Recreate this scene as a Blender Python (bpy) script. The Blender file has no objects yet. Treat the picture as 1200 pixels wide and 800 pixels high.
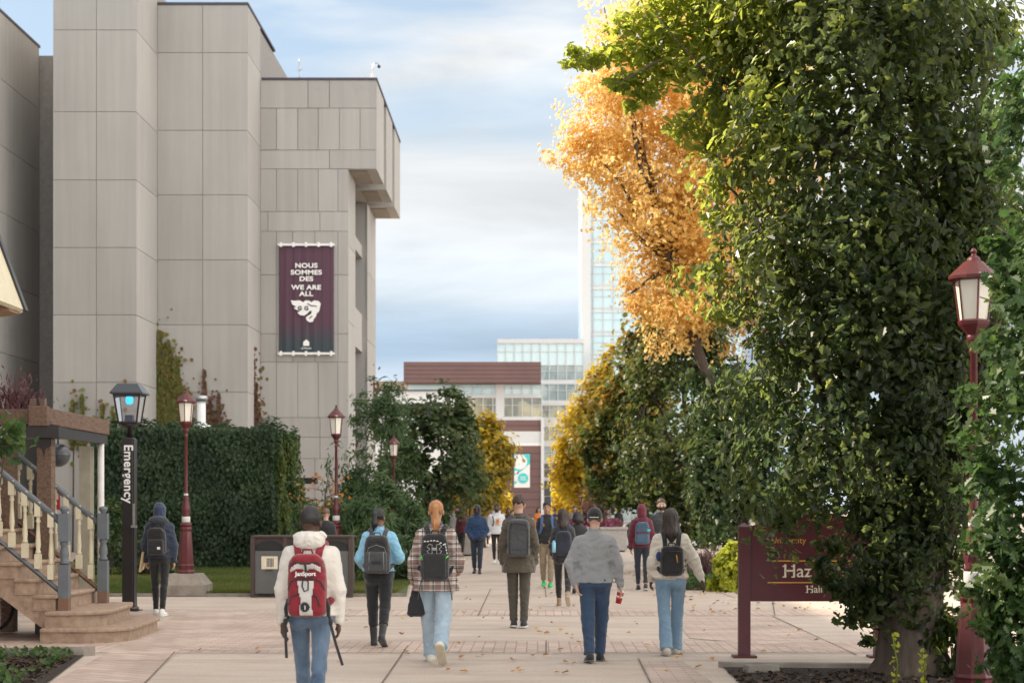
import bpy, math, random
import numpy as np
from mathutils import Vector, Matrix
R = math.radians
PI = math.pi
scene = bpy.context.scene
col = scene.collection
rng = np.random.default_rng(7)
random.seed(7)

# ------------------------------------------------------------------ camera
FPX, VX, HY, CZ = 2000.0, 630.0, 597.0, 1.65
cam = bpy.data.cameras.new("camera")
cam_o = bpy.data.objects.new("camera", cam)
col.objects.link(cam_o)
cam_o.location = (0, 0, CZ)
cam_o.rotation_euler = (R(90), 0, 0)
cam.sensor_width = 36
cam.lens = 60
cam.shift_x = (600 - VX) / 1200
cam.shift_y = (HY - 400) / 1200
cam.clip_start = 0.1
cam.clip_end = 4000
cam.dof.use_dof = True
cam.dof.focus_distance = 18.0
cam.dof.aperture_fstop = 3.2
scene.camera = cam_o

# ------------------------------------------------------------------ light
SUN_EL, SUN_AZ = 38.0, -70.0      # azimuth: to the left of straight ahead, behind the concrete building
w = bpy.data.worlds.new("World")
scene.world = w
w.use_nodes = True
nt = w.node_tree
for n in list(nt.nodes):
    nt.nodes.remove(n)
def N(t, kind, **kw):
    n = t.nodes.new(kind)
    for a, b in kw.items():
        if a.startswith('i_'):
            key = a[2:]
            key = int(key) if key.isdigit() else key.replace('_', ' ')
            n.inputs[key].default_value = b
        else:
            setattr(n, a, b)
    return n
def L(t, a, ao, b, bi):
    t.links.new(a.outputs[ao], b.inputs[bi])
wo = N(nt, 'ShaderNodeOutputWorld')
sky = N(nt, 'ShaderNodeTexSky', sky_type='NISHITA', sun_disc=False)
sky.sun_elevation = R(SUN_EL)
sky.sun_rotation = R(SUN_AZ)
sky.air_density = 1.0
sky.dust_density = 0.6
bg1 = N(nt, 'ShaderNodeBackground', i_Strength=0.05)
L(nt, sky, 0, bg1, 0)
tc = N(nt, 'ShaderNodeTexCoord')
mp = N(nt, 'ShaderNodeMapping')
mp.inputs['Scale'].default_value = (1.0, 1.0, 4.2)
mp.inputs['Location'].default_value = (0.35, 0.0, 0.12)
L(nt, tc, 'Generated', mp, 0)
n1 = N(nt, 'ShaderNodeTexNoise', i_Scale=2.6, i_Detail=9.0, i_Roughness=0.52, i_Distortion=0.25)
L(nt, mp, 0, n1, 'Vector')
n2 = N(nt, 'ShaderNodeTexNoise', i_Scale=1.7, i_Detail=6.0, i_Roughness=0.5)
mp2 = N(nt, 'ShaderNodeMapping')
mp2.inputs['Scale'].default_value = (1.0, 1.0, 9.0)
mp2.inputs['Location'].default_value = (3.1, 1.0, 0.4)
L(nt, tc, 'Generated', mp2, 0)
L(nt, mp2, 0, n2, 'Vector')
sep = N(nt, 'ShaderNodeSeparateXYZ')
L(nt, tc, 'Generated', sep, 0)
# cloud colour: white above, blue-grey undersides low over the horizon
cr = N(nt, 'ShaderNodeValToRGB')
e = cr.color_ramp.elements
e[0].position = 0.0;  e[0].color = (0.50, 0.55, 0.60, 1)
e[1].position = 0.30; e[1].color = (0.72, 0.71, 0.70, 1)
for p, c in ((0.045, (0.46, 0.53, 0.60, 1)), (0.075, (0.29, 0.38, 0.48, 1)), (0.102, (0.37, 0.46, 0.55, 1)), (0.125, (0.54, 0.59, 0.63, 1)), (0.165, (0.62, 0.635, 0.65, 1)), (0.205, (0.60, 0.63, 0.65, 1))):
    q = e.new(p); q.color = c
addz = N(nt, 'ShaderNodeMath', operation='MULTIPLY_ADD')
sub = N(nt, 'ShaderNodeMath', operation='SUBTRACT', i_1=0.5)
L(nt, n2, 'Fac', sub, 0)
L(nt, sub, 0, addz, 0); addz.inputs[1].default_value = 0.16
L(nt, sep, 'Z', addz, 2)
L(nt, addz, 0, cr, 0)
# coverage: full low down, broken higher up
cov = N(nt, 'ShaderNodeValToRGB')
e = cov.color_ramp.elements
e[0].position = 0.49; e[0].color = (0, 0, 0, 1)
e[1].position = 0.66; e[1].color = (1, 1, 1, 1)
L(nt, n1, 'Fac', cov, 0)
low = N(nt, 'ShaderNodeMapRange')
low.inputs['From Min'].default_value = 0.215
low.inputs['From Max'].default_value = 0.185
L(nt, addz, 0, low, 'Value')
mx = N(nt, 'ShaderNodeMath', operation='MAXIMUM')
L(nt, cov, 0, mx, 0); L(nt, low, 0, mx, 1)
skyblue = N(nt, 'ShaderNodeBackground', i_Strength=1.0)
skyblue.inputs[0].default_value = (0.24, 0.285, 0.315, 1)
addb = N(nt, 'ShaderNodeAddShader')
L(nt, bg1, 0, addb, 0); L(nt, skyblue, 0, addb, 1)
cb = N(nt, 'ShaderNodeBackground', i_Strength=1.0)
# cloud body: soft light and dark, and the unseen sky behind and overhead boosted warm as added fill light
n3 = N(nt, 'ShaderNodeTexNoise', i_Scale=4.5, i_Detail=8.0, i_Roughness=0.55, i_Distortion=0.4)
L(nt, mp, 0, n3, 'Vector')
m3 = N(nt, 'ShaderNodeMapRange')
for i_, v_ in ((1, .32), (2, .62), (3, .76), (4, 1.08)): m3.inputs[i_].default_value = v_
L(nt, n3, 'Fac', m3, 0)
dt = N(nt, 'ShaderNodeVectorMath', operation='DOT_PRODUCT'); dt.inputs[1].default_value = (0.52, -0.46, 0.72)
L(nt, tc, 'Generated', dt, 0)
gr = N(nt, 'ShaderNodeValToRGB')
gr.color_ramp.elements[0].position = .05; gr.color_ramp.elements[0].color = (1, 1, 1, 1)
gr.color_ramp.elements[1].position = .95; gr.color_ramp.elements[1].color = (8.0, 7.1, 6.1, 1)
L(nt, dt, 'Value', gr, 0)
v1 = N(nt, 'ShaderNodeVectorMath', operation='MULTIPLY'); L(nt, cr, 0, v1, 0); L(nt, gr, 0, v1, 1)
v2 = N(nt, 'ShaderNodeVectorMath', operation='SCALE'); L(nt, v1, 0, v2, 0); L(nt, m3, 0, v2, 'Scale')
L(nt, v2, 0, cb, 0)
ms = N(nt, 'ShaderNodeMixShader')
L(nt, mx, 0, ms, 0); L(nt, addb, 0, ms, 1); L(nt, cb, 0, ms, 2)
L(nt, ms, 0, wo, 0)

sl = bpy.data.lights.new("sun", 'SUN')
sl.energy = 5.0
sl.angle = R(0.7)
sl.color = (1.0, 0.87, 0.70)
so = bpy.data.objects.new("sun", sl)
col.objects.link(so)
sd = Vector((math.sin(R(SUN_AZ)) * math.cos(R(SUN_EL)), math.cos(R(SUN_AZ)) * math.cos(R(SUN_EL)), math.sin(R(SUN_EL))))
so.rotation_euler = sd.to_track_quat('Z', 'Y').to_euler()
so.location = (30, 30, 40)
scene.view_settings.view_transform = 'Standard'
scene.view_settings.look = 'None'
scene.view_settings.exposure = 0.62
scene.view_settings.gamma = 1
scene.view_settings.use_curve_mapping = False
scene.cycles.use_denoising = True
scene.cycles.max_bounces = 8
scene.cycles.diffuse_bounces = 4
scene.cycles.transparent_max_bounces = 8
scene.cycles.caustics_reflective = False
scene.cycles.caustics_refractive = False

# ------------------------------------------------------------------ helpers
def P(px, py, s):
    return Vector(((px - VX) / s, FPX / s, CZ - (py - HY) / s))
def GX(px, s): return (px - VX) / s
def GZ(py, s): return CZ - (py - HY) / s
def sg(py): return (py - HY) / CZ            # scale of a ground point seen at picture row py

def mat(name, c, rough=0.7, var=0.12, scale=6.0, bump=0.0, bscale=40.0, metal=0.0, c2=None, emit=0.0, trans=0.0, spec=0.5, stretch=None, ecol=None, sheen=0.0):
    m = bpy.data.materials.new(name)
    m.use_nodes = True
    t = m.node_tree
    b = t.nodes['Principled BSDF']
    b.inputs['Roughness'].default_value = rough
    b.inputs['Metallic'].default_value = metal
    b.inputs['Specular IOR Level'].default_value = spec
    if sheen: b.inputs['Sheen Weight'].default_value = sheen
    tcn = N(t, 'ShaderNodeTexCoord')
    mpn = N(t, 'ShaderNodeMapping')
    if stretch: mpn.inputs['Scale'].default_value = stretch
    L(t, tcn, 'Object', mpn, 0)
    no = N(t, 'ShaderNodeTexNoise', i_Scale=scale, i_Detail=6.0, i_Roughness=0.6)
    L(t, mpn, 0, no, 'Vector')
    r = N(t, 'ShaderNodeValToRGB')
    c = tuple(c[:3])
    d = tuple(c2[:3]) if c2 else tuple(max(0, v * (1 - var)) for v in c)
    u = c if c2 else tuple(min(1, v * (1 + var)) for v in c)
    r.color_ramp.elements[0].position = 0.3; r.color_ramp.elements[0].color = d + (1,)
    r.color_ramp.elements[1].position = 0.7; r.color_ramp.elements[1].color = u + (1,)
    L(t, no, 'Fac', r, 0)
    L(t, r, 0, b, 'Base Color')
    if bump:
        nb = N(t, 'ShaderNodeTexNoise', i_Scale=bscale, i_Detail=4.0)
        L(t, mpn, 0, nb, 'Vector')
        bn = N(t, 'ShaderNodeBump', i_Strength=bump, i_Distance=0.02)
        L(t, nb, 'Fac', bn, 'Height')
        L(t, bn, 0, b, 'Normal')
    if emit:
        b.inputs['Emission Color'].default_value = tuple(ecol or c) + (1,)
        b.inputs['Emission Strength'].default_value = emit
    return m

def tag(o, label=None, cat=None, group=None, kind=None):
    if label: o['label'] = label
    if cat: o['category'] = cat
    if group: o['group'] = group
    if kind: o['kind'] = kind
    return o
def empty(name, loc, label, cat, group=None, rz=0):
    o = bpy.data.objects.new(name, None)
    o.empty_display_size = 0.2
    col.objects.link(o)
    o.location = loc
    o.rotation_euler = (0, 0, rz)
    return tag(o, label, cat, group)

def link_mesh(name, me, m=None, parent=None, smooth=False):
    o = bpy.data.objects.new(name, me)
    col.objects.link(o)
    if m:
        for q in (m if isinstance(m, (list, tuple)) else [m]):
            me.materials.append(q)
    if smooth:
        me.polygons.foreach_set('use_smooth', [True] * len(me.polygons))
    if parent: o.parent = parent
    return o

def np_mesh(name, V, Q, fattr=None):
    """V (n,3), Q (m,k) all faces the same size"""
    me = bpy.data.meshes.new(name)
    V = np.asarray(V, np.float32); Q = np.asarray(Q, np.int32)
    m, k = Q.shape
    me.vertices.add(len(V)); me.vertices.foreach_set('co', V.ravel())
    me.loops.add(m * k); me.loops.foreach_set('vertex_index', Q.ravel())
    me.polygons.add(m)
    me.polygons.foreach_set('loop_start', np.arange(0, m * k, k, dtype=np.int32))
    me.polygons.foreach_set('loop_total', np.full(m, k, np.int32))
    me.update(calc_edges=True)
    if fattr:
        for nme, arr in fattr.items():
            a = me.attributes.new(nme, 'FLOAT', 'FACE')
            a.data.foreach_set('value', np.asarray(arr, np.float32))
    return me

class MB:
    def __init__(s, off=(0, 0, 0)):
        s.v = []; s.f = []; s.sm = []; s.off = Vector(off)
    def add(s, V, F, smooth=False):
        n = len(s.v)
        s.v += [tuple(Vector(p) - s.off) for p in V]
        s.f += [tuple(i + n for i in f) for f in F]
        s.sm += [smooth] * len(F)
        return s
    def box(s, x0, x1, y0, y1, z0, z1):
        V = [(x, y, z) for x in (x0, x1) for y in (y0, y1) for z in (z0, z1)]
        return s.add(V, [(0, 1, 3, 2), (4, 6, 7, 5), (0, 4, 5, 1), (2, 3, 7, 6), (0, 2, 6, 4), (1, 5, 7, 3)])
    def prism(s, poly, y0, y1, axis='y'):
        """poly in (x,z) extruded along y, or (x,y) along z, or (y,z) along x"""
        n = len(poly)
        def mk(p, t):
            return (p[0], t, p[1]) if axis == 'y' else ((p[0], p[1], t) if axis == 'z' else (t, p[0], p[1]))
        V = [mk(p, y0) for p in poly] + [mk(p, y1) for p in poly]
        F = [tuple(range(n)), tuple(range(2 * n - 1, n - 1, -1))] + [(i, i + n, (i + 1) % n + n, (i + 1) % n) for i in range(n)]
        return s.add(V, F)
    def lathe(s, prof, cx, cy, seg=16, z0=0, rot=0, smooth=True):
        V = []; F = []
        for r, z in prof:
            for k in range(seg):
                a = rot + 2 * PI * k / seg
                V.append((cx + r * math.cos(a), cy + r * math.sin(a), z0 + z))
        for i in range(len(prof) - 1):
            for k in range(seg):
                k2 = (k + 1) % seg
                F.append((i * seg + k, i * seg + k2, (i + 1) * seg + k2, (i + 1) * seg + k))
        F.append(tuple(range(seg - 1, -1, -1)))
        F.append(tuple((len(prof) - 1) * seg + k for k in range(seg)))
        return s.add(V, F, smooth)
    def tube(s, pts, rad, seg=8, smooth=True, flat=None):
        pts = [Vector(p) for p in pts]
        n = len(pts)
        rad = rad if isinstance(rad, (list, tuple)) else [rad] * n
        V = []; F = []
        up = Vector((0, 0, 1))
        prev = None
        for i in range(n):
            d = (pts[min(i + 1, n - 1)] - pts[max(i - 1, 0)]).normalized()
            if prev is None:
                a = d.cross(up)
                if a.length < 1e-3: a = d.cross(Vector((1, 0, 0)))
            else:
                a = prev - d * prev.dot(d)
            a.normalize(); prev = a
            b = d.cross(a)
            for k in range(seg):
                t = 2 * PI * k / seg
                V.append(pts[i] + a * math.cos(t) * rad[i] + b * math.sin(t) * rad[i] * (flat or 1))
        for i in range(n - 1):
            for k in range(seg):
                k2 = (k + 1) % seg
                F.append((i * seg + k, (i + 1) * seg + k, (i + 1) * seg + k2, i * seg + k2))
        F.append(tuple(range(seg))); F.append(tuple((n - 1) * seg + k for k in range(seg - 1, -1, -1)))
        return s.add(V, F, smooth)
    def strap(s, pts, nrm, wd, th):
        """flat band: nrm = outward normal for each point"""
        pts = [Vector(p) for p in pts]; n = len(pts); V = []; F = []
        for i in range(n):
            d = (pts[min(i + 1, n - 1)] - pts[max(i - 1, 0)]).normalized()
            nn = Vector(nrm[i]); nn = (nn - d * nn.dot(d)).normalized()
            a = d.cross(nn)
            for sx, sy in ((-1, 0), (-.8, 1), (.8, 1), (1, 0)):
                V.append(pts[i] + a * sx * wd / 2 + nn * sy * th)
        for i in range(n - 1):
            for k in range(4):
                k2 = (k + 1) % 4
                F.append((i * 4 + k, i * 4 + k2, (i + 1) * 4 + k2, (i + 1) * 4 + k))
        F.append((3, 2, 1, 0)); F.append(tuple((n - 1) * 4 + k for k in range(4)))
        return s.add(V, F)
    def sphere(s, c, r, seg=16, rings=10, sc=(1, 1, 1)):
        V = []; F = []
        for i in range(rings + 1):
            a = PI * i / rings
            for k in range(seg):
                b = 2 * PI * k / seg
                V.append((c[0] + r * sc[0] * math.sin(a) * math.cos(b), c[1] + r * sc[1] * math.sin(a) * math.sin(b), c[2] + r * sc[2] * math.cos(a)))
        for i in range(rings):
            for k in range(seg):
                k2 = (k + 1) % seg
                F.append((i * seg + k, (i + 1) * seg + k, (i + 1) * seg + k2, i * seg + k2))
        return s.add(V, F, True)
    def build(s, name, m=None, parent=None, bevel=0):
        me = bpy.data.meshes.new(name)
        me.from_pydata(s.v, [], s.f)
        me.polygons.foreach_set('use_smooth', s.sm)
        me.update()
        o = link_mesh(name, me, m, parent)
        if bevel:
            b = o.modifiers.new('bevel', 'BEVEL'); b.width = bevel; b.segments = 2; b.limit_method = 'ANGLE'; b.angle_limit = R(40)
        return o

def text(body, size, loc, m, parent=None, rot=(PI / 2, 0, 0), name='lettering', bold=0.0, depth=0.002, align='CENTER', sx=1.0, space=1.0):
    cu = bpy.data.curves.new(name, 'FONT')
    cu.body = body; cu.size = size; cu.align_x = align; cu.align_y = 'CENTER'
    cu.extrude = depth; cu.offset = bold; cu.space_line = 0.85; cu.space_character = space
    tmp = bpy.data.objects.new(name, cu)
    col.objects.link(tmp)
    dg = bpy.context.evaluated_depsgraph_get()
    me = bpy.data.meshes.new_from_object(tmp.evaluated_get(dg))
    col.objects.unlink(tmp); bpy.data.objects.remove(tmp)
    o = link_mesh(name, me, None, parent)
    me.materials.clear(); me.materials.append(m)
    o.location = loc; o.rotation_euler = rot; o.scale = (sx, 1, 1)
    return o

# value noise on arrays
_lat = rng.random((32, 32, 32)).astype(np.float32)
def vnoise(x, y, z):
    xi = np.floor(x); yi = np.floor(y); zi = np.floor(z)
    fx = x - xi; fy = y - yi; fz = z - zi
    fx = fx * fx * (3 - 2 * fx); fy = fy * fy * (3 - 2 * fy); fz = fz * fz * (3 - 2 * fz)
    xi = xi.astype(int); yi = yi.astype(int); zi = zi.astype(int)
    def g(a, b, c): return _lat[(xi + a) & 31, (yi + b) & 31, (zi + c) & 31]
    c00 = g(0, 0, 0) * (1 - fx) + g(1, 0, 0) * fx
    c10 = g(0, 1, 0) * (1 - fx) + g(1, 1, 0) * fx
    c01 = g(0, 0, 1) * (1 - fx) + g(1, 0, 1) * fx
    c11 = g(0, 1, 1) * (1 - fx) + g(1, 1, 1) * fx
    return (c00 * (1 - fy) + c10 * fy) * (1 - fz) + (c01 * (1 - fy) + c11 * fy) * fz

def nets(f, lo, hi, h):
    """naive surface nets of the signed distance f(X,Y,Z) in the box lo..hi"""
    ax = [np.arange(lo[i], hi[i] + h, h, dtype=np.float32) for i in range(3)]
    X, Y, Z = np.meshgrid(*ax, indexing='ij')
    F = f(X, Y, Z).astype(np.float32)
    F[0] = np.maximum(F[0], 1e-3); F[-1] = np.maximum(F[-1], 1e-3)
    F[:, 0] = np.maximum(F[:, 0], 1e-3); F[:, -1] = np.maximum(F[:, -1], 1e-3)
    F[:, :, 0] = np.maximum(F[:, :, 0], 1e-3); F[:, :, -1] = np.maximum(F[:, :, -1], 1e-3)
    S = F < 0
    nx, ny, nz = F.shape
    cnt = np.zeros((nx - 1, ny - 1, nz - 1), np.int32)
    acc = np.zeros((nx - 1, ny - 1, nz - 1, 3), np.float32)
    def sl_(o): return tuple(slice(o[i], (F.shape[i] - 1 + o[i])) for i in range(3))
    corners = [(a, b, c) for a in (0, 1) for b in (0, 1) for c in (0, 1)]
    for c0 in corners:
        for d in range(3):
            if c0[d]: continue
            c1 = list(c0); c1[d] = 1
            A = F[sl_(c0)]; B = F[sl_(c1)]
            m = (A < 0) != (B < 0)
            t = np.where(m, A / np.where(m, A - B, 1), 0)
            cnt += m
            for q in range(3):
                acc[..., q] += np.where(m, (c0[q] + (t if q == d else 0)), 0)
    act = cnt > 0
    idx = np.full(cnt.shape, -1, np.int64)
    idx[act] = np.arange(act.sum())
    ii = np.argwhere(act)
    V = (acc[act] / cnt[act][:, None] + ii) * h + np.array(lo, np.float32)
    Q = []
    for d in range(3):
        u, v = (d + 1) % 3, (d + 2) % 3
        s0 = [slice(None)] * 3; s1 = [slice(None)] * 3
        s0[d] = slice(0, -1); s1[d] = slice(1, None)
        ch = S[tuple(s0)] != S[tuple(s1)]
        inside = S[tuple(s0)]
        e_ = np.argwhere(ch)
        ok = (e_[:, u] > 0) & (e_[:, v] > 0) & (e_[:, u] < F.shape[u] - 1) & (e_[:, v] < F.shape[v] - 1)
        e_ = e_[ok]
        ins = inside[tuple(e_.T)]
        def at(du, dv):
            q = e_.copy(); q[:, u] += du; q[:, v] += dv
            return idx[tuple(q.T)]
        q4 = np.stack([at(-1, -1), at(0, -1), at(0, 0), at(-1, 0)], 1)
        q4[~ins] = q4[~ins][:, ::-1]
        Q.append(q4)
    Q = np.concatenate(Q) if Q else np.zeros((0, 4), int)
    Q = Q[(Q >= 0).all(1)]
    return V, Q

def sdf_obj(name, fs, m, parent=None, relax=1):
    """fs: list of (f, lo, hi, h) joined into one mesh"""
    Vs = []; Qs = []; n = 0
    for f, lo, hi, h in fs:
        V, Q = nets(f, lo, hi, h)
        for _ in range(relax):
            A = np.zeros_like(V); C = np.zeros(len(V))
            for a, b in ((0, 1), (1, 2), (2, 3), (3, 0)):
                np.add.at(A, Q[:, a], V[Q[:, b]]); np.add.at(C, Q[:, a], 1)
                np.add.at(A, Q[:, b], V[Q[:, a]]); np.add.at(C, Q[:, b], 1)
            V = V * 0.5 + 0.5 * A / np.maximum(C, 1)[:, None]
        Vs.append(V); Qs.append(Q + n); n += len(V)
    me = np_mesh(name, np.concatenate(Vs), np.concatenate(Qs))
    return link_mesh(name, me, m, parent, smooth=True)

def cone(X, Y, Z, a, b, ra, rb):
    a = np.array(a, np.float32); b = np.array(b, np.float32); d = b - a
    px, py, pz = X - a[0], Y - a[1], Z - a[2]
    t = np.clip((px * d[0] + py * d[1] + pz * d[2]) / max(float(d @ d), 1e-9), 0, 1)
    return np.sqrt((px - t * d[0]) ** 2 + (py - t * d[1]) ** 2 + (pz - t * d[2]) ** 2) - (ra + (rb - ra) * t)
def ell(X, Y, Z, c, r):
    k = np.sqrt(((X - c[0]) / r[0]) ** 2 + ((Y - c[1]) / r[1]) ** 2 + ((Z - c[2]) / r[2]) ** 2)
    return (k - 1) * min(r)
def rbox(X, Y, Z, c, hx, r):
    qx = np.abs(X - c[0]) - hx[0] + r; qy = np.abs(Y - c[1]) - hx[1] + r; qz = np.abs(Z - c[2]) - hx[2] + r
    return np.sqrt(np.maximum(qx, 0) ** 2 + np.maximum(qy, 0) ** 2 + np.maximum(qz, 0) ** 2) + np.minimum(np.maximum(qx, np.maximum(qy, qz)), 0) - r
def smin(a, b, k):
    h = np.clip(0.5 + 0.5 * (b - a) / k, 0, 1)
    return b + (a - b) * h - k * h * (1 - h)
# ------------------------------------------------------------------ materials
M = {}
M['concrete'] = mat('concrete', (0.40, 0.383, 0.362), 0.85, scale=0.35, c2=(0.345, 0.335, 0.32), bump=0.25, bscale=30, stretch=(1, 1, .5))
def panel_tones(m):
    t = m.node_tree; b = t.nodes['Principled BSDF']; src = b.inputs['Base Color'].links[0].from_socket
    ge = N(t, 'ShaderNodeNewGeometry'); mr = N(t, 'ShaderNodeMapRange'); mr.inputs[3].default_value = .93; mr.inputs[4].default_value = 1.05
    L(t, ge, 'Random Per Island', mr, 0)
    tcn = N(t, 'ShaderNodeTexCoord'); mpn = N(t, 'ShaderNodeMapping'); mpn.inputs['Scale'].default_value = (2.2, 2.2, .07)
    L(t, tcn, 'Object', mpn, 0); st = N(t, 'ShaderNodeTexNoise', i_Scale=1.6, i_Detail=7.0, i_Roughness=.7); L(t, mpn, 0, st, 'Vector')
    m2 = N(t, 'ShaderNodeMapRange'); m2.inputs[1].default_value = .3; m2.inputs[2].default_value = .7; m2.inputs[3].default_value = .91; m2.inputs[4].default_value = 1.04
    L(t, st, 'Fac', m2, 0)
    vo = N(t, 'ShaderNodeTexNoise', i_Scale=.16, i_Detail=6.0, i_Roughness=.75); L(t, tcn, 'Object', vo, 'Vector')
    m4 = N(t, 'ShaderNodeMapRange'); m4.inputs[1].default_value = .62; m4.inputs[2].default_value = .72; m4.inputs[3].default_value = 1; m4.inputs[4].default_value = .80
    L(t, vo, 'Fac', m4, 0)
    a = N(t, 'ShaderNodeMath', operation='MULTIPLY'); L(t, mr, 0, a, 0); L(t, m2, 0, a, 1)
    a2 = N(t, 'ShaderNodeMath', operation='MULTIPLY'); L(t, a, 0, a2, 0); L(t, m4, 0, a2, 1)
    v = N(t, 'ShaderNodeVectorMath', operation='SCALE'); t.links.new(src, v.inputs[0]); L(t, a2, 0, v, 'Scale')
    L(t, v, 0, b, 'Base Color')
M['concrete_core'] = mat('concrete_core', (0.28, 0.265, 0.25), 0.9)
panel_tones(M['concrete'])
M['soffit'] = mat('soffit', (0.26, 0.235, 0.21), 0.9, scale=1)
M['coping'] = mat('coping', (0.05, 0.04, 0.06), 0.5)
M['glass_dark'] = mat('glass_dark', (0.03, 0.035, 0.04), 0.12, spec=0.8)
M['brown_clad'] = mat('brown_clad', (0.16, 0.085, 0.075), 0.6, var=.1, scale=.3)
M['white_panel'] = mat('white_panel', (0.62, 0.63, 0.63), 0.6, var=.05)
M['cream'] = mat('cream', (0.62, 0.56, 0.40), 0.5, var=.08)
M['grey_paint'] = mat('grey_paint', (0.115, 0.13, 0.145), 0.5, var=.12)
M['rust'] = mat('rust', (0.17, 0.13, 0.11), 0.8, c2=(0.20, 0.075, 0.03), scale=14)
M['stone_step'] = mat('stone_step', (0.40, 0.29, 0.21), 0.85, c2=(0.24, 0.165, 0.115), scale=11, bump=.12, bscale=60)
M['red_paint'] = mat('red_paint', (0.125, 0.020, 0.023), 0.42, c2=(0.085, 0.018, 0.020), scale=7, bump=.15, bscale=30)
M['red_sign'] = mat('red_sign', (0.085, 0.014, 0.020), 0.42, var=.08)
M['gold'] = mat('gold', (0.62, 0.32, 0.05), 0.5)
M['sign_cream'] = mat('sign_cream', (0.70, 0.62, 0.48), 0.6)
M['white_ring'] = mat('white_ring', (0.62, 0.60, 0.58), 0.5)
M['lamp_glass'] = mat('lamp_glass', (0.80, 0.76, 0.66), 0.35, var=.04)
M['black_paint'] = mat('black_paint', (0.022, 0.020, 0.020), 0.35, var=.2)
M['roof_steel'] = mat('roof_steel', (0.06, 0.065, 0.075), 0.3, var=.1)
M['blue_lamp'] = mat('blue_lamp', (0.02, 0.45, 0.95), 0.3, emit=1.6, ecol=(0.02, 0.42, 0.95))
M['blue_box'] = mat('blue_box', (0.01, 0.10, 0.42), 0.4)
M['white'] = mat('white', (0.78, 0.78, 0.77), 0.5, var=.04)
M['text_white'] = mat('text_white', (0.82, 0.82, 0.80), 0.6, var=.02)
M['timber'] = mat('timber', (0.20, 0.125, 0.085), 0.85, c2=(0.085, 0.055, 0.042), scale=5, bump=.4, stretch=(6, 1, 6))
M['bin_brown'] = mat('bin_brown', (0.062, 0.040, 0.034), 0.55, var=.12)
M['bin_grey'] = mat('bin_grey', (0.105, 0.105, 0.105), 0.6, var=.1)
M['black'] = mat('black', (0.012, 0.012, 0.012), 0.6)
M['banner'] = mat('banner', (0.080, 0.030, 0.052), 0.7, var=.12, scale=1)
M['banner_grey'] = mat('banner_grey', (0.045, 0.055, 0.062), 0.7, var=.1)
M['teal'] = mat('teal', (0.03, 0.50, 0.50), 0.6, c2=(0.06, .62, .60))
M['plinth'] = mat('plinth', (0.34, 0.30, 0.255), 0.9, c2=(0.20, 0.175, 0.15), scale=4, bump=.4)
M['soil'] = mat('soil', (0.045, 0.030, 0.022), 1.0, c2=(0.018, 0.012, 0.010), scale=40, bump=1.0, bscale=60)
M['lawn'] = mat('lawn', (0.10, 0.115, 0.03), 1.0, c2=(0.045, 0.065, 0.015), scale=1.2)
M['bark'] = mat('bark', (0.105, 0.080, 0.062), 0.95, c2=(0.045, 0.033, 0.026), scale=9, bump=1.0, bscale=22, stretch=(1, 1, .22))
M['twig'] = mat('twig', (0.07, 0.05, 0.04), 0.9)
M['planter'] = mat('planter', (0.36, 0.335, 0.31), 0.9, bump=.2)
M['car_paint'] = mat('car_paint', (0.025, 0.045, 0.055), 0.2, var=.05, metal=.3)
M['car_glass'] = mat('car_glass', (0.12, 0.19, 0.21), 0.06, spec=1)
M['rubber'] = mat('rubber', (0.015, 0.015, 0.015), 0.8)
M['steel'] = mat('steel', (0.45, 0.45, 0.46), 0.35, metal=.8)

def glass_facade(name, c1, c2, sc, rough=.12, dark=.0):
    """curtain wall glazing: a soft wavy reflection is painted into the tint"""
    m = bpy.data.materials.new(name); m.use_nodes = True
    t = m.node_tree; b = t.nodes['Principled BSDF']
    tcn = N(t, 'ShaderNodeTexCoord')
    br = N(t, 'ShaderNodeTexNoise', i_Scale=sc, i_Detail=3.0, i_Distortion=1.2)
    mpn = N(t, 'ShaderNodeMapping'); mpn.inputs['Scale'].default_value = (1, 1, .55)
    L(t, tcn, 'Object', mpn, 0); L(t, mpn, 0, br, 'Vector')
    r = N(t, 'ShaderNodeValToRGB')
    r.color_ramp.elements[0].position = .38; r.color_ramp.elements[0].color = c1 + (1,)
    r.color_ramp.elements[1].position = .6; r.color_ramp.elements[1].color = c2 + (1,)
    L(t, br, 'Fac', r, 0); L(t, r, 0, b, 'Base Color')
    b.inputs['Roughness'].default_value = rough
    b.inputs['Specular IOR Level'].default_value = 0.8
    return m
M['glass_pale'] = glass_facade('glass_pale', (0.42, 0.60, 0.63), (0.56, 0.70, 0.71), .12)
M['glass_tower'] = glass_facade('glass_tower', (0.40, 0.56, 0.62), (0.52, 0.68, 0.72), .05)
M['glass_gold_reflect'] = glass_facade('glass_gold_reflect', (0.13, 0.13, 0.09), (0.42, 0.38, 0.22), .5)  # reflection of yellow trees painted into the glass colour
M['glass_mix'] = glass_facade('glass_mix', (0.16, 0.22, 0.22), (0.42, 0.48, 0.46), .35)

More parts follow.
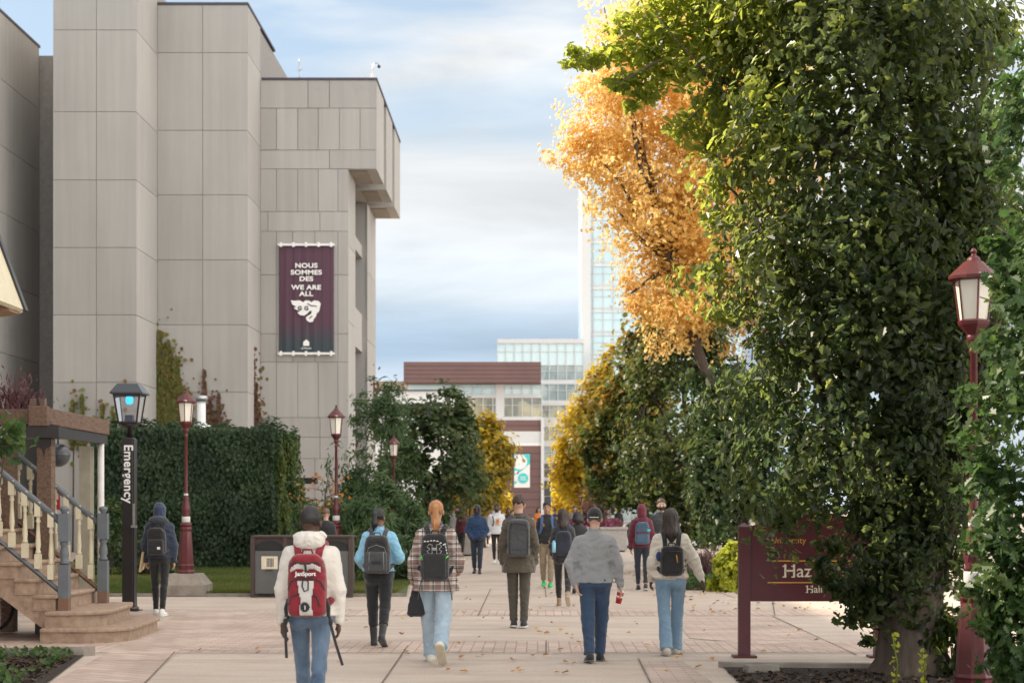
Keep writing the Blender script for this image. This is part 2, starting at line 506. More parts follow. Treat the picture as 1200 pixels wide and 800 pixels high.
def leaf_mat(name, cs, trans=.35, rough=.45, tcol=None, tv=2.6, tsat=1.05):
    """cs: colours along the per-leaf value; leaf tint varies by leaf and by clump"""
    m = bpy.data.materials.new(name); m.use_nodes = True
    t = m.node_tree; b = t.nodes['Principled BSDF']; out = t.nodes['Material Output']
    a = N(t, 'ShaderNodeAttribute', attribute_name='tint')
    r = N(t, 'ShaderNodeValToRGB')
    el = r.color_ramp.elements
    el[0].position = 0; el[0].color = cs[0] + (1,)
    el[1].position = 1; el[1].color = cs[-1] + (1,)
    for i, c in enumerate(cs[1:-1]):
        q = el.new((i + 1) / (len(cs) - 1)); q.color = c + (1,)
    L(t, a, 'Fac', r, 0); L(t, r, 0, b, 'Base Color')
    b.inputs['Roughness'].default_value = rough
    b.inputs['Specular IOR Level'].default_value = .35
    tr = N(t, 'ShaderNodeBsdfTranslucent')
    hs = N(t, 'ShaderNodeHueSaturation', i_Value=tv, i_Saturation=tsat)
    if tcol: hs.inputs['Hue'].default_value = tcol
    L(t, r, 0, hs, 'Color'); L(t, hs, 0, tr, 0)
    mxs = N(t, 'ShaderNodeMixShader', i_0=trans)
    L(t, b, 0, mxs, 1); L(t, tr, 0, mxs, 2); L(t, mxs, 0, out, 0)
    return m
LM = {}
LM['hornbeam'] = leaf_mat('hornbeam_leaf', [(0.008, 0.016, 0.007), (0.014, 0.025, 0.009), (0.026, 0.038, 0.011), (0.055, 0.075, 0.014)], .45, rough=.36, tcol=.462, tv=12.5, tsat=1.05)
LM['oak'] = leaf_mat('oak_leaf', [(0.030, 0.065, 0.022), (0.055, 0.10, 0.030), (0.085, 0.13, 0.035)], .35, .4)
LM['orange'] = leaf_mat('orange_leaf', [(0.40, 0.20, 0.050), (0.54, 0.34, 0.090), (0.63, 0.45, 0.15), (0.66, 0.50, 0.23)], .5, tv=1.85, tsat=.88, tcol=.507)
LM['yellow'] = leaf_mat('yellow_leaf', [(0.08, 0.085, 0.015), (0.24, 0.18, 0.02), (0.46, 0.32, 0.03), (0.56, 0.44, 0.05)], .4, tv=1.5)
LM['mixed'] = leaf_mat('turning_leaf', [(0.028, 0.052, 0.018), (0.060, 0.085, 0.024), (0.12, 0.12, 0.028), (0.28, 0.15, 0.03)], .35)
LM['dark'] = leaf_mat('dark_leaf', [(0.024, 0.046, 0.020), (0.045, 0.075, 0.026), (0.085, 0.11, 0.034)], .3)
LM['cedar'] = leaf_mat('cedar_leaf', [(0.030, 0.060, 0.028), (0.065, 0.11, 0.045), (0.12, 0.17, 0.07)], .3)
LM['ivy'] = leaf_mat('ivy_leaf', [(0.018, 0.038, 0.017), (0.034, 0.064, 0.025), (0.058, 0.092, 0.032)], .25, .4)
LM['ivy_lit_side'] = leaf_mat('ivy_lit_side_leaf', [(0.04, 0.07, 0.018), (0.07, 0.10, 0.022), (0.12, 0.13, 0.025)], .3)  # lit right side of the ivy wall, its brightness painted as lighter leaves
LM['vine'] = leaf_mat('vine_leaf', [(0.07, 0.11, 0.03), (0.12, 0.15, 0.035), (0.17, 0.15, 0.04), (0.16, 0.06, 0.03)], .3)
LM['redvine'] = leaf_mat('redvine_leaf', [(0.10, 0.045, 0.035), (0.14, 0.06, 0.045), (0.12, 0.11, 0.045)], .3)
LM['gold_shrub'] = leaf_mat('gold_shrub_leaf', [(0.17, 0.20, 0.02), (0.30, 0.32, 0.03), (0.40, 0.40, 0.05)], .35)
LM['purple'] = leaf_mat('purple_leaf', [(0.08, 0.03, 0.04), (0.15, 0.07, 0.07), (0.28, 0.17, 0.14)], .25)
LM['pink'] = leaf_mat('pink_petal', [(0.05, 0.07, 0.02), (0.30, 0.04, 0.14), (0.06, 0.07, 0.02)], .25)
LM['fallen'] = leaf_mat('fallen_leaf', [(0.30, 0.13, 0.03), (0.50, 0.27, 0.06), (0.22, 0.10, 0.04)], .1)
LM['grass'] = leaf_mat('grass_blade', [(0.045, 0.075, 0.015), (0.09, 0.12, 0.025), (0.19, 0.16, 0.05)], .3)

# leaf outlines: (x across, y along) unit leaf, stem at y=0
def _sym(half):
    return [(-x, y) for x, y in half]
LEAF = {
 'oval': [(0, 0), (.26, .22), (.33, .52), (.18, .82), (0, 1)],
 'oak': [(0, 0), (.10, .18), (.26, .26), (.16, .40), (.38, .52), (.22, .62), (.34, .80), (.12, .88), (0, 1)],
 'maple': [(0, 0), (.30, .05), (.26, .22), (.52, .40), (.26, .46), (.32, .78), (.12, .68), (0, 1)],
 'lobed': [(0, 0), (.24, .16), (.20, .34), (.36, .50), (.20, .66), (.20, .84), (0, 1)],
 'rhomb': [(0, 0), (.32, .5), (0, 1)],
 'needle': [(0, 0), (.12, .45), (0, 1)],
}
def leaf_mesh(name, C, Nn, D, size, tint, kind='oval', fold=.25):
    """C centres (n,3), Nn normals, D tip directions, size (n,)"""
    half = LEAF[kind]
    n = len(C); k = len(half)
    Nn = Nn / np.linalg.norm(Nn, axis=1, keepdims=True)
    D = D - (D * Nn).sum(1, keepdims=True) * Nn
    D /= np.maximum(np.linalg.norm(D, axis=1, keepdims=True), 1e-6)
    S = np.cross(D, Nn)
    V = []
    for sgn in (1, -1):
        for x, y in half:
            curl = -0.25 * (y - .5) ** 2
            V.append(C + size[:, None] * (S * (x * sgn) + D * (y - .5) + Nn * (abs(x) * fold + curl)))
    V = np.stack(V, 1)                       # n, 2k, 3
    base = np.arange(n)[:, None] * (2 * k)
    q1 = base + np.arange(k)[None, :]
    q2 = base + k + np.arange(k)[None, ::-1]
    Q = np.concatenate([q1, q2], 0)
    return np_mesh(name, V.reshape(-1, 3), Q, {'tint': np.concatenate([tint, tint])})

def unit(n):
    v = rng.normal(size=(n, 3)); return v / np.linalg.norm(v, axis=1, keepdims=True)

def crown_points(blobs, n_cl, per, rc, shell=.72, up=.5, flat=.8, bias=None):
    """clumps of leaves spread through the outer volume of a set of ellipsoids"""
    B = np.array(blobs, float)
    area = (B[:, 3] * B[:, 4] + B[:, 4] * B[:, 5] + B[:, 3] * B[:, 5])
    pick = rng.choice(len(B), n_cl, p=area / area.sum())
    d = unit(n_cl)
    rr = shell + (1.10 - shell) * rng.random(n_cl) ** .8 + np.where(rng.random(n_cl) < .16, rng.random(n_cl) * .30, 0)
    cc = B[pick, :3] + d * B[pick, 3:6] * rr[:, None]
    # drop clumps buried deep in another blob
    keep = np.ones(n_cl, bool)
    for b in B:
        q = (((cc - b[:3]) / b[3:6]) ** 2).sum(1)
        keep &= q > (shell * .8) ** 2
    cc = cc[keep]; d = d[keep]
    m = len(cc)
    ctint = np.clip(rng.normal(.5, .2, m), 0, 1)
    idx = np.repeat(np.arange(m), per)
    off = unit(len(idx)) * (rng.random(len(idx)) ** .5)[:, None]
    rcs = rc * rng.uniform(.6, 1.4, m)
    off = off * rcs[idx][:, None]; off[:, 2] *= flat
    C = cc[idx] + off
    Nn = d[idx] * .9 + off / rc * .5 + unit(len(idx)) * .75 + np.array([0, 0, up])
    tint = ctint[idx] + rng.normal(0, .17, len(idx))
    return C, Nn, tint

def crown(name, parent, blobs, n_cl, per, rc, size, m, kind='oval', shell=.72, up=.5, droop=.4, flat=.8, tintf=None, extra=None, fold=.25, sat=16, keepf=None, gaps=.40):
    B0 = list(blobs); blobs = list(blobs)
    for i in range(sat):                       # small outlying lobes break the outline
        b = B0[rng.integers(len(B0))]; u = unit(1)[0]; u[2] = abs(u[2]) * (1 if rng.random() < .75 else -1)
        r_ = rng.uniform(.22, .45) * min(b[3], b[5])
        blobs.append((b[0] + u[0] * b[3] * 1.0, b[1] + u[1] * b[4] * .9, b[2] + u[2] * b[5] * 1.0, r_ * .7, r_ * .7, r_ * 1.6))
    C, Nn, tint = crown_points(blobs, n_cl, per, rc, shell, up, flat)
    if gaps:
        fq = .42 / rc
        kp = vnoise(C[:, 0] * fq, C[:, 1] * fq, C[:, 2] * fq * .7) + rng.normal(0, .05, len(C)) > gaps
        C, Nn, tint = C[kp], Nn[kp], tint[kp]
    if extra is not None:
        C = np.concatenate([C, extra[0]]); Nn = np.concatenate([Nn, extra[1]]); tint = np.concatenate([tint, extra[2]])
    if tintf is not None: tint = tintf(C, tint)
    if keepf is not None:
        kp = keepf(C); C, Nn, tint = C[kp], Nn[kp], tint[kp]
    n = len(C)
    D = unit(n) + np.array([0, 0, -droop])
    me = leaf_mesh(name, C - np.array(parent.location), Nn, D, size * rng.uniform(.45, 1.45, n), np.clip(tint, 0, 1), kind, fold)
    return link_mesh(name, me, m, parent)

def branchy(mb, base, tips, r0, wob=.12, seg=7, n=6):
    base = Vector(base)
    for tp in tips:
        tp = Vector(tp)
        pts = []; rad = []
        for i in range(n + 1):
            t = i / n
            p = base.lerp(tp, t)
            j = wob * math.sin(PI * t) * (tp - base).length * .3
            pts.append(p + Vector((random.uniform(-j, j), random.uniform(-j, j), random.uniform(-j, j) * .3 + math.sin(PI * t) * -.05)))
            rad.append(r0 * (1 - .85 * t))
        mb.tube(pts, rad, seg)

def tree(name, base, blobs, label, cat, m, n_cl, per, rc, size, kind='oval', trunk_r=.12, split=.35, group=None, sub=7, **kw):
    root = empty(name, base, label, cat, group)
    B = np.array(blobs, float)
    top = B[:, 2].max()
    mid = Vector((B[:, 0].mean(), B[:, 1].mean(), base[2] + (top - base[2]) * split))
    mb = MB(off=base)
    mb.tube([Vector(base) - Vector((0, 0, .1)), Vector(base) + Vector((0, 0, .15)), Vector(base).lerp(mid, .5), mid], [trunk_r * 1.5, trunk_r * 1.05, trunk_r * .9, trunk_r * .7], 12)
    tips = []
    for i in range(sub):
        b = blobs[i % len(blobs)]
        u = unit(1)[0] * .6
        tips.append((b[0] + u[0] * b[3], b[1] + u[1] * b[4], b[2] + abs(u[2]) * b[5]))
    branchy(mb, mid, tips, trunk_r * .55)
    mb.build('trunk', M['bark'], root)
    crown('crown', root, blobs, n_cl, per, rc, size, m, kind, **kw)
    return root

def pxblob(px, py, rx, ry, s, dy=0.0, ryd=None):
    p = P(px, py, s)
    return (p.x, p.y + dy, p.z, rx / s, (ryd if ryd else rx) / s, ry / s)

# ------------------------------------------------------------------ ground
def ground_mat():
    m = bpy.data.materials.new('paving'); m.use_nodes = True
    t = m.node_tree; b = t.nodes['Principled BSDF']
    tcn = N(t, 'ShaderNodeTexCoord')
    big = N(t, 'ShaderNodeTexNoise', i_Scale=.6, i_Detail=9.0, i_Roughness=.7); L(t, tcn, 'Object', big, 'Vector')
    mps = N(t, 'ShaderNodeMapping'); mps.inputs['Scale'].default_value = (.35, 1.6, 1)
    L(t, tcn, 'Object', mps, 0)
    st = N(t, 'ShaderNodeTexNoise', i_Scale=1.3, i_Detail=8.0, i_Roughness=.65); L(t, mps, 0, st, 'Vector')
    fine = N(t, 'ShaderNodeTexNoise', i_Scale=45.0, i_Detail=4.0); L(t, tcn, 'Object', fine, 'Vector')
    r = N(t, 'ShaderNodeValToRGB')
    r.color_ramp.elements[0].position = .3; r.color_ramp.elements[0].color = (0.385, 0.30, 0.235, 1)
    r.color_ramp.elements[1].position = .7; r.color_ramp.elements[1].color = (0.62, 0.53, 0.45, 1)
    mixn = N(t, 'ShaderNodeMath', operation='MULTIPLY_ADD', i_1=.55)
    L(t, st, 'Fac', mixn, 0)
    h2 = N(t, 'ShaderNodeMath', operation='MULTIPLY', i_1=.45); L(t, big, 'Fac', h2, 0); L(t, h2, 0, mixn, 2)
    L(t, mixn, 0, r, 0)
    mul = N(t, 'ShaderNodeMix', data_type='RGBA', blend_type='MULTIPLY'); mul.inputs[0].default_value = .35
    fr = N(t, 'ShaderNodeMapRange'); fr.inputs[1].default_value = .3; fr.inputs[2].default_value = .7; fr.inputs[3].default_value = .5; fr.inputs[4].default_value = 1.12
    L(t, fine, 'Fac', fr, 0)
    L(t, r, 0, mul, 6); L(t, fr, 0, mul, 7)
    # rare dark spots (gum, drips)
    vo = N(t, 'ShaderNodeTexVoronoi', i_Scale=1.6); L(t, tcn, 'Object', vo, 'Vector')
    sp = N(t, 'ShaderNodeMapRange'); sp.inputs[1].default_value = .02; sp.inputs[2].default_value = .035; sp.inputs[3].default_value = .55; sp.inputs[4].default_value = 1
    L(t, vo, 'Distance', sp, 0)
    mul2 = N(t, 'ShaderNodeMix', data_type='RGBA', blend_type='MULTIPLY'); mul2.inputs[0].default_value = 1
    L(t, mul, 2, mul2, 6); L(t, sp, 0, mul2, 7)
    L(t, mul2, 2, b, 'Base Color')
    b.inputs['Roughness'].default_value = .8
    bn = N(t, 'ShaderNodeBump', i_Strength=.25, i_Distance=.01); L(t, fine, 'Fac', bn, 'Height'); L(t, bn, 0, b, 'Normal')
    return m
M['paving'] = ground_mat()

def brick_mat(name, rot=0.0, bw=.30, bh=.12, c1=(0.44, 0.335, 0.275), c2=(0.54, 0.43, 0.36)):
    m = bpy.data.materials.new(name); m.use_nodes = True
    t = m.node_tree; b = t.nodes['Principled BSDF']
    tcn = N(t, 'ShaderNodeTexCoord'); mpn = N(t, 'ShaderNodeMapping'); mpn.inputs['Rotation'].default_value = (0, 0, rot)
    L(t, tcn, 'Object', mpn, 0)
    br = N(t, 'ShaderNodeTexBrick', i_Scale=1.0)
    br.inputs['Brick Width'].default_value = bw; br.inputs['Row Height'].default_value = bh
    br.inputs['Mortar Size'].default_value = .008; br.inputs['Mortar Smooth'].default_value = .3
    br.inputs['Color1'].default_value = c1 + (1,); br.inputs['Color2'].default_value = c2 + (1,)
    br.inputs['Mortar'].default_value = (0.33, 0.23, 0.18, 1)
    L(t, mpn, 0, br, 'Vector')
    no = N(t, 'ShaderNodeTexNoise', i_Scale=.9, i_Detail=6.0); L(t, tcn, 'Object', no, 'Vector')
    mr = N(t, 'ShaderNodeMapRange'); mr.inputs[1].default_value = .3; mr.inputs[2].default_value = .7; mr.inputs[3].default_value = .78; mr.inputs[4].default_value = 1.12
    L(t, no, 'Fac', mr, 0)
    mul = N(t, 'ShaderNodeMix', data_type='RGBA', blend_type='MULTIPLY'); mul.inputs[0].default_value = 1
    L(t, br, 0, mul, 6); L(t, mr, 0, mul, 7); L(t, mul, 2, b, 'Base Color')
    b.inputs['Roughness'].default_value = .85
    bn = N(t, 'ShaderNodeBump', i_Strength=.4, i_Distance=.004, invert=True); L(t, br, 'Fac', bn, 'Height'); L(t, bn, 0, b, 'Normal')
    return m
M['bricks'] = brick_mat('brick_pavers')
M['bricks_diag'] = brick_mat('brick_pavers_diagonal', R(35), .34, .17)
M['bricks_cross'] = brick_mat('brick_pavers_cross', R(90), .30, .13)
M['joint'] = mat('joint', (0.19, 0.145, 0.12), .9, var=.4, scale=2)
M['far_ground'] = mat('far_ground', (0.30, 0.25, 0.21), .95, scale=.05)

def sheet(name, pts, z, m, kind='structure'):
    me = bpy.data.meshes.new(name)
    me.from_pydata([(x, y, z) for x, y in pts], [], [tuple(range(len(pts)))])
    me.update()
    if me.polygons[0].normal.z < 0: me.flip_normals()
    o = link_mesh(name, me, m)
    o['kind'] = kind
    return o
def gp(px, py):
    s = sg(py); return ((px - VX) / s, FPX / s)
sheet('ground', [(-900, -60), (900, -60), (900, 1500), (-900, 1500)], 0, M['far_ground'])
sheet('plaza_pavement', [(-12, 2), (12, 2), (12, 150), (-12, 150)], .004, M['paving'])
# joints between slabs and the brick bands
def line(mb, a, b, wd=.018, z=.012):
    a = Vector((a[0], a[1], 0)); b = Vector((b[0], b[1], 0))
    n = (b - a).normalized().cross(Vector((0, 0, 1))) * wd / 2
    mb.add([(a + n).to_tuple()[:2] + (z,), (b + n).to_tuple()[:2] + (z,), (b - n).to_tuple()[:2] + (z,), (a - n).to_tuple()[:2] + (z,)], [(3, 2, 1, 0)])
mbj = MB()
for py in (774, 766.5, 750.5, 722, 714.5, 699, 690, 681, 673, 664):
    s = sg(py); y = FPX / s
    line(mbj, (-11, y), (11, y), .010 + .0004 * y)
for a, b in (((440, 812), (478, 757)), ((748, 772), (768, 812)), ((795, 722), (778, 700)), ((560, 722), (575, 690)), ((640, 700), (636, 664)), ((700, 690), (684, 664)), ((500, 757), (520, 722)), ((640, 766), (640, 751)), ((905, 722), (1004, 768)), ((908, 722), (905, 700)), ((860, 700), (800, 680)), ((300, 766), (375, 722)), ((160, 811), (205, 764))):
    line(mbj, gp(*a), gp(*b), .02)
o = mbj.build('pavement_joints', M['joint']); o['kind'] = 'structure'
for nm, y0, y1 in (('a', 751.5, 765), ('b', 715, 721.5)):
    ya, yb = FPX / sg(y1), FPX / sg(y0)
    sheet('brick_band', [(-11, ya), (11, ya), (11, yb), (-11, yb)], .0085, M['bricks_cross'])
sheet('brick_band', [gp(50, 806), gp(158, 812), gp(207, 765), gp(300, 716), gp(216, 716)], .0105, M['bricks_diag'])
sheet('brick_band', [gp(208, 763), gp(300, 717), gp(400, 717), gp(372, 750.5), gp(330, 763)], .0125, M['bricks'])
sheet('brick_band', [gp(752, 774.5), gp(800, 774.5), gp(862, 820), gp(775, 820)], .0085, M['bricks'])
sheet('brick_band', [gp(790, 724), gp(905, 724), gp(1000, 765), gp(808, 748)], .0105, M['bricks'])
# lawn on the left, beyond the path
lawn_pts = [(-30, 32.5), (GX(478, 61), 32.5), (GX(480, 50), 40), (GX(500, 38), 53), (-30, 53)]
sheet('lawn', lawn_pts, .05, M['lawn'])
mb = MB(); mb.box(-30, GX(478, 61), 32.38, 32.5, 0, .06)
o = mb.build('lawn_kerb', M['plinth']); o['kind'] = 'structure'
n = 42000
gx = rng.uniform(-14, GX(480, 55), n); gy = 32.55 + (rng.random(n) ** 1.4) * 14
C = np.stack([gx, gy, np.full(n, .075)], 1)
Nn = np.stack([rng.normal(size=n) * .4, -np.ones(n), np.full(n, .3)], 1)
D = np.stack([rng.normal(size=n) * .35, rng.normal(size=n) * .35, np.ones(n)], 1)
tint = np.clip(vnoise(gx * .6, gy * .5, gx * 0) * .9 + rng.normal(0, .15, n), 0, 1)
o = link_mesh('grass', leaf_mesh('grass', C, Nn, D, rng.uniform(.05, .11, n), tint, 'needle'), LM['grass'])
tag(o, 'short green grass growing on the lawn by the ivy wall', 'grass', kind='stuff')
# planting bed lower left
bed = [gp(-120, 772), gp(98, 769), gp(38, 815), gp(-150, 830)]
sheet('soil_bed', bed, .020, M['soil'])
mb = MB()
p0, p1, p2 = bed[0], bed[1], bed[2]
mb.prism([(p0[0], p0[1]), (p1[0], p1[1]), (p1[0] + .1, p1[1] + .12), (p0[0], p0[1] + .12)], 0, .11, 'z')
o = mb.build('bed_kerb', M['plinth']); o['kind'] = 'structure'
n = 1500
q = rng.random((n, 2)); gx = -6.6 + q[:, 0] * 1.9; gy = 15.6 + q[:, 1] * 3.5
C = np.stack([gx, gy, .03 + rng.random(n) * .10], 1)
ok = (gx < -5.22 + (19.2 - gy) * .13) & (vnoise(gx * 3, gy * 2, gx * 0) > .42)
C = C[ok]; n = len(C)
o = link_mesh('ground_cover', leaf_mesh('ground_cover', C, unit(n) + [0, -.3, 1], unit(n), rng.uniform(.05, .1, n), rng.random(n), 'oval'), LM['oak'])
tag(o, 'low green ground cover in the soil bed at lower left', 'ground cover', kind='stuff')
# mulch bed lower right round the big tree
bx = [gp(848, 783), gp(1330, 788), (6.5, 9), (1.6, 9), gp(882, 815)]
sheet('mulch_bed', bx, .018, M['soil'])
mb = MB()
a, b = bx[0], bx[1]
mb.prism([(a[0], a[1]), (b[0], b[1]), (b[0], b[1] + .11), (a[0] - .05, a[1] + .11)], 0, .07, 'z')
mb.prism([(a[0] + .18, a[1] - .62), (a[0] + .5, a[1] - .58), (a[0] + .5, a[1] - .46), (a[0] + .14, a[1] - .48)], 0, .09, 'z')
o = mb.build('bed_kerb', M['plinth'], bevel=.01); o['kind'] = 'structure'
n = 6500
gx = rng.uniform(1.9, 6.5, n); gy = rng.uniform(11.5, 17.4, n)
gx[:2000] = rng.uniform(-6.6, -4.75, 2000); gy[:2000] = rng.uniform(15.6, 19.0, 2000)
kp = (gx > 0) | (gx < -5.17 + (19.2 - gy) * .145)
gx = gx[kp]; gy = gy[kp]; n = len(gx)
C = np.stack([gx, gy, np.full(n, .03)], 1)
o = link_mesh('mulch', leaf_mesh('mulch', C, unit(n) * .6 + [0, 0, 1], unit(n), rng.uniform(.03, .09, n), rng.random(n) * .7, 'rhomb'), leaf_mat('mulch_chip', [(0.03, 0.02, 0.015), (0.07, 0.045, 0.03), (0.15, 0.10, 0.06)], .02, .9))
tag(o, 'dark wood mulch covering the two planting beds in the foreground', 'mulch', kind='stuff')
# fallen leaves
n = 130
pyv = 640 + rng.random(n) ** .8 * 150; pxv = rng.normal(640, 150, n)
sgs = (pyv - HY) / CZ
C = np.stack([(pxv - VX) / sgs, FPX / sgs, np.full(n, .03)], 1)
k = 260
C2 = np.stack([rng.uniform(2.2, 5.5, k), rng.uniform(27, 45, k), np.full(k, .03)], 1)
C = np.concatenate([C, C2]); n = len(C)
o = link_mesh('fallen_leaves', leaf_mesh('fallen_leaves', C, unit(n) * .35 + [0, 0, 1], unit(n), rng.uniform(.05, .10, n), rng.random(n), 'maple'), LM['fallen'])
tag(o, 'scattered fallen autumn leaves lying on the pavement', 'leaves', kind='stuff')

# ------------------------------------------------------------------ concrete building
bld = empty('concrete_building', (-12, 80, 0), 'tall panelled concrete building with stepped pillars and an overhanging top corner', 'building')
OB = (-12, 80, 0)
GAP = .022
def front_panels(x0, x1, y, zs, cols, th=.05, name='wall', m='concrete'):
    """panels on a wall facing the camera; cols: list of x edges for each row (or one list)"""
    mb = MB(off=OB)
    for i in range(len(zs) - 1):
        xs = cols[i] if isinstance(cols[0], (list, tuple)) else cols
        for a, b in zip(xs[:-1], xs[1:]):
            mb.box(a + GAP / 2, b - GAP / 2, y, y + th, zs[i] + GAP / 2, zs[i + 1] - GAP / 2)
    return mb
def side_panels(mb, x, y0, y1, zs, ys=None, th=.05, sgn=1):
    ys = ys or [y0, y1]
    for i in range(len(zs) - 1):
        for a, b in zip(ys[:-1], ys[1:]):
            mb.box(min(x, x - sgn * th), max(x, x - sgn * th), a + GAP / 2, b - GAP / 2, zs[i] + GAP / 2, zs[i + 1] - GAP / 2)
    return mb
z1 = [0, 1.4, 4.0, 6.62, 9.25, 11.88, 14.52, 17.18, 20.37, 23.2]
S1, S2, S3 = 30.0, 28.41, 27.15
Y1, Y2, Y3 = FPX / S1, FPX / S2, FPX / S3
xa, xb, xc, xd = GX(62, S1), GX(159.5, S1), GX(290, S2), GX(408, S3)
core = MB(off=OB)
core.box(xa + .05, xb - .05, Y1 + .05, 82, 0, 23.15)
core.box(xb - 2, xc - .05, Y2 + .05, 84, 0, GZ(6, S2) - .05)
core.box(xc - 2, xd - .75, Y3 + .05, 86.0, 0, GZ(95, S3) - .05)
core.build('wall_core', M['concrete_core'], bld)
mb = front_panels(xa, xb, Y1, z1, [xa, GX(113, S1), xb]); side_panels(mb, xb, Y1 + .05, Y2, z1); mb.build('pillar', M['concrete'], bld)
zt2 = GZ(6, S2)
z2 = [0, 1.3, 3.9, 6.5] + [GZ(v, S2) for v in (380.5, 304.5, 228.5, 153, 62)] + [zt2]
mb = front_panels(xb, xc, Y2, z2, [xb, GX(237.5, S2), xc]); side_panels(mb, xc, Y2 + .05, Y3, z2); mb.build('pillar', M['concrete'], bld)
mb = MB(off=OB); mb.box(xb, xc + .04, Y2 - .04, Y3 + 4, zt2, zt2 + .1)
zt3 = GZ(94, S3)
mb.box(xc + .05, GX(441, S3) + .04, Y3 - .04, 86.3, zt3, zt3 + .1)
mb.build('roof_coping', M['coping'], bld)
# third block
g = lambda v: GX(v, S3)
zr = [0] + [GZ(v, S3) for v in (620, 586, 537, 512, 489, 424, 391, 322, 271, 248, 198)]
cA = [xc, g(324), g(343), g(369), g(396), xd]; cB = [xc, g(314), g(375), xd]; cC = [xc, g(324), g(349), g(373), g(396), xd]
mb = front_panels(xc, xd, Y3, zr, [cB, cA, cA, cB, cB, cC, cA, cA, cA, cB, cC])
zu = [GZ(v, S3) for v in (198, 176, 127, 94)]
xo = g(441)
mb2 = front_panels(xc, xo, Y3, zu, [[xc, g(386), xo], [xc, g(324), g(349), g(373), g(398), g(422), xo], [xc, g(361), g(386), xo]])
mb.v += mb2.v; 
nf = len(mb.v) - len(mb2.v)
mb.f += [tuple(i + nf for i in f) for f in mb2.f]; mb.sm += mb2.sm
zside = [0, 3.3, 6.6, 9.8, 13.1, zu[0]]
side_panels(mb, xd, Y3 + .05, 76.6, zside)
side_panels(mb, xd, 82.0, 86.2, zside)
mb.build('wall', M['concrete'], bld)
rc_ = MB(off=OB)
rc_.box(xd - .7, xd - .05, Y3 + .06, 76.55, 0, zu[0]); rc_.box(xd - .7, xd - .05, 82.05, 86.15, 0, zu[0])
rc_.box(xd - 1.0, xd - .75, 76.6, 82.0, 0, 20)                       # recessed wall
rc_.box(xd - .75, xd - .25, 76.6, 82.0, 9.2, 11.0)
rc_.box(xd - .75, xd - .25, 76.6, 82.0, 13.7, 14.3)
rc_.build('recess', M['concrete'], bld)
wm = MB(off=OB); wm.box(xd - .75, xd - .70, 76.7, 81.9, 11.02, 13.68); wm.build('window', M['glass_dark'], bld)
wm = MB(off=OB); wm.box(xd - .75, xd - .70, 76.7, 81.9, 5.0, 9.18); wm.build('window', M['glass_dark'], bld)
# overhanging fins
for (ya, yb) in ((Y3 + .05, 77.3), (78.5, 81.8), (83.0, 86.4)):
    f = MB(off=OB)
    side_panels(f, xo, ya, yb, [zu[0], zt3 - (0 if ya < 75 else 0)])
    f.box(xc if ya < 75 else xd - .8, xo - .05, ya, yb, zu[0] + .02, zt3 - .01)
    f.build('overhang', M['concrete'], bld)
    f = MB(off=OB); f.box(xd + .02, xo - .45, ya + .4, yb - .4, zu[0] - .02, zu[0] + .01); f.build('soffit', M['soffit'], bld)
f = MB(off=OB); f.box(xd - .8, xo - .5, 77.3, 83.0, zu[0] + .6, zt3 - .3); f.build('wall_core', M['concrete_core'], bld)
# wall on the far left, facing right, and the shaded slot beside the pillar
xw = -21.0
zl = [0, 2.2, 5.0, 7.8, 10.6, 13.3, 15.9, 18.5, 21.1]
mb = MB(off=OB); side_panels(mb, xw, 6, 71.9, zl, [6 + 4.4 * i for i in range(10)] + [50, 54.5, 59, 63.5, 67.5, 71.9]); mb.build('side_wall', M['concrete'], bld)  # near stretch, out of view, added so the wall shades the plaza
mb = MB(off=OB); mb.box(xw - 3, xw - .055, 6, 71.9, 0, 21.0); mb.build('wall_core', M['concrete_core'], bld)
mb = MB(off=OB); mb.box(xw - 1, xw + .03, 5.9, 72, 21.1, 21.2); mb.build('roof_coping', M['coping'], bld)
mb = front_panels(xw + .5, xa + 1, 72.0, [0, 2.2, 5, 7.8, 10.6, 13.3, 15.9, 18.5, 20.9], [xw + .55, xa + 1]); mb.build('wall', M['concrete'], bld)
mb = MB(off=OB); mb.box(xw - 3, xa + 1, 72.06, 76, 0, 20.8); mb.build('wall_core', M['concrete_core'], bld)

# rooftop details
an = empty('rooftop_antenna', (g(346), 75, zt3), 'thin antenna mast standing on the flat roof edge', 'antenna')
mb = MB(off=an.location); x, y, z = an.location
mb.tube([(x, y, z), (x, y, z + 1.25)], .025, 6); mb.build('mast', M['steel'], an)
mb = MB(off=an.location); mb.box(x - .10, x + .10, y - .03, y + .03, z + .78, z + .86); mb.build('crossbar', M['steel'], an)
sc_ = empty('roof_camera', (g(436), 74.2, zt3 + .1), 'small gooseneck security camera on the roof corner', 'security camera')
mb = MB(off=sc_.location); x, y, z = sc_.location
mb.tube([(x - .05, y, z), (x - .05, y, z + .35), (x + .02, y, z + .72), (x + .14, y, z + .80), (x + .24, y, z + .72)], .03, 6); mb.build('arm', M['steel'], sc_)
mb = MB(off=sc_.location); mb.prism([(x - .2, z), (x + .1, z), (x + .02, z + .3), (x - .12, z + .3)], y - .08, y + .08); mb.build('mount', M['white'], sc_)
mb = MB(off=sc_.location); mb.sphere((x + .25, y, z + .62), .075, 10, 8); mb.build('housing', M['car_paint'], sc_)

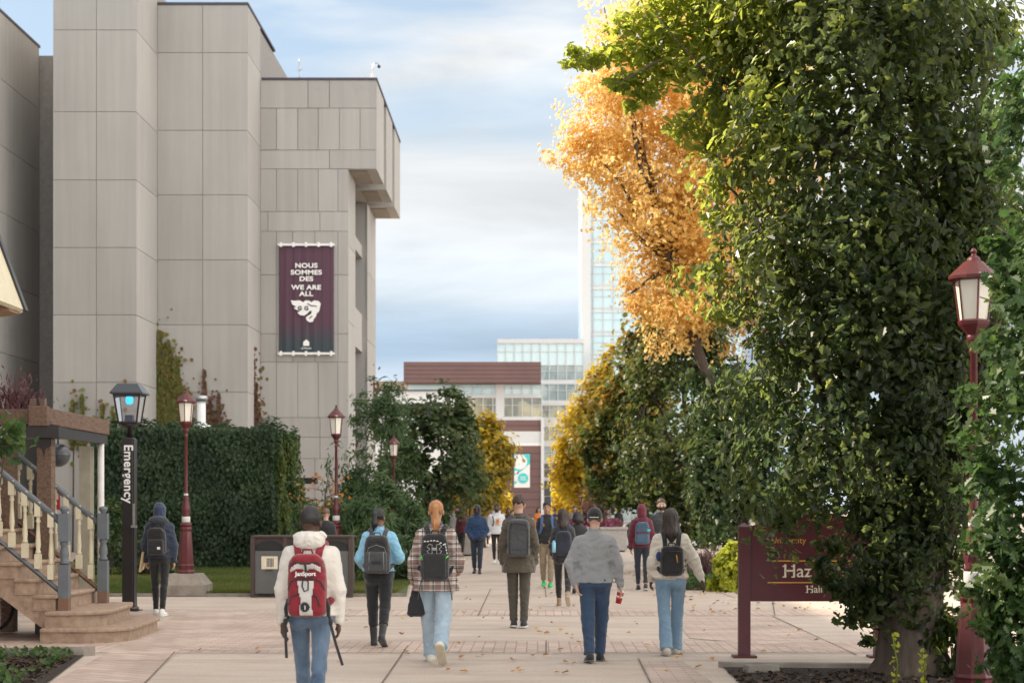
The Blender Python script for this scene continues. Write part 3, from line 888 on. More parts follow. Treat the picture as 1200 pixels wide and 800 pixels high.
# ------------------------------------------------------------------ banner on the wall
bn = empty('wall_banner', (g(359.5), Y3 - .1, GZ(415, S3)), 'tall purple university banner hanging on the concrete wall', 'banner')
bo = bn.location
def banner_sheet(name, y_, m, z0, z1_, zz0=None):
    nx, nz = 40, 60
    x0, x1 = g(327.5), g(391.5)
    V = []; F = []
    for j in range(nz + 1):
        z = z0 + (z1_ - z0) * j / nz
        tt = (z - GZ(415, S3)) / (GZ(288, S3) - GZ(415, S3))
        for i in range(nx + 1):
            x = x0 + (x1 - x0) * i / nx
            amp = .014 * (1 - tt) * (1 if True else 0) + .01
            yy = y_ + amp * math.sin(i * .9 + .3 * math.sin(tt * 5)) * (1 if i < 26 else .35) + .008 * math.sin(i * 2.1)
            V.append((x - bo.x, yy - bo.y, z - bo.z))
    for j in range(nz):
        for i in range(nx):
            a = j * (nx + 1) + i
            F.append((a, a + 1, a + nx + 2, a + nx + 1))
    me = bpy.data.meshes.new(name); me.from_pydata(V, [], F)
    ob = link_mesh(name, me, m, bn, smooth=True)
    sm_ = ob.modifiers.new('t', 'SOLIDIFY'); sm_.thickness = .01
    return ob
def grad_banner():
    m = mat('banner_cloth', (0.080, 0.030, 0.052), .7, var=.1, scale=1)
    t = m.node_tree; b = t.nodes['Principled BSDF']
    tcn = N(t, 'ShaderNodeTexCoord'); sx = N(t, 'ShaderNodeSeparateXYZ'); L(t, tcn, 'Object', sx, 0)
    r = N(t, 'ShaderNodeValToRGB')
    mr = N(t, 'ShaderNodeMapRange'); mr.inputs[1].default_value = 0; mr.inputs[2].default_value = 4.7
    L(t, sx, 'Z', mr, 0); L(t, mr, 0, r, 0)
    r.color_ramp.elements[0].position = .10; r.color_ramp.elements[0].color = (0.035, 0.050, 0.060, 1)
    r.color_ramp.elements[1].position = .30; r.color_ramp.elements[1].color = (0.085, 0.036, 0.060, 1)
    L(t, r, 0, b, 'Base Color')
    return m
banner_sheet('cloth', Y3 - .10, grad_banner(), GZ(415, S3), GZ(288, S3))
for zz in (GZ(287.5, S3), GZ(414.5, S3)):
    mb = MB(off=bo); mb.box(g(326.5), g(392.5), Y3 - .22, Y3 - .02, zz - .045, zz + .045)
    for k in range(5):
        xx = g(330 + k * 14.7); mb.box(xx - .05, xx + .05, Y3 - .23, Y3 - .2, zz - .1, zz + .1)
    mb.build('rail', M['white'], bn)
yb_ = Y3 - .17 - bo.y
for body, py, sz in (('NOUS', 312, .60), ('SOMMES', 320, .60), ('DES', 327.5, .60), ('WE ARE', 337.5, .60), ('ALL', 345, .60)):
    tx = text(body, sz * .46, (0, yb_, GZ(py, S3) - bo.z), M['text_white'], bn, bold=.009, sx=1.24, space=1.05)
def polyf(name, pts, y, m, parent, off, th=.01):
    mb = MB(off=off); mb.prism(pts, y, y + th); return mb.build(name, m, parent)
# horse-head emblem, traced in picture units at the banner's own distance
hx = lambda u, v: (g(341.5 + u * 35), GZ(352 + v * 26, S3))
E = [(0, .02), (.14, .03), (.30, .02), (.42, .10), (.48, .02), (.62, .03), (.68, .10), (.78, .02), (.92, .04), (1, .16), (.97, .34), (.94, .52), (.86, .60), (.84, .74), (.76, .86), (.74, .98), (.62, 1.0), (.52, .90), (.50, .78), (.58, .70), (.68, .62), (.70, .48), (.62, .50), (.54, .62), (.44, .70), (.30, .68), (.22, .56), (.32, .50), (.18, .44), (.10, .36), (.18, .30), (.04, .20)]
polyf('emblem', [hx(*p) for p in E], Y3 - .165, M['text_white'], bn, bo)
for u in (.30, .52):
    o = text('G', .24, (hx(u, .38)[0] - bo.x, yb_ - .012, hx(u, .38)[1] - bo.z), M['banner'], bn, bold=.012)
polyf('emblem_line', [hx(*p) for p in ((.56, .14), (.70, .24), (.86, .26), (.88, .30), (.68, .29), (.54, .18))], Y3 - .175, M['banner'], bn, bo)
polyf('emblem_line', [hx(*p) for p in ((.60, .82), (.70, .70), (.73, .72), (.63, .85))], Y3 - .175, M['banner'], bn, bo)
polyf('university_mark', [(g(356), GZ(405.5, S3)), (g(363), GZ(405.5, S3)), (g(363), GZ(401, S3)), (g(359.5), GZ(398, S3)), (g(356), GZ(401, S3))], Y3 - .165, M['text_white'], bn, bo)
text('uOttawa', .13, (0, yb_, GZ(408.3, S3) - bo.z), M['text_white'], bn)

# ------------------------------------------------------------------ creepers
def creeper(label, m, name='climbing_vine', **k):
    pts = k['pts']     # list of (px, py_bottom, py_top, halfwidth px)
    s = k['s']; nl = k['n']; yy = FPX / s - .06
    C = []
    per = nl // len(pts)
    for px, pb, pt, hw in pts:
        t = rng.random(per) ** 1.9
        wv = hw * (1.05 - t) ** 1.1 * (.35 + 1.5 * vnoise(t * 11 + px, t * 0, t * 0 + px))
        x = px + rng.uniform(-1, 1, per) * wv
        C.append(np.stack([(x - VX) / s, yy - rng.random(per) * .16, CZ - ((pb + (pt - pb) * t) - HY) / s], 1))
    C = np.concatenate(C)
    ou = rng.random(len(C)) < .22; C[ou, 0] += rng.normal(0, .22, ou.sum()); C[ou, 2] += rng.normal(0, .5, ou.sum())
    if k.get('side'):            # on a wall that faces +X
        X0 = k['side']; C = np.stack([np.full(len(C), X0) + .04 + rng.random(len(C)) * .12, k['y0'] + (C[:, 0] - C[:, 0].min()), C[:, 2]], 1)
    base = (float(C[:, 0].mean()), float(C[:, 1].mean()), 0)
    nrm = np.array([1., -.3, .2]) if k.get('side') else np.array([0, -1., .2])
    n_ = len(C)
    me = leaf_mesh(name, C - np.array(base), unit(n_) * .5 + nrm, unit(n_) * .5 + [0, 0, -1], rng.uniform(.10, .24, n_), np.clip(k.get('t0', .4) + rng.normal(0, .2, n_) + (C[:, 2] / 12) * .3, 0, 1), 'maple')
    o = link_mesh(name, me, m); o.location = base
    mb = MB(off=base)
    for px, pb, pt, hw in pts[:3]:
        if not k.get('side'):
            mb.tube([((px - VX) / s, yy, 0), ((px + 1 - VX) / s, yy, GZ((pb + pt) / 2, s)), ((px - VX) / s, yy, GZ(pt + 5, s))], [.03, .02, .01], 5)
    if mb.v: mb.build('stem', M['twig'], o)
    return tag(o, label, 'vine', 'vines climbing the concrete building')
creeper('broad green and yellow vine climbing the recessed pillar behind the square lamp', LM['vine'], s=S2, n=5200,
        pts=[(188, 520, 388, 9), (198, 520, 400, 12), (207, 520, 425, 14), (215, 520, 470, 12), (192, 520, 430, 12)])
creeper('thin reddish vine on the concrete beside the white flue pipe', LM['redvine'], s=S2, n=900, t0=.5,
        pts=[(240, 520, 432, 5), (247, 520, 470, 6), (257, 520, 462, 4), (251, 520, 490, 7)])
creeper('dark red vine along the corner edge right of the second pillar', LM['redvine'], s=S3 * 1.02, n=1000, t0=.5,
        pts=[(297, 520, 415, 5), (301, 520, 450, 7), (296, 520, 470, 6)])
creeper('sparse pale vine shoots on the first pillar above the pergola', LM['vine'], s=S1, n=700,
        pts=[(86, 520, 470, 3), (97, 520, 462, 3), (121, 520, 474, 2), (134, 520, 485, 3)])
creeper('red vine on the sunlit corner above the left trees', LM['redvine'], s=23.5, n=900, t0=.1,
        pts=[(433, 505, 432, 5), (436, 500, 440, 5)])
creeper('narrow red vine on the sunny side of the banner wall', LM['redvine'], s=25.2, n=700, t0=.2,
        pts=[(412, 560, 470, 4), (410, 580, 500, 5)])

# ------------------------------------------------------------------ ivy wall
SI = 43.0; YI = FPX / SI
ix0, ix1 = GX(108, SI), GX(323, SI); ZI = GZ(507, SI)
iv = empty('ivy_wall', ((ix0 + ix1) / 2, YI + 2, 0), 'long high wall completely covered with dark green ivy', 'ivy wall')
mb = MB(off=iv.location); mb.box(ix0, ix1 - .25, YI + .25, YI + 4.0, 0, ZI - .25); mb.build('core', M['concrete_core'], iv)
def ivy(nm, n_, fn, m, nrm, sz=.13):
    C = fn(n_)
    t = np.clip(.35 + (vnoise(C[:, 0] * 1.3, C[:, 1] * 1.3, C[:, 2] * 1.3) - .5) * .9 + rng.normal(0, .16, n_), 0, 1)
    b = (vnoise(C[:, 0] * 1.6, C[:, 1] * 1.6, C[:, 2] * 1.8) - .5) * (.8 if nrm[2] else .5)
    C = C + np.array(nrm) * b[:, None]
    me = leaf_mesh(nm, C - np.array(iv.location), unit(n_) * .45 + np.array(nrm) + [0, 0, .25], unit(n_) * .4 + [0, 0, -1], sz * rng.uniform(.6, 1.3, n_), t, 'maple')
    return link_mesh(nm, me, m, iv)
U = lambda a, b, n_: rng.uniform(a, b, n_)
ivy('ivy', 19000, lambda n_: np.stack([U(ix0, ix1, n_), U(YI - .12, YI + .2, n_), U(0, ZI + .1, n_)], 1), LM['ivy'], (0, -1, 0))
ivy('ivy', 6500, lambda n_: np.stack([U(ix1 - .2, ix1 + .15, n_), U(YI, YI + 4, n_), U(.6, ZI + .05, n_)], 1), LM['ivy_lit_side'], (1, 0, 0))
ivy('ivy', 7000, lambda n_: np.stack([U(ix0, ix1 + .1, n_), U(YI, YI + 4, n_), U(ZI - .15, ZI + .2, n_) + .12 * np.sin(np.arange(n_))], 1), LM['ivy'], (0, 0, 1))
# shrubs in front of it, left part
for i, (px, py, rx, ry, lab) in enumerate(((128, 640, 26, 42, 'dark leafy shrub left of the emergency pole'), (172, 650, 20, 30, 'dark leafy shrub just behind the emergency pole'))):
    s = 48
    b = P(px, 0, s); base = (b.x, b.y, 0)
    r = empty('shrub', base, lab, 'shrub', 'shrubs by the ivy wall')
    mb = MB(off=base); branchy(mb, base, [(b.x + random.uniform(-.4, .4), b.y, random.uniform(.8, 1.5)) for _ in range(6)], .03); mb.build('stem', M['twig'], r)
    crown('foliage', r, [pxblob(px, py, rx, ry, s), pxblob(px + 6, py + 12, rx, ry * .7, s)], 90, 26, .22, .11, LM['dark'], 'oval')
# wooden frame post and grey duct right of the ivy
o = MB(off=(GX(346, 40), 50, 0)); o.box(GX(344, 40), GX(348.5, 40), 49.9, 50.05, 0, GZ(565, 40)); o = o.build('timber_post', M['timber']); o.location = (GX(346, 40), 50, 0)
tag(o, 'weathered timber post at the right end of the ivy wall', 'post')
o = MB(off=(GX(360, 38), 52, GZ(563, 38))); o.box(GX(349, 38), GX(374, 38), 51.9, 52.3, GZ(567, 38), GZ(560, 38)); o.tube([(GX(346, 38), 52.1, GZ(562, 38)), (GX(352, 38), 52.1, GZ(563, 38))], .05, 8)
o = o.build('wall_light', M['black_paint']); o.location = (GX(360, 38), 52, GZ(563, 38)); tag(o, 'black arm light sticking out past the end of the ivy wall', 'light fixture')
# white flue behind the hedge
fl = empty('flue_pipe', (GX(232, 40), 50.5, 0), 'shiny white flue pipe with cap rising behind the ivy wall', 'chimney pipe')
mb = MB(off=fl.location); mb.lathe([(.13, 3), (.13, 4.9)], fl.location.x, 50.5, 14); mb.lathe([(.32, 3.9), (.3, 4.12), (.16, 4.2)], fl.location.x, 50.5, 14); mb.build('pipe', M['white'], fl)
mb = MB(off=fl.location); mb.lathe([(.17, 4.85), (.19, 4.95), (.17, 5.02)], fl.location.x, 50.5, 14); mb.build('cap', M['steel'], fl)
# ------------------------------------------------------------------ far buildings
def grid_facade(name, label, s, x0, x1, bands, depth, cat='building', colw=14, mull='white_panel', side=None, solid_to=None):
    """bands: list of (y_top, y_bottom, material key, mullion?)"""
    Y = FPX / s
    X0, X1 = GX(x0, s), GX(x1, s)
    root = empty(name, ((X0 + X1) / 2, Y + depth / 2, 0), label, cat)
    off = root.location
    k = 0
    for (a, b, mk, mu) in bands:
        za, zb = GZ(a, s), max(0, GZ(b, s))
        mb = MB(off=off)
        inset = .25 if mk.startswith('glass') else 0
        mb.box(X0, X1, Y + inset, Y + depth, zb, za)
        nm = 'glazing' if mk.startswith('glass') else ('cladding' if mk == 'brown_clad' else 'wall')
        mb.build(nm, M[mk], root)
        if mu:
            mb = MB(off=off)
            nn = max(1, round((x1 - x0) / mu)); mw = .045
            for i in range(nn + 1):
                xx = X0 + (X1 - X0) * i / nn
                mb.box(xx - mw, xx + mw, Y + .05, Y + .24, zb, za)
            if mk != 'white_panel':
                mb.box(X0, X1, Y + .1, Y + .22, zb, zb + .12)
                mb.box(X0, X1, Y + .12, Y + .2, zb + (za - zb) * .62, zb + (za - zb) * .62 + .06)
            mb.build('mullions', M[mull], root)
        if mk == 'brown_clad':
            mb = MB(off=off)
            h = za - zb
            for j in range(1, max(2, int(h / .9))):
                z = zb + h * j / max(2, int(h / .9))
                mb.box(X0 + .02, X1 - .02, Y - .03, Y - .001, z - .04, z + .04)
            mb.build('seams', M['coping'], root)
    return root
M['glass_spandrel'] = glass_facade('glass_spandrel', (0.60, 0.70, 0.73), (0.68, 0.76, 0.78), .1)
tw = grid_facade('glass_tower', 'very tall pale glass tower rising behind the orange tree', 8.5, 684, 872,
    [(133, 150, 'white_panel', 0)] + [(150 + 27 * i, 150 + 27 * i + 22, 'glass_tower', 12) for i in range(16)] + [(172 + 27 * i, 177 + 27 * i, 'glass_spandrel', 12) for i in range(16)] + [(582, 612, 'glass_mix', 14)], 30)
mb = MB(off=tw.location); s = 8.5
mb.box(GX(681, s), GX(692, s), FPX / s - 1, FPX / s - .01, 0, GZ(215, s)); mb.build('corner_fin', M['white_panel'], tw)
grid_facade('glass_building', 'pale glass office block between the brown clad block and the tower', 9.3, 583, 684,
    [(397, 402, 'white_panel', 0), (402, 428, 'glass_pale', 10.5), (428, 446, 'glass_mix', 10.5), (446, 450, 'white_panel', 0), (450, 470, 'glass_mix', 10.5), (470, 475, 'white_panel', 0), (475, 490, 'glass_gold_reflect', 10.5), (490, 500, 'white_panel', 10.5), (500, 517, 'glass_gold_reflect', 10.5), (517, 523, 'white_panel', 0), (523, 540, 'glass_mix', 12), (540, 543, 'white_panel', 0), (543, 560, 'glass_dark', 12), (560, 563, 'white_panel', 0), (563, 612, 'glass_dark', 12)], 30)
mb_ = grid_facade('brown_building', 'modern block with brown clad bands and a teal banner on its end wall', 10.0, 520, 635,
    [(450, 463, 'glass_pale', 11.5), (463, 466, 'white_panel', 0), (466, 489, 'glass_gold_reflect', 11.5), (489, 492, 'white_panel', 0), (492, 505, 'brown_clad', 0), (505.2, 519, 'white_panel', 12), (519, 522, 'white', 0), (522, 612, 'brown_clad', 0)], 22)
s = 10.0
mb = MB(off=mb_.location); mb.box(GX(475, s), GX(634, s), FPX / s - 2.5, FPX / s + 12, GZ(450, s) + .03, GZ(426, s)); mb.build('cladding', M['brown_clad'], mb_)
mb = MB(off=mb_.location)
for j in range(1, 5): mb.box(GX(475, s), GX(634, s), FPX / s - 2.53, FPX / s - 2.5, GZ(450 - j * 4.8, s) - .03, GZ(450 - j * 4.8, s) + .03)
mb.build('seams', M['coping'], mb_)
mb = MB(off=mb_.location); mb.box(GX(478, s), GX(520, s), FPX / s + .2, FPX / s + 10, GZ(463, s), GZ(450, s)); mb.build('glazing', M['glass_pale'], mb_)
mb = MB(off=mb_.location); mb.box(GX(581, s), GX(591, s), FPX / s - .02, FPX / s + .2, GZ(489, s), GZ(450, s)); mb.box(GX(634, s), GX(637.5, s), FPX / s - .3, FPX / s, 0, GZ(490, s)); mb.build('pier', M['white_panel'], mb_)
tb = empty('teal_banner', (GX(611.5, s), FPX / s - .2, GZ(571, s)), 'white and teal banner with round shapes on the brown end wall', 'banner')
mb = MB(off=tb.location); mb.box(GX(602.5, s), GX(621, s), FPX / s - .2, FPX / s - .12, GZ(571, s), GZ(532, s)); mb.build('cloth', M['white'], tb)
def disc(mb, px, py, r, y, clip):
    pts = []
    for k in range(28):
        a = 2 * PI * k / 28
        pts.append((min(max(GX(px + r * math.cos(a), s), GX(clip[0], s)), GX(clip[1], s)), min(max(GZ(py + r * math.sin(a), s), GZ(clip[3], s)), GZ(clip[2], s))))
    mb.prism(pts, y, y + .03)
yy = FPX / s - .24
mb = MB(off=tb.location); mb.prism([(GX(602.6, s), GZ(532.3, s)), (GX(620.9, s), GZ(532.3, s)), (GX(620.9, s), GZ(543, s)), (GX(612, s), GZ(551, s)), (GX(602.6, s), GZ(557, s))][::-1], yy, yy + .03); mb.build('teal_field', M['teal'], tb)
mb = MB(off=tb.location); disc(mb, 609, 541, 8.8, yy - .04, (602.6, 620.9, 532.3, 570)); disc(mb, 605, 553, 2, yy - .04, (602.6, 620.9, 532.3, 570)); mb.build('white_disc', M['white'], tb)
mb = MB(off=tb.location); disc(mb, 613, 560, 6, yy - .04, (602.6, 620.9, 532.3, 570)); disc(mb, 604, 565, 1.6, yy - .04, (602.6, 620.9, 532.3, 570)); mb.build('teal_disc', M['teal'], tb)
mb = MB(off=tb.location)
for q in range(3): mb.box(GX(609.5, s), GX(616.5, s), yy - .06, yy - .04, GZ(558.4 + q * 1.8, s) - .03, GZ(558.4 + q * 1.8, s) + .03)
mb.build('lettering_lines', M['white'], tb)
# low buildings on the left of it
lb = empty('low_building', (GX(490, 13), FPX / 13 + 6, 0), 'low white building with dark roof edge left of the brown block', 'building'); s = 13
mb = MB(off=lb.location); mb.box(GX(400, s), GX(525, s), FPX / s, FPX / s + 12, 0, GZ(458, s)); mb.build('wall', M['white_panel'], lb)
mb = MB(off=lb.location); mb.box(GX(399, s), GX(526, s), FPX / s - .2, FPX / s + 12.2, GZ(458, s), GZ(456.5, s)); mb.build('roof_edge', M['coping'], lb)
mb = MB(off=lb.location); mb.box(GX(452, s), GX(505, s), FPX / s - .05, FPX / s, GZ(486, s), GZ(473, s)); mb.build('window', M['glass_dark'], lb)
lb = empty('beige_building', (GX(470, 9), FPX / 9 + 6, 0), 'plain beige block just visible above the low white building', 'building'); s = 9
mb = MB(off=lb.location); mb.box(GX(400, s), GX(478, s), FPX / s, FPX / s + 12, 0, GZ(447, s)); mb.build('wall', mat('beige', (0.42, 0.33, 0.25), .8, var=.05), lb)
mb = MB(off=lb.location); mb.box(GX(399, s), GX(479, s), FPX / s - .3, FPX / s + 12, GZ(447, s), GZ(446, s)); mb.build('roof_edge', M['white_panel'], lb)

# ------------------------------------------------------------------ lamp posts
def lamp_post(px, s, label, kb=.68, kl=.78, plinth=True):
    x, y = GX(px, s), FPX / s
    root = empty('street_lamp', (x, y, 0), label, 'street lamp', 'red lamp posts along the walk')
    zb = .42 if plinth else 0
    if plinth:
        mb = MB(off=(x, y, 0))
        mb.add([(x + a * w_, y + b * w_, z) for z, w_ in ((0, .43), (.22, .43), (.40, .30), (.43, .28)) for a, b in ((-1, -1), (1, -1), (1, 1), (-1, 1))],
               [(3, 2, 1, 0), (12, 13, 14, 15)] + [(4 * i + k, 4 * i + (k + 1) % 4, 4 * i + 4 + (k + 1) % 4, 4 * i + 4 + k) for i in range(3) for k in range(4)])
        mb.build('plinth', M['plinth'], root)
    mb = MB(off=(x, y, 0))
    mb.lathe([(.26, zb), (.26, zb + .05), (.22, zb + .08), (.225, zb + .14), (.235, zb + .16), (.215, zb + .19), (.20, zb + .40), (.165, zb + .75), (.145, zb + .82), (.17, zb + .86), (.16, zb + .90), (.10, zb + .93)], x, y, 8, rot=PI / 8, smooth=False)
    mb.lathe([(.12, zb + .90), (.165, zb + .93), (.165, zb + .96), (.11, zb + .99)], x, y, 16)
    mb.build('base', M['red_paint'], root, bevel=.006)
    mb = MB(off=(x, y, 0)); mb.lathe([(.112, zb + .99), (.118, zb + 1.0), (.118, zb + 1.09), (.112, zb + 1.10)], x, y, 16); mb.build('ring', M['white_ring'], root)
    mb = MB(off=(x, y, 0))
    mb.lathe([(.062, zb + 1.50), (.064, zb + 1.50), (.064, zb + 1.54), (.062, zb + 1.54)], x, y, 14)
    mb.build('ring', M['white_ring'], root)
    mb = MB(off=(x, y, 0))
    mb.lathe([(.11, zb + 1.10), (.095, zb + 1.14), (.115, zb + 1.20), (.12, zb + 1.27), (.09, zb + 1.34), (.08, zb + 1.42), (.09, zb + 1.46), (.06, zb + 1.49), (.052, zb + 1.6), (.042, 3.04), (.055, 3.05), (.055, 3.08), (.042, 3.09), (.042, 3.13), (.075, 3.15), (.085, 3.2), (.06, 3.22)], x, y, 16)
    for k in range(8):                      # leaf ornament above the band
        a = k * PI / 4
        mb.sphere((x + .10 * math.cos(a), y + .10 * math.sin(a), zb + 1.24), .035, 6, 5, (.7, .7, 1.9))
    mb.build('pole', M['red_paint'], root)
    # lantern: six-sided, wider at the top
    rt = PI / 6
    mb = MB(off=(x, y, 0)); mb.lathe([(.06, 3.2), (.075, 3.22), (.155, 3.30), (.165, 3.33), (.150, 3.345)], x, y, 6, rot=rt, smooth=False); mb.build('lantern_base', M['red_paint'], root)
    mb = MB(off=(x, y, 0)); mb.lathe([(.138, 3.345), (.190, 3.70)], x, y, 6, rot=rt, smooth=False); mb.build('lamp_glass', M['lamp_glass'], root)
    mb = MB(off=(x, y, 0))
    for k in range(6):
        a = rt + k * PI / 3
        mb.tube([(x + .146 * math.cos(a), y + .146 * math.sin(a), 3.345), (x + .198 * math.cos(a), y + .198 * math.sin(a), 3.70)], .011, 4, smooth=False)
    mb.build('frame', M['red_paint'], root)
    mb = MB(off=(x, y, 0)); mb.lathe([(.20, 3.69), (.252, 3.705), (.255, 3.73), (.215, 3.765), (.10, 3.86), (.07, 3.875), (.062, 3.90), (.03, 3.92), (.022, 3.935), (.035, 3.955), (.02, 3.98), (.004, 3.99)], x, y, 12, rot=rt, smooth=False)
    mb.build('lamp_roof', M['red_paint'], root)
    mb = MB(off=(x, y, 0)); mb.box(x - .01, x + .075, y - .245, y - .21, 3.72, 3.745); mb.build('plate', M['white_ring'], root)
    for c in root.children:
        n0 = c.name.split('.')[0]
        k_ = 1 if n0 == 'plinth' else (kb if n0 in ('base', 'ring', 'pole') else kl)
        c.scale = (k_, k_, 1)
    return root
lamp_post(218, 61, 'red lamp post on a stone plinth behind the hooded walker')
lamp_post(394, 52.5, 'bright red lamp post rising behind the litter bins')
lamp_post(461.5, 37.5, 'distant red lamp post half hidden among the left trees')
lamp_post(1141, 131, 'large red lamp post at right partly covered by oak leaves', kb=.76, kl=.90, plinth=False)

# ------------------------------------------------------------------ emergency pole
s = 72; x, y = GX(152, s), FPX / s
ep = empty('emergency_pole', (x, y, 0), 'black emergency call pole with a blue light lantern', 'emergency pole')
mb = MB(off=(x, y, 0)); mb.box(x - .17, x + .17, y - .17, y + .17, 0, .025); mb.lathe([(.15, .02), (.15, .06), (.13, .08)], x, y, 16); mb.build('base_plate', M['black_paint'], ep)
mb = MB(off=(x, y, 0)); mb.box(x - .10, x + .075, y - .11, y + .11, .05, 2.82); mb.box(x + .075, x + .10, y - .10, y + .10, .05, 2.80); mb.build('pole', M['black_paint'], ep, bevel=.01)
mb = MB(off=(x, y, 0)); mb.box(x + .075, x + .115, y - .117, y - .112, 1.38, 1.75); mb.build('call_plate', M['steel'], ep)
mb = MB(off=(x, y, 0)); mb.box(x + .06, x + .15, y - .17, y - .118, 1.36, 1.40); mb.build('call_shelf', M['steel'], ep)
mb = MB(off=(x, y, 0)); mb.lathe([(.05, 2.82), (.045, 2.98), (.13, 3.0), (.15, 3.03), (.14, 3.05)], x, y, 12); mb.build('collar', M['black_paint'], ep)
r0, r1, za, zb2 = .145, .21, 3.05, 3.52
mb = MB(off=(x, y, 0))
c4 = [(-1, -1), (1, -1), (1, 1), (-1, 1)]
for a, b in c4:
    mb.tube([(x + a * r0, y + b * r0, za), (x + a * r1, y + b * r1, zb2)], .018, 4, False)
for i in range(4):
    a, b = c4[i], c4[(i + 1) % 4]
    mb.tube([(x + a[0] * r0, y + a[1] * r0, za + .01), (x + b[0] * r0, y + b[1] * r0, za + .01)], .018, 4, False)
    mb.tube([(x + a[0] * r1, y + a[1] * r1, zb2), (x + b[0] * r1, y + b[1] * r1, zb2)], .018, 4, False)
    m0 = ((a[0] + b[0]) / 2, (a[1] + b[1]) / 2)
mb.build('lantern_frame', M['black_paint'], ep)
gm = bpy.data.materials.new('clear_glass'); gm.use_nodes = True
_b = gm.node_tree.nodes['Principled BSDF']; _b.inputs['Transmission Weight'].default_value = .9; _b.inputs['Roughness'].default_value = .05; _b.inputs['IOR'].default_value = 1.1
mb = MB(off=(x, y, 0))
for i in range(4):
    a, b = c4[i], c4[(i + 1) % 4]
    mb.add([(x + a[0] * r0 * .97, y + a[1] * r0 * .97, za), (x + b[0] * r0 * .97, y + b[1] * r0 * .97, za), (x + b[0] * r1 * .97, y + b[1] * r1 * .97, zb2), (x + a[0] * r1 * .97, y + a[1] * r1 * .97, zb2)], [(0, 1, 2, 3)])
mb.build('lantern_glass', gm, ep)
mb = MB(off=(x, y, 0)); mb.lathe([(.05, 3.49), (.062, 3.46), (.06, 3.40), (.04, 3.37), (.01, 3.365)][::-1], x, y, 16); mb.build('blue_light', M['blue_lamp'], ep)
mb = MB(off=(x, y, 0)); mb.box(x - .065, x + .065, y - .065, y + .065, 3.09, 3.19); mb.build('blue_box', M['blue_box'], ep)
mb = MB(off=(x, y, 0)); mb.box(x - .13, x + .13, y - .13, y + .13, 3.045, 3.085); mb.build('lamp_tray', M['black_paint'], ep)
mb = MB(off=(x, y, 0))
V = [(x + a * q, y + b * q, z) for z, q in ((3.52, .26), (3.545, .265), (3.69, .165)) for a, b in c4]
mb.add(V, [(3, 2, 1, 0), (8, 9, 10, 11)] + [(4 * i + k, 4 * i + (k + 1) % 4, 4 * i + 4 + (k + 1) % 4, 4 * i + 4 + k) for i in range(2) for k in range(4)])
mb.build('lamp_roof', M['roof_steel'], ep)
text('Emergency', .205, (.0, -.115, GZ(555, s)), M['text_white'], ep, rot=(PI / 2, PI / 2, 0), bold=.004, space=1.05)

# ------------------------------------------------------------------ litter bins (one cabinet with three bays)
s = 62.4; x0, x1, y = GX(296, s), GX(411, s), FPX / s
bc = empty('litter_bin_cabinet', ((x0 + x1) / 2, y + .3, 0), 'brown three bay litter bin cabinet with grey doors behind the walkers', 'litter bins')
off = bc.location; H = GZ(627, s)
mb = MB(off=off); mb.box(x0, x1, y + .05, y + .65, .07, H - .04); mb.build('carcass', M['bin_brown'], bc)
mb = MB(off=off); mb.box(x0 - .03, x1 + .03, y - .02, y + .68, H - .04, H); mb.build('top', M['bin_brown'], bc, bevel=.008)
mb = MB(off=off)
for k in range(4):
    xx = x0 + (x1 - x0) * k / 3
    mb.box(xx - .04, xx + .04, y - .01, y + .05, 0, H - .045)
mb.build('posts', M['bin_brown'], bc)
for k in range(3):
    a = x0 + (x1 - x0) * k / 3 + .045; b = x0 + (x1 - x0) * (k + 1) / 3 - .045
    zt = H - .29
    d = MB(off=off); d.box(a, b, y + .01, y + .045, .08, zt); d.build('door', M['bin_grey'], bc)
    # black hopper opening with an arched top, framed by a brown plate
    n_ = 14; arc = [(a + .005, zt + .005), (b - .005, zt + .005)] + [((a + b) / 2 + (b - a - .01) / 2 * math.cos(t), zt + .07 + .12 * math.sin(t)) for t in [PI * i / n_ for i in range(n_ + 1)]]
    d = MB(off=off); d.prism(arc, y + .035, y + .048); d.build('opening', M['black'], bc)
    if k == 0:
        d = MB(off=off); d.box(a + .12, b - .10, y - .001, y + .009, zt - .34, zt - .10); nt_ = d.build('notice', M['sign_cream'], bc)
        d = MB(off=off)
        for q in range(5): d.box(a + .22 + q * .028, a + .238 + q * .028, y - .004, y - .0015, zt - .30, zt - .14)
        o = d.build('notice_print', M['bin_grey'], nt_)
        d = MB(off=off); d.box(a + .21, a + .34, y - .01, y + .009, zt - .375, zt - .345); d.build('latch', M['bin_brown'], bc)

# ------------------------------------------------------------------ campus sign
s = 105; y = FPX / s
sgn = empty('campus_sign', (GX(950, s), y, 0), 'dark red hall name sign on two square posts beneath the big tree', 'sign')
off = sgn.location
for px in (872, 1031):
    x = GX(px, s)
    mb = MB(off=off); mb.box(x - .065, x + .065, y - .065, y + .065, .02, GZ(617, s))
    mb.build('post', M['red_sign'], sgn, bevel=.004)
    mb = MB(off=off); mb.add([(x - .075, y - .075, GZ(617, s)), (x + .075, y - .075, GZ(617, s)), (x + .075, y + .075, GZ(617, s)), (x - .075, y + .075, GZ(617, s)), (x, y, GZ(612, s))], [(3, 2, 1, 0), (0, 1, 4), (1, 2, 4), (2, 3, 4), (3, 0, 4)]); mb.build('post_cap', M['red_sign'], sgn)
    mb = MB(off=off); mb.box(x - .13, x + .13, y - .12, y + .12, 0.005, .03); mb.build('foot_plate', M['red_sign'], sgn)
xl, xr = GX(879, s), GX(1024, s); zb_ = GZ(704, s); zl_ = GZ(618, s)
top = [(xl + (xr - xl) * t, zl_ + .17 * math.sin(PI * t)) for t in [i / 16 for i in range(17)]]
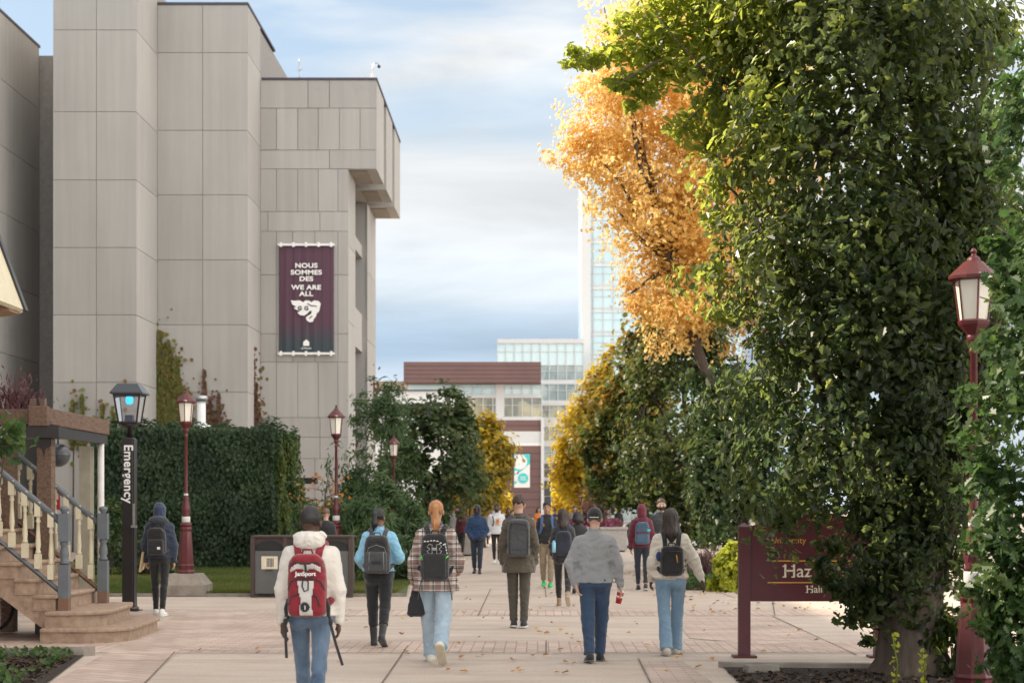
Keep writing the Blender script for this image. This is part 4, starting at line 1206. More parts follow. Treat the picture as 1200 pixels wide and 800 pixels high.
mb = MB(off=off); mb.prism([(xl, zb_), (xr, zb_)] + top[::-1], y - .035, y + .035); mb.build('panel', M['red_sign'], sgn, bevel=.004)
mb = MB(off=off)
for i in range(16): 
    a, b = top[i], top[i + 1]; mb.prism([a, b, (b[0], b[1] + .012), (a[0], a[1] + .012)], y - .05, y + .05)
mb.build('panel_edge', M['red_sign'], sgn)
for py, h in ((656.7, .013), (682, .013)):
    mb = MB(off=off); mb.box(GX(899, s), GX(1004, s), y - .040, y - .036, GZ(py, s) - h / 2, GZ(py, s) + h / 2); mb.build('rule', M['gold'], sgn)
text('University', .095, (GX(903, s) - off.x, -.037, GZ(633, s)), M['gold'], sgn, align='LEFT', bold=.0)
# hall name in slab lettering: bold letters with small slabs added
text('Haz', .205, (GX(917, s) - off.x, -.037, GZ(669, s)), M['sign_cream'], sgn, align='LEFT', bold=.0015)
text('Hall', .115, (GX(944, s) - off.x, -.037, GZ(690, s)), M['sign_cream'], sgn, align='LEFT', bold=.001)
mb = MB(off=off)
for cx_ in (918.6, 929.0):
    for zz in (662.9, 675.4): mb.box(GX(cx_, s) - .020, GX(cx_, s) + .020, y - .0395, y - .0365, GZ(zz, s) - .007, GZ(zz, s) + .007)
for cx_ in (945.0, 950.6):
    for zz in (686.4, 693.6): mb.box(GX(cx_, s) - .014, GX(cx_, s) + .014, y - .0395, y - .0365, GZ(zz, s) - .004, GZ(zz, s) + .004)
mb.build('letter_slabs', M['sign_cream'], sgn)

# ------------------------------------------------------------------ stairs
s1 = 93.7; Yn = FPX / s1; Yf = FPX / 85.8
st = empty('stone_staircase', (-6.2, (Yn + Yf) / 2, 0), 'stone porch staircase with rounded lowest steps at far left', 'stairs')
off = st.location
def step_plan(xr, bulge, y0, y1, xl):
    pts = [(xl, y0), (xr - .45 if bulge else xr, y0)]
    if bulge:
        for i in range(1, 10):
            t = PI / 2 * i / 9
            pts.append((xr - .45 + .45 * math.sin(t), y0 + .55 - .55 * math.cos(t)))
        pts += [(xr - .05, y1 - .5), (xr - .16, y1)]
    else: pts += [(xr, y1)]
    pts += [(xl, y1)]
    return pts
def stepo(plan, z0, z1_):
    mb = MB(off=off); mb.prism(plan, z0, z1_ - .05, 'z'); mb.build('step', M['stone_step'], st)
    cx = sum(p[0] for p in plan) / len(plan); cy = sum(p[1] for p in plan) / len(plan)
    big = [(p[0] + (.035 if p[0] > cx else 0), p[1] + (.03 if p[1] > cy else -.03)) for p in plan]
    mb = MB(off=off); mb.prism(big, z1_ - .05, z1_, 'z'); mb.build('tread', M['stone_step'], st, bevel=.015)
X3 = GX(62, s1)
stepo(step_plan(X3 + .95, 1, Yn - .35, Yf + .35, X3 - .06), 0.0, .19)
stepo(step_plan(X3 + .62, 1, Yn - .18, Yf + .15, X3 - .05), .19, .385)
hrise, run = .203, .23
n_st = 10
for i in range(n_st):
    xr = X3 + .02 - run * i; z1_ = .385 + hrise * (i + 1)
    stepo([(xr - run - .04, Yn), (xr, Yn), (xr, Yf), (xr - run - .04, Yf)] , z1_ - hrise, z1_)
# sloping soffit slab
mb = MB(off=off)
xe = X3 - run * n_st
mb.prism([(X3 + .02, .19), (X3 - .0, .385), (xe, .385 + hrise * n_st), (xe - 2.5, .385 + hrise * n_st), (xe - 2.5, hrise * n_st - .25), (xe, hrise * n_st - .25), (X3 - .1, .14)], Yn + .02, Yf - .02)
mb.build('stringer', M['stone_step'], st)
mb = MB(off=off); mb.box(xe - 2.6, xe, Yn - .02, Yf + .4, .385 + hrise * n_st, .385 + hrise * n_st + .06); mb.build('landing', M['stone_step'], st)
mb = MB(off=off); xx = GX(50, 88); mb.box(xx - .08, xx + .08, FPX / 88 - .08, FPX / 88 + .08, 0, 1.0); mb.build('support_post', M['black_paint'], st)
# railings
def newel(x, y, z, h, root, name='newel_post'):
    mb = MB(off=off); b = .064; r2 = math.sqrt(2)
    mb.lathe([(b * r2, 0), (b * r2, h * .32)], x, y, 4, z + h * .12, PI / 4, False)
    mb.lathe([(b * r2, h * .66), (b * r2, h * .93)], x, y, 4, z, PI / 4, False)
    mb.lathe([(.05, h * .44), (.068, h * .46), (.045, h * .48), (.062, h * .52), (.058, h * .56), (.04, h * .62), (.06, h * .64), (.05, h * .66)], x, y, 12, z)
    mb.lathe([(.04, h * .93), (.035, h * .94), (.062, h * .965), (.06, h * .985), (.03, h * 1.0), (.003, h * 1.005)], x, y, 12, z)
    o = mb.build(name, M['grey_paint'], root)
    mb = MB(off=off); mb.lathe([(b * r2 + .002, 0), (b * r2 + .002, h * .12)], x, y, 4, z, PI / 4, False); mb.build('post_foot', M['rust'], root)
def baluster(x, y, z, h, root):
    mb = MB(off=off); b = .038; r2 = math.sqrt(2)
    mb.lathe([(b * r2, 0), (b * r2, h * .22)], x, y, 4, z, PI / 4, False)
    mb.lathe([(.028, h * .22), (.04, h * .25), (.024, h * .28), (.036, h * .36), (.030, h * .45), (.020, h * .68), (.034, h * .71), (.022, h * .74), (.03, h * .78)], x, y, 10, z)
    mb.lathe([(b * r2, h * .78), (b * r2, h)], x, y, 4, z, PI / 4, False)
    mb.build('baluster', M['cream'], root)
slope = hrise / run
for (yy_, sc_x, lab) in ((Yn + .12, 77, 'near'), (Yf - .1, 121, 'far')):
    xn = X3 + .11 if lab == 'near' else GX(121, FPX / (Yf - .1))
    zt = 1.70
    newel(xn, yy_, .385, 1.31, st)
    L_ = 3.2
    za, zb3 = 1.50, .62
    if lab == 'far': zb3 = .56; za = 1.46
    mt = MB(off=off)
    mt.tube([(xn - .05, yy_, za), (xn - L_, yy_, za + L_ * slope * .93)], .045, 8)
    mt.build('handrail', M['grey_paint'], st)
    mt = MB(off=off); mt.tube([(xn - .05, yy_, zb3), (xn - L_, yy_, zb3 + L_ * slope * .93)], .032, 4, False)
    mt.build('bottom_rail', M['grey_paint'] if lab == 'near' else M['rust'], st)
    for i in range(1, 19):
        d = .165 * i
        baluster(xn - d, yy_, zb3 + .02 + d * slope * .93, za - zb3 - .04, st)

# ------------------------------------------------------------------ pergola
X = -6.62; s = 88
pg = empty('timber_pergola', (X - .6, 24.2, 0), 'rough brown timber pergola with carved posts beside the porch stairs', 'pergola')
off = pg.location
ya, yb3 = FPX / 88, FPX / 78.2
zt = GZ(478, s)
mb = MB(off=off); mb.box(X - .03, X + .13, ya, yb3 + .3, zt - .22, zt); mb.build('beam', M['timber'], pg, bevel=.012)
mb = MB(off=off); mb.box(X - .02, X + .10, ya + .1, yb3 + .3, zt - .36, zt - .225); mb.build('under_beam', M['black_paint'], pg)
mb = MB(off=off); mb.box(X - 2.2, X - .035, ya + .05, ya + .25, zt - .22, zt - .01); mb.build('beam', M['timber'], pg, bevel=.012)
mb = MB(off=off); mb.box(X - .12, X + .13, ya - .14, ya - .01, zt - .245, zt + .02); mb.build('beam_end', M['timber'], pg, bevel=.012)
mb = MB(off=off); mb.box(X - .30, X + .27, ya - .1, ya + .3, zt - .40, zt - .25); mb.build('capital', M['black_paint'], pg)
for dx, w_ in ((.045, .10), (-.45, .09)):
    mb = MB(off=off); mb.box(X + dx - w_, X + dx + w_, ya, ya + .2, .02, zt - .405); 
    mb.build('post', M['timber'], pg, bevel=.01)
    mb = MB(off=off); mb.prism([(X + dx - w_ - .002, zt - .405), (X + dx - w_ - .002, zt - .50), (X + dx - .02, zt - .54), (X + dx, zt - .64), (X + dx + .02, zt - .54), (X + dx + w_ + .002, zt - .50), (X + dx + w_ + .002, zt - .405)], ya - .012, ya - .002); mb.build('carving', M['black_paint'], pg)
for xx in (X + .02, X - .12): 
    mb = MB(off=off); mb.box(xx - .03, xx + .03, ya + .02, ya + .12, zt, zt + .13); mb.build('rafter_end', M['timber'], pg)
mb = MB(off=off); mb.tube([(X + .05, yb3 + .1, 0), (X + .05, yb3 + .1, zt - .36)], .05, 12); mb.build('steel_post', M['white_ring'], pg)
mb = MB(off=off); mb.box(X - .25, X - .08, yb3 + .0, yb3 + .2, 0, zt - .4); mb.build('post', mat('pale_post', (.33, .31, .24), .8), pg)
o = MB(off=(GX(68, 84), FPX / 84, GZ(533, 84))); o.sphere(o.off, .165, 24, 16); o.lathe([(.168, -.012), (.171, 0), (.168, .012)], o.off.x, o.off.y, 24, o.off.z); o.tube([(o.off.x, o.off.y, o.off.z + .16), (o.off.x, o.off.y, zt - .3)], .012, 6); p_ = o.off.copy(); o = o.build('globe_lamp', M['roof_steel']); o.location = p_
tag(o, 'dark round globe hanging under the pergola beam', 'globe lamp')
# purple plant above the pergola and green leaves at the picture edge
b = P(18, 480, 86); base = (b.x, b.y, b.z - .1)
r = empty('purple_shrub', base, 'dark purple spiky plant showing above the pergola', 'plant')
C = np.array(base) + np.stack([rng.normal(0, .17, 900), rng.normal(0, .15, 900), np.abs(rng.normal(0, .22, 900))], 1)
link_mesh('foliage', leaf_mesh('foliage', C - np.array(base), unit(900), unit(900) * .4 + [0, 0, 1], rng.uniform(.06, .13, 900), rng.random(900) * .5, 'needle'), LM['purple'], r)
mb = MB(off=base)
for i in range(9): mb.tube([base, (base[0] + random.uniform(-.25, .25), base[1], base[2] + random.uniform(.3, .62))], [.01, .003], 4)
mb.build('stem', LM['purple'], r)
b = P(8, 515, 95); base = (b.x, b.y, 0)
r = empty('leafy_shoot', base, 'fresh green leafy shoot in front of the pergola at the picture edge', 'plant')
n_ = 130
C = np.array([b.x, b.y, b.z]) + rng.normal(0, 1, (n_, 3)) * [.16, .1, .18]
link_mesh('foliage', leaf_mesh('foliage', C - np.array(base), unit(n_) + [0, -.8, .4], unit(n_), rng.uniform(.08, .15, n_), rng.random(n_), 'oval'), LM['oak'], r)
mb = MB(off=base); mb.tube([(b.x - .3, b.y, 0), (b.x - .2, b.y, 1.2), (b.x, b.y, b.z)], [.02, .015, .008], 5); mb.build('stem', M['twig'], r)
# red notice beneath the porch
o = MB(off=(GX(62, 75), FPX / 75, 1.5)); o.box(GX(56, 75), GX(70, 75), FPX / 75, FPX / 75 + .03, GZ(597, 75), GZ(570, 75)); q = o.off.copy(); o = o.build('red_notice', mat('notice_red', (.35, .03, .03), .6)); o.location = q
mbp = MB(off=q); mbp.tube([(q.x, q.y + .04, 0), (q.x, q.y + .04, 1.7)], .025, 8); mbp.build('post', M['steel'], o)
tag(o, 'small red notice seen between the porch balusters', 'sign')

# ------------------------------------------------------------------ house corner (mansard roof) at far left
hs = empty('brick_house', (-10.5, 26, 0), 'old house with a steep eave, only its roof corner in view at far left', 'house')
off = hs.location
s = 80; y0h = FPX / s
xe = GX(24, s); ze = GZ(366, s)
wall_x = xe - .55
mb = MB(off=off); mb.box(wall_x - 5, wall_x, y0h - 9, y0h - .6, 0, ze + .02); mb.build('wall', mat('house_brick', (.22, .09, .06), .9, bump=.3), hs)
zt_h = GZ(270, s); xt = xe - (zt_h - ze) * .36
mb = MB(off=off); mb.prism([(xe, ze), (xe + .05, ze + .04), (xt + .05, zt_h), (xt - 4, zt_h + .3), (xt - 4, zt_h), (xt, zt_h - .05)], y0h - 9, y0h - .02); mb.build('roof', M['cream'], hs)
mb = MB(off=off); mb.prism([(xe, ze), (xe + .03, ze + .03), (xt + .02, zt_h), (xt - .08, zt_h), (xe - .12, ze - .02)], y0h - .015, y0h + .06); mb.build('fascia', M['white'], hs)
mb = MB(off=off); mb.prism([(xe + .035, ze + .02), (xe + .09, ze + .03), (xt + .09, zt_h), (xt + .03, zt_h)], y0h - .03, y0h + .10); mb.build('drip_edge', M['black_paint'], hs)
mb = MB(off=off); mb.prism([(xe - .01, ze - .03), (xe - .5, ze - .10), (xe - .5, ze + .5), (xt, zt_h - .1)], y0h - .5, y0h - .02); mb.build('soffit', mat('soffit_wood', (.36, .24, .15), .8), hs)
# bicycle under the stairs, only its wheel edge shows
bk = empty('bicycle', (GX(-12, 88), FPX / 88, 0), 'bicycle leaning beneath the stairs, only the wheel edge in view', 'bicycle')
off = bk.location
cx_, cz_ = GX(-14, 88), .36
for dxw in (0, -1.05):
    ring = [(cx_ + dxw + .33 * math.cos(2 * PI * i / 32), FPX / 88, cz_ + .33 * math.sin(2 * PI * i / 32)) for i in range(33)]
    mb = MB(off=off); mb.tube(ring, .022, 8); wheel = mb.build('wheel', M['rubber'], bk)
    mb = MB(off=off)
    for i in range(14):
        a = 2 * PI * i / 14
        mb.tube([(cx_ + dxw, FPX / 88, cz_), (cx_ + dxw + .31 * math.cos(a), FPX / 88, cz_ + .31 * math.sin(a))], .004, 4)
    mb.build('spokes', M['steel'], wheel)
yb4 = FPX / 88
mb = MB(off=off)
for a, b in (((0, .36), (-.12, .85)), ((-.12, .85), (-.16, 1.0)), ((-.1, .8), (-.62, .78)), ((-.1, .72), (-.55, .32)), ((-.55, .32), (-.66, .85)), ((-.55, .32), (-1.05, .36)), ((-.62, .78), (-1.05, .36))):
    mb.tube([(cx_ + a[0], yb4, a[1]), (cx_ + b[0], yb4, b[1])], .018, 8)
mb.build('frame', M['grey_paint'], bk)
mb = MB(off=off); mb.sphere((cx_ - .67, yb4, .9), .1, 10, 6, (1.3, .7, .35)); mb.build('saddle', M['black'], bk)
mb = MB(off=off); mb.tube([(cx_ - .16, yb4 - .25, 1.02), (cx_ - .16, yb4 + .25, 1.02)], .014, 8); mb.build('handlebar', M['steel'], bk)
# low stone block behind the stairs
o = MB(off=(GX(98, 72), FPX / 72, 0)); o.box(GX(83, 72), GX(113, 72), FPX / 72, FPX / 72 + .5, 0, .42); q = o.off.copy(); o = o.build('stone_block', M['plinth'], bevel=.03); o.location = q
tag(o, 'low grey stone block on the ground behind the porch stairs', 'stone block')
o = MB(off=(GX(30, 70), FPX / 70, 0)); o.box(GX(-60, 70), GX(62, 70), FPX / 70, FPX / 70 + .4, 0, .62); q = o.off.copy(); o = o.build('low_wall', M['planter'], bevel=.03); o.location = q
tag(o, 'low grey wall seen through the gap beneath the stairs', 'wall')

# ------------------------------------------------------------------ planters
def planter(px0, px1, pt, s, label, flowers=True, dep=1.4):
    x0, x1, y = GX(px0, s), GX(px1, s), FPX / s
    h = GZ(pt, s)
    r = empty('planter_box', ((x0 + x1) / 2, y + dep / 2, 0), label, 'planter', 'concrete planters round the plaza')
    off = r.location
    mb = MB(off=off); mb.box(x0 + .04, x1 - .04, y + .04, y + dep, .06, h - .12); mb.build('box', M['planter'], r, bevel=.02)
    mb = MB(off=off); mb.box(x0, x1, y, y + dep + .04, h - .115, h); mb.build('rim', M['planter'], r, bevel=.02)
    mb = MB(off=off); mb.box(x0 + .12, x1 - .12, y + .12, y + dep - .1, 0, .065); mb.build('foot', M['black'], r)
    return r, (x0, x1, y, h, dep)
r, q = planter(655, 736, 617, 30, 'large grey concrete planter with pink flowers beside the parked car')
x0, x1, y, h, dep = q
def plant_on(name, label, cat, C, m, size, base, kind='oval', D=None, stem=True):
    n_ = len(C)
    r_ = empty(name, base, label, cat)
    link_mesh('foliage', leaf_mesh('foliage', C - np.array(base), unit(n_) + [0, -.5, .5], unit(n_) * .5 + (D if D is not None else [0, 0, .6]), size * rng.uniform(.6, 1.4, n_), rng.random(n_), kind), m, r_)
    if stem:
        mb = MB(off=base)
        for i in range(8):
            c = C[rng.integers(len(C))]; mb.tube([base, tuple(c)], [.02, .006], 4)
        mb.build('stem', M['twig'], r_)
    return r_
n_ = 800
C = np.stack([rng.uniform(x0, GX(729, 30), n_), rng.uniform(y, y + dep, n_), h + np.abs(rng.normal(0, .14, n_))], 1)
plant_on('pink_flowers', 'bright pink flowers filling the large planter', 'flowers', C, LM['pink'], .12, ((x0 + x1) / 2, y + .7, h - .12))
n_ = 700
C = np.stack([GX(698, 30) + rng.normal(0, .3, n_), y + .8 + rng.normal(0, .25, n_), h + np.abs(rng.normal(0, .65, n_))], 1)
plant_on('tall_grass', 'tall reddish grass tuft standing in the pink flowers', 'plant', C, LM['purple'], .3, (GX(698, 30), y + .8, h - .1), 'needle')
planter(519, 556, 619, 33, 'pale concrete planter between the ponytail woman and the blue hoodie')
planter(480, 512, 622, 34, 'grey concrete planter behind the woman with the ponytail')
planter(592, 650, 624, 24, 'low distant concrete planter seen across the middle of the plaza', dep=1.6)
# far plaza wall, pale
o = MB(off=(GX(560, 20), 100, 0)); o.box(GX(470, 20), GX(660, 20), 100, 100.4, 0, GZ(607, 20)); q = o.off.copy(); o = o.build('plaza_wall', M['white_panel']); o.location = q
tag(o, 'long pale low wall across the far end of the plaza', 'wall')

# ------------------------------------------------------------------ parked car
s = 27.5; x0 = GX(714, s); y = FPX / s; Lc = 4.5
car = empty('parked_car', (x0 + Lc / 2, y, 0), 'dark blue saloon car parked behind the planter, mostly hidden', 'car')
off = car.location
lower = [(0, .28), (0, .62), (.08, .78), (.62, .90), (1.0, .95), (3.7, .98), (4.35, .94), (4.5, .72), (4.5, .30)]
roof = [(.72, .93), (1.0, 1.12), (1.45, 1.38), (1.9, 1.47), (2.6, 1.49), (3.2, 1.42), (3.65, 1.22), (3.95, .97)]
glassp = [(.86, .95), (1.1, 1.13), (1.5, 1.34), (1.92, 1.42), (2.6, 1.435), (3.15, 1.37), (3.5, 1.2), (3.75, .97)]
def loftcar(pts, w0, w1, zc):
    V = []; n_ = len(pts)
    for yy_, f in ((-w0, 0), (w0, 0)):
        for px_, pz in pts:
            ww = w0 + (w1 - w0) * max(0, (pz - zc[0]) / (zc[1] - zc[0]))
            V.append((x0 + px_, y + .9 + (ww if yy_ > 0 else -ww), pz))
    return V, [tuple(range(n_)), tuple(range(2 * n_ - 1, n_ - 1, -1))] + [(i, i + n_, (i + 1) % n_ + n_, (i + 1) % n_) for i in range(n_)]
mb = MB(off=off); mb.add(*loftcar(lower, .86, .89, (.3, 1))); mb.build('body', M['car_paint'], car, bevel=.04)
mb = MB(off=off); mb.add(*loftcar(roof, .86, .66, (.93, 1.49))); mb.build('roof', M['car_paint'], car, bevel=.03)
mb = MB(off=off); mb.add(*loftcar(glassp, .868, .683, (.93, 1.49)))
mb.build('window', M['car_glass'], car)
for px_ in (1.55, 2.6):
    mb = MB(off=off); mb.box(x0 + px_, x0 + px_ + .07, y + .9 - .885, y + .9 + .885, .96, 1.0)
    mb.tube([(x0 + px_, y + .9 - .875, .97), (x0 + px_ + .05, y + .9 - .695, 1.44)], .03, 4, False); mb.build('pillar', M['car_paint'], car)
for px_ in (.85, 3.6):
    mb = MB(off=off); ring = [(r_, z_) for r_, z_ in ()]
    pts = [(x0 + px_ + .32 * math.cos(2 * PI * i / 24), .32 + .32 * math.sin(2 * PI * i / 24)) for i in range(24)]
    mb.prism(pts, y - .01, y + .2); wh = mb.build('wheel', M['rubber'], car)
    pts = [(x0 + px_ + .2 * math.cos(2 * PI * i / 16), .32 + .2 * math.sin(2 * PI * i / 16)) for i in range(16)]
    mb = MB(off=off); mb.prism(pts, y - .025, y - .012); mb.build('rim', M['steel'], wh)
mb = MB(off=off); mb.box(x0 - .01, x0 + .1, y + .1, y + .4, .62, .74); mb.build('headlight', M['white'], car)

# ------------------------------------------------------------------ trees
def smooth_t(C, t, lo, hi, ax=2, gain=.4):
    return t + (np.clip((C[:, ax] - lo) / (hi - lo), 0, 1) - .5) * gain
# left evergreens
G_L = 'trees on the left of the walk'
tree('evergreen_tree', (GX(436, 35.5), FPX / 35.5, 0), [pxblob(440, 540, 42, 75, 35.5), pxblob(425, 600, 40, 50, 35.5), pxblob(462, 570, 30, 70, 35.5), pxblob(415, 560, 25, 45, 35.5), pxblob(447, 505, 18, 40, 35.5)],
     'feathery dark green tree right behind the red lamp post', 'tree', LM['cedar'], 800, 28, .34, .22, 'needle', .12, group=G_L, droop=-.9, up=.2)
tree('broad_evergreen_tree', (GX(505, 34), FPX / 34, 0), [pxblob(510, 535, 46, 62, 34), pxblob(490, 580, 42, 50, 34), pxblob(535, 560, 28, 60, 34), pxblob(540, 510, 16, 40, 34)],
     'rounded dark green tree behind the woman with the ponytail', 'tree', LM['dark'], 800, 28, .38, .17, 'oval', .14, group=G_L, tintf=lambda C, t: t + .12)
tree('evergreen_shrub', (GX(452, 52), FPX / 52, 0), [pxblob(450, 625, 38, 52, 52), pxblob(428, 645, 25, 40, 52), pxblob(478, 640, 22, 36, 52)],
     'bushy light green evergreen shrub between the two women', 'shrub', LM['cedar'], 520, 30, .24, .20, 'needle', .05, group=G_L, droop=-1.1, up=.2, tintf=lambda C, t: t + .08)
tree('evergreen_shrub', (GX(408, 46), FPX / 46, 0), [pxblob(404, 625, 30, 36, 46), pxblob(372, 625, 24, 26, 44)],
     'low green hedge shrub behind the litter bins', 'shrub', LM['cedar'], 260, 28, .24, .18, 'needle', .05, group=G_L, droop=-1.1, up=.2)
# bare sapling with a few orange leaves
b = P(381, 0, 48); base = (b.x, b.y, 0)
r = empty('young_sapling', base, 'nearly bare sapling with a few orange leaves beyond the bins', 'tree')
mb = MB(off=base); mb.tube([base, (b.x, b.y, 2.0), (b.x + .12, b.y, GZ(545, 48))], [.03, .02, .006], 6)
brs = []
for (px, py) in ((355, 583), (362, 571), (397, 577), (390, 589), (360, 590), (396, 565), (372, 560), (384, 596), (370, 597)):
    e_ = P(px, py, 48); brs.append(e_); mb.tube([(b.x + .03, b.y, e_.z - .1), tuple(e_)], [.012, .004], 5)
mb.build('trunk', M['twig'], r)
C = np.concatenate([np.array(e_) + rng.normal(0, .13, (10, 3)) * [1.3, 1, .5] for e_ in brs])
link_mesh('crown', leaf_mesh('crown', C - np.array(base), unit(len(C)) + [0, -.6, .3], unit(len(C)), rng.uniform(.06, .12, len(C)), rng.random(len(C)) * .5, 'oval'), leaf_mat('sapling_leaf', [(.35, .12, .03), (.45, .2, .05), (.3, .08, .05)], .3), r)
# autumn tree on the left, far
tree('autumn_maple', (GX(566, 27), FPX / 27, 0), [pxblob(566, 550, 24, 42, 27), pxblob(579, 538, 17, 26, 27), pxblob(556, 570, 22, 28, 27), pxblob(568, 515, 13, 20, 27)],
     'orange yellow maple left of the brown building', 'tree', LM['yellow'], 400, 26, .6, .20, 'maple', .12, group='autumn trees down the walk', tintf=lambda C, t: t + .05 + (vnoise(C[:, 0], C[:, 1], C[:, 2]) - .5) * .5)
tree('green_shrub', (GX(548, 29), FPX / 29, 0), [pxblob(548, 585, 22, 26, 29)], 'green yellow shrub at the foot of the left autumn maple', 'shrub', LM['yellow'], 130, 22, .4, .24, 'oval', .06, tintf=lambda C, t: t * .4)
tree('yellow_shrub', (GX(592, 20), FPX / 20, 0), [pxblob(592, 592, 8, 12, 20), pxblob(598, 596, 8, 9, 20)], 'small bright yellow shrub below the teal banner', 'shrub', LM['yellow'], 70, 20, .4, .25, 'oval', .06, tintf=lambda C, t: t * .3 + .75)
# right side, far to near
tree('autumn_maple', (GX(690, 24), FPX / 24, 0), [pxblob(686, 520, 28, 46, 24), pxblob(706, 475, 24, 42, 24), pxblob(680, 562, 24, 28, 24), pxblob(712, 540, 32, 50, 24), pxblob(725, 450, 22, 42, 24), pxblob(666, 545, 13, 26, 24)],
     'golden yellow maple right of the teal banner', 'tree', LM['yellow'], 900, 26, .62, .21, 'maple', .16, group='autumn trees down the walk',
     tintf=lambda C, t: t * .7 + .50 - np.clip((C[:, 0] - GX(672, 27)) / 2.6, 0, 1) * .52 + (vnoise(C[:, 0] * .8, C[:, 1], C[:, 2] * .8) - .5) * .5)
tree('yellow_shrub', (GX(658, 22), FPX / 22, 0), [pxblob(660, 590, 12, 14, 22), pxblob(672, 588, 12, 13, 22)], 'bright yellow shrub below the golden maple', 'shrub', LM['yellow'], 90, 20, .4, .25, 'oval', .06, tintf=lambda C, t: t * .3 + .72)
tree('turning_tree', (GX(775, 38), FPX / 38, 0), [pxblob(740, 500, 36, 70, 38), pxblob(722, 540, 34, 50, 38), pxblob(755, 440, 28, 50, 38), pxblob(762, 400, 22, 38, 38), pxblob(752, 560, 30, 32, 38)],
     'green brown turning tree next to the golden maple', 'tree', LM['mixed'], 900, 26, .42, .17, 'maple', .14, group='dark columnar trees on the right',
     tintf=lambda C, t: smooth_t(C, t, 2, 8, gain=.35))
tree('columnar_oak', (GX(800, 44), FPX / 44, 0), [pxblob(800, 430, 44, 70, 44), pxblob(806, 390, 30, 42, 44), pxblob(795, 520, 56, 80, 44), pxblob(822, 590, 50, 45, 44), pxblob(770, 470, 30, 60, 44), pxblob(835, 480, 35, 90, 44)],
     'dense dark green oak behind the woman in the white cardigan', 'tree', LM['mixed'], 1500, 26, .42, .15, 'oak', .18, group='dark columnar trees on the right',
     tintf=lambda C, t: t * .70 + .0 + np.clip((C[:, 2] - 5.5) / 2, 0, 1) * .25)
tree('columnar_oak', (GX(872, 50), FPX / 50, 0), [pxblob(872, 440, 40, 100, 50), pxblob(845, 430, 34, 80, 50), pxblob(865, 560, 48, 60, 50), pxblob(858, 600, 46, 40, 50), pxblob(905, 520, 50, 120, 50)],
     'dark oak touching the left edge of the giant green tree', 'tree', LM['dark'], 1100, 26, .40, .15, 'oak', .18, group='dark columnar trees on the right')
# orange tree
ob = [pxblob(*a, 50) for a in ((830, 290, 60, 80), (862, 360, 50, 50), (760, 60, 70, 60), (740, 10, 60, 40), (770, 130, 100, 62), (718, 170, 62, 46), (800, 210, 80, 70), (745, 235, 60, 50), (775, 300, 60, 52), (815, 320, 60, 60), (845, 100, 110, 90), (790, 40, 85, 55), (745, 350, 26, 25), (690, 185, 42, 30), (880, 200, 90, 120), (730, 110, 52, 30), (800, 370, 50, 40))]
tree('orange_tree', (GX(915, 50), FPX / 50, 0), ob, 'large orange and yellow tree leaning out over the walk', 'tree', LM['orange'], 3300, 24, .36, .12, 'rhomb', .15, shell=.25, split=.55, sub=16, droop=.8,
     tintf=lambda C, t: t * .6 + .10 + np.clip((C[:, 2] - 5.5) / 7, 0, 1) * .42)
# giant hornbeam
S = 117
hb_blobs = [pxblob(*a, S) for a in ((1050, 640, 92, 56), (1002, 555, 142, 90), (1015, 450, 158, 130), (1020, 330, 172, 130), (1015, 210, 185, 130), (1010, 90, 190, 130), (1000, -30, 200, 130), (1010, -160, 170, 130), (1052, 690, 58, 36), (1100, 500, 80, 140))]
hb_blobs = [(b[0], b[1] + .0, b[2], b[3], b[4] * .80, b[5]) for b in hb_blobs]
base = (GX(1068, 117), FPX / 117, 0)
hb = empty('hornbeam_tree', base, 'giant dark green columnar tree with thick trunk on the right', 'tree')
mb = MB(off=base)
bx_, by_ = base[0], base[1]
V0 = []
for i, (z, r_, dx) in enumerate(((-.1, .42, 0), (.1, .35, 0), (.35, .315, 0), (.7, .30, .0), (.95, .33, .03), (1.15, .37, .08))):
    pass
prof = [(-.15, .47), (0, .40), (.15, .34), (.45, .305), (.8, .30), (1.05, .34), (1.25, .36)]
sg_ = 28; V = []; F = []
for z, r_ in prof:
    for k in range(sg_):
        a = 2 * PI * k / sg_
        rr = r_ * (1 + .07 * math.sin(3 * a + .5) + .045 * math.sin(5 * a + z * 1.5) + .03 * math.sin(11 * a) + (.10 * max(0, math.cos(2 * a)) if z < .1 else 0))
        V.append((bx_ + rr * math.cos(a), by_ + rr * math.sin(a), z))
for i in range(len(prof) - 1):
    for k in range(sg_):
        k2 = (k + 1) % sg_
        F.append((i * sg_ + k, i * sg_ + k2, (i + 1) * sg_ + k2, (i + 1) * sg_ + k))
mb.add(V, F, True)
stems = [((bx_ + .18, by_, 1.0), (GX(1122, S), by_ + .1, 2.0), (GX(1118, S), by_ + .2, 4.5), .17), ((bx_ - .15, by_, 1.0), (GX(1010, S), by_, 2.4), (GX(975, S), by_ + .1, 5.5), .15),
         ((bx_, by_ + .1, 1.0), (GX(1050, S), by_ + .2, 2.8), (GX(1040, S), by_ + .2, 6.5), .16), ((bx_ + .1, by_ + .12, 1.05), (GX(1090, S), by_ + .4, 2.2), (GX(1085, S), by_ + .5, 6.0), .14), ((bx_ - .2, by_ + .1, 1.0), (GX(985, S), by_ + .3, 2.2), (GX(930, S), by_ + .3, 4.8), .11)]
for a, b_, c_, r_ in stems:
    mb.tube([a, tuple(Vector(a).lerp(Vector(b_), .5) + Vector((.03, 0, .05))), b_, tuple(Vector(b_).lerp(Vector(c_), .5)), c_], [r_, r_ * .92, r_ * .8, r_ * .55, r_ * .2], 12)
rs = random.Random(3)
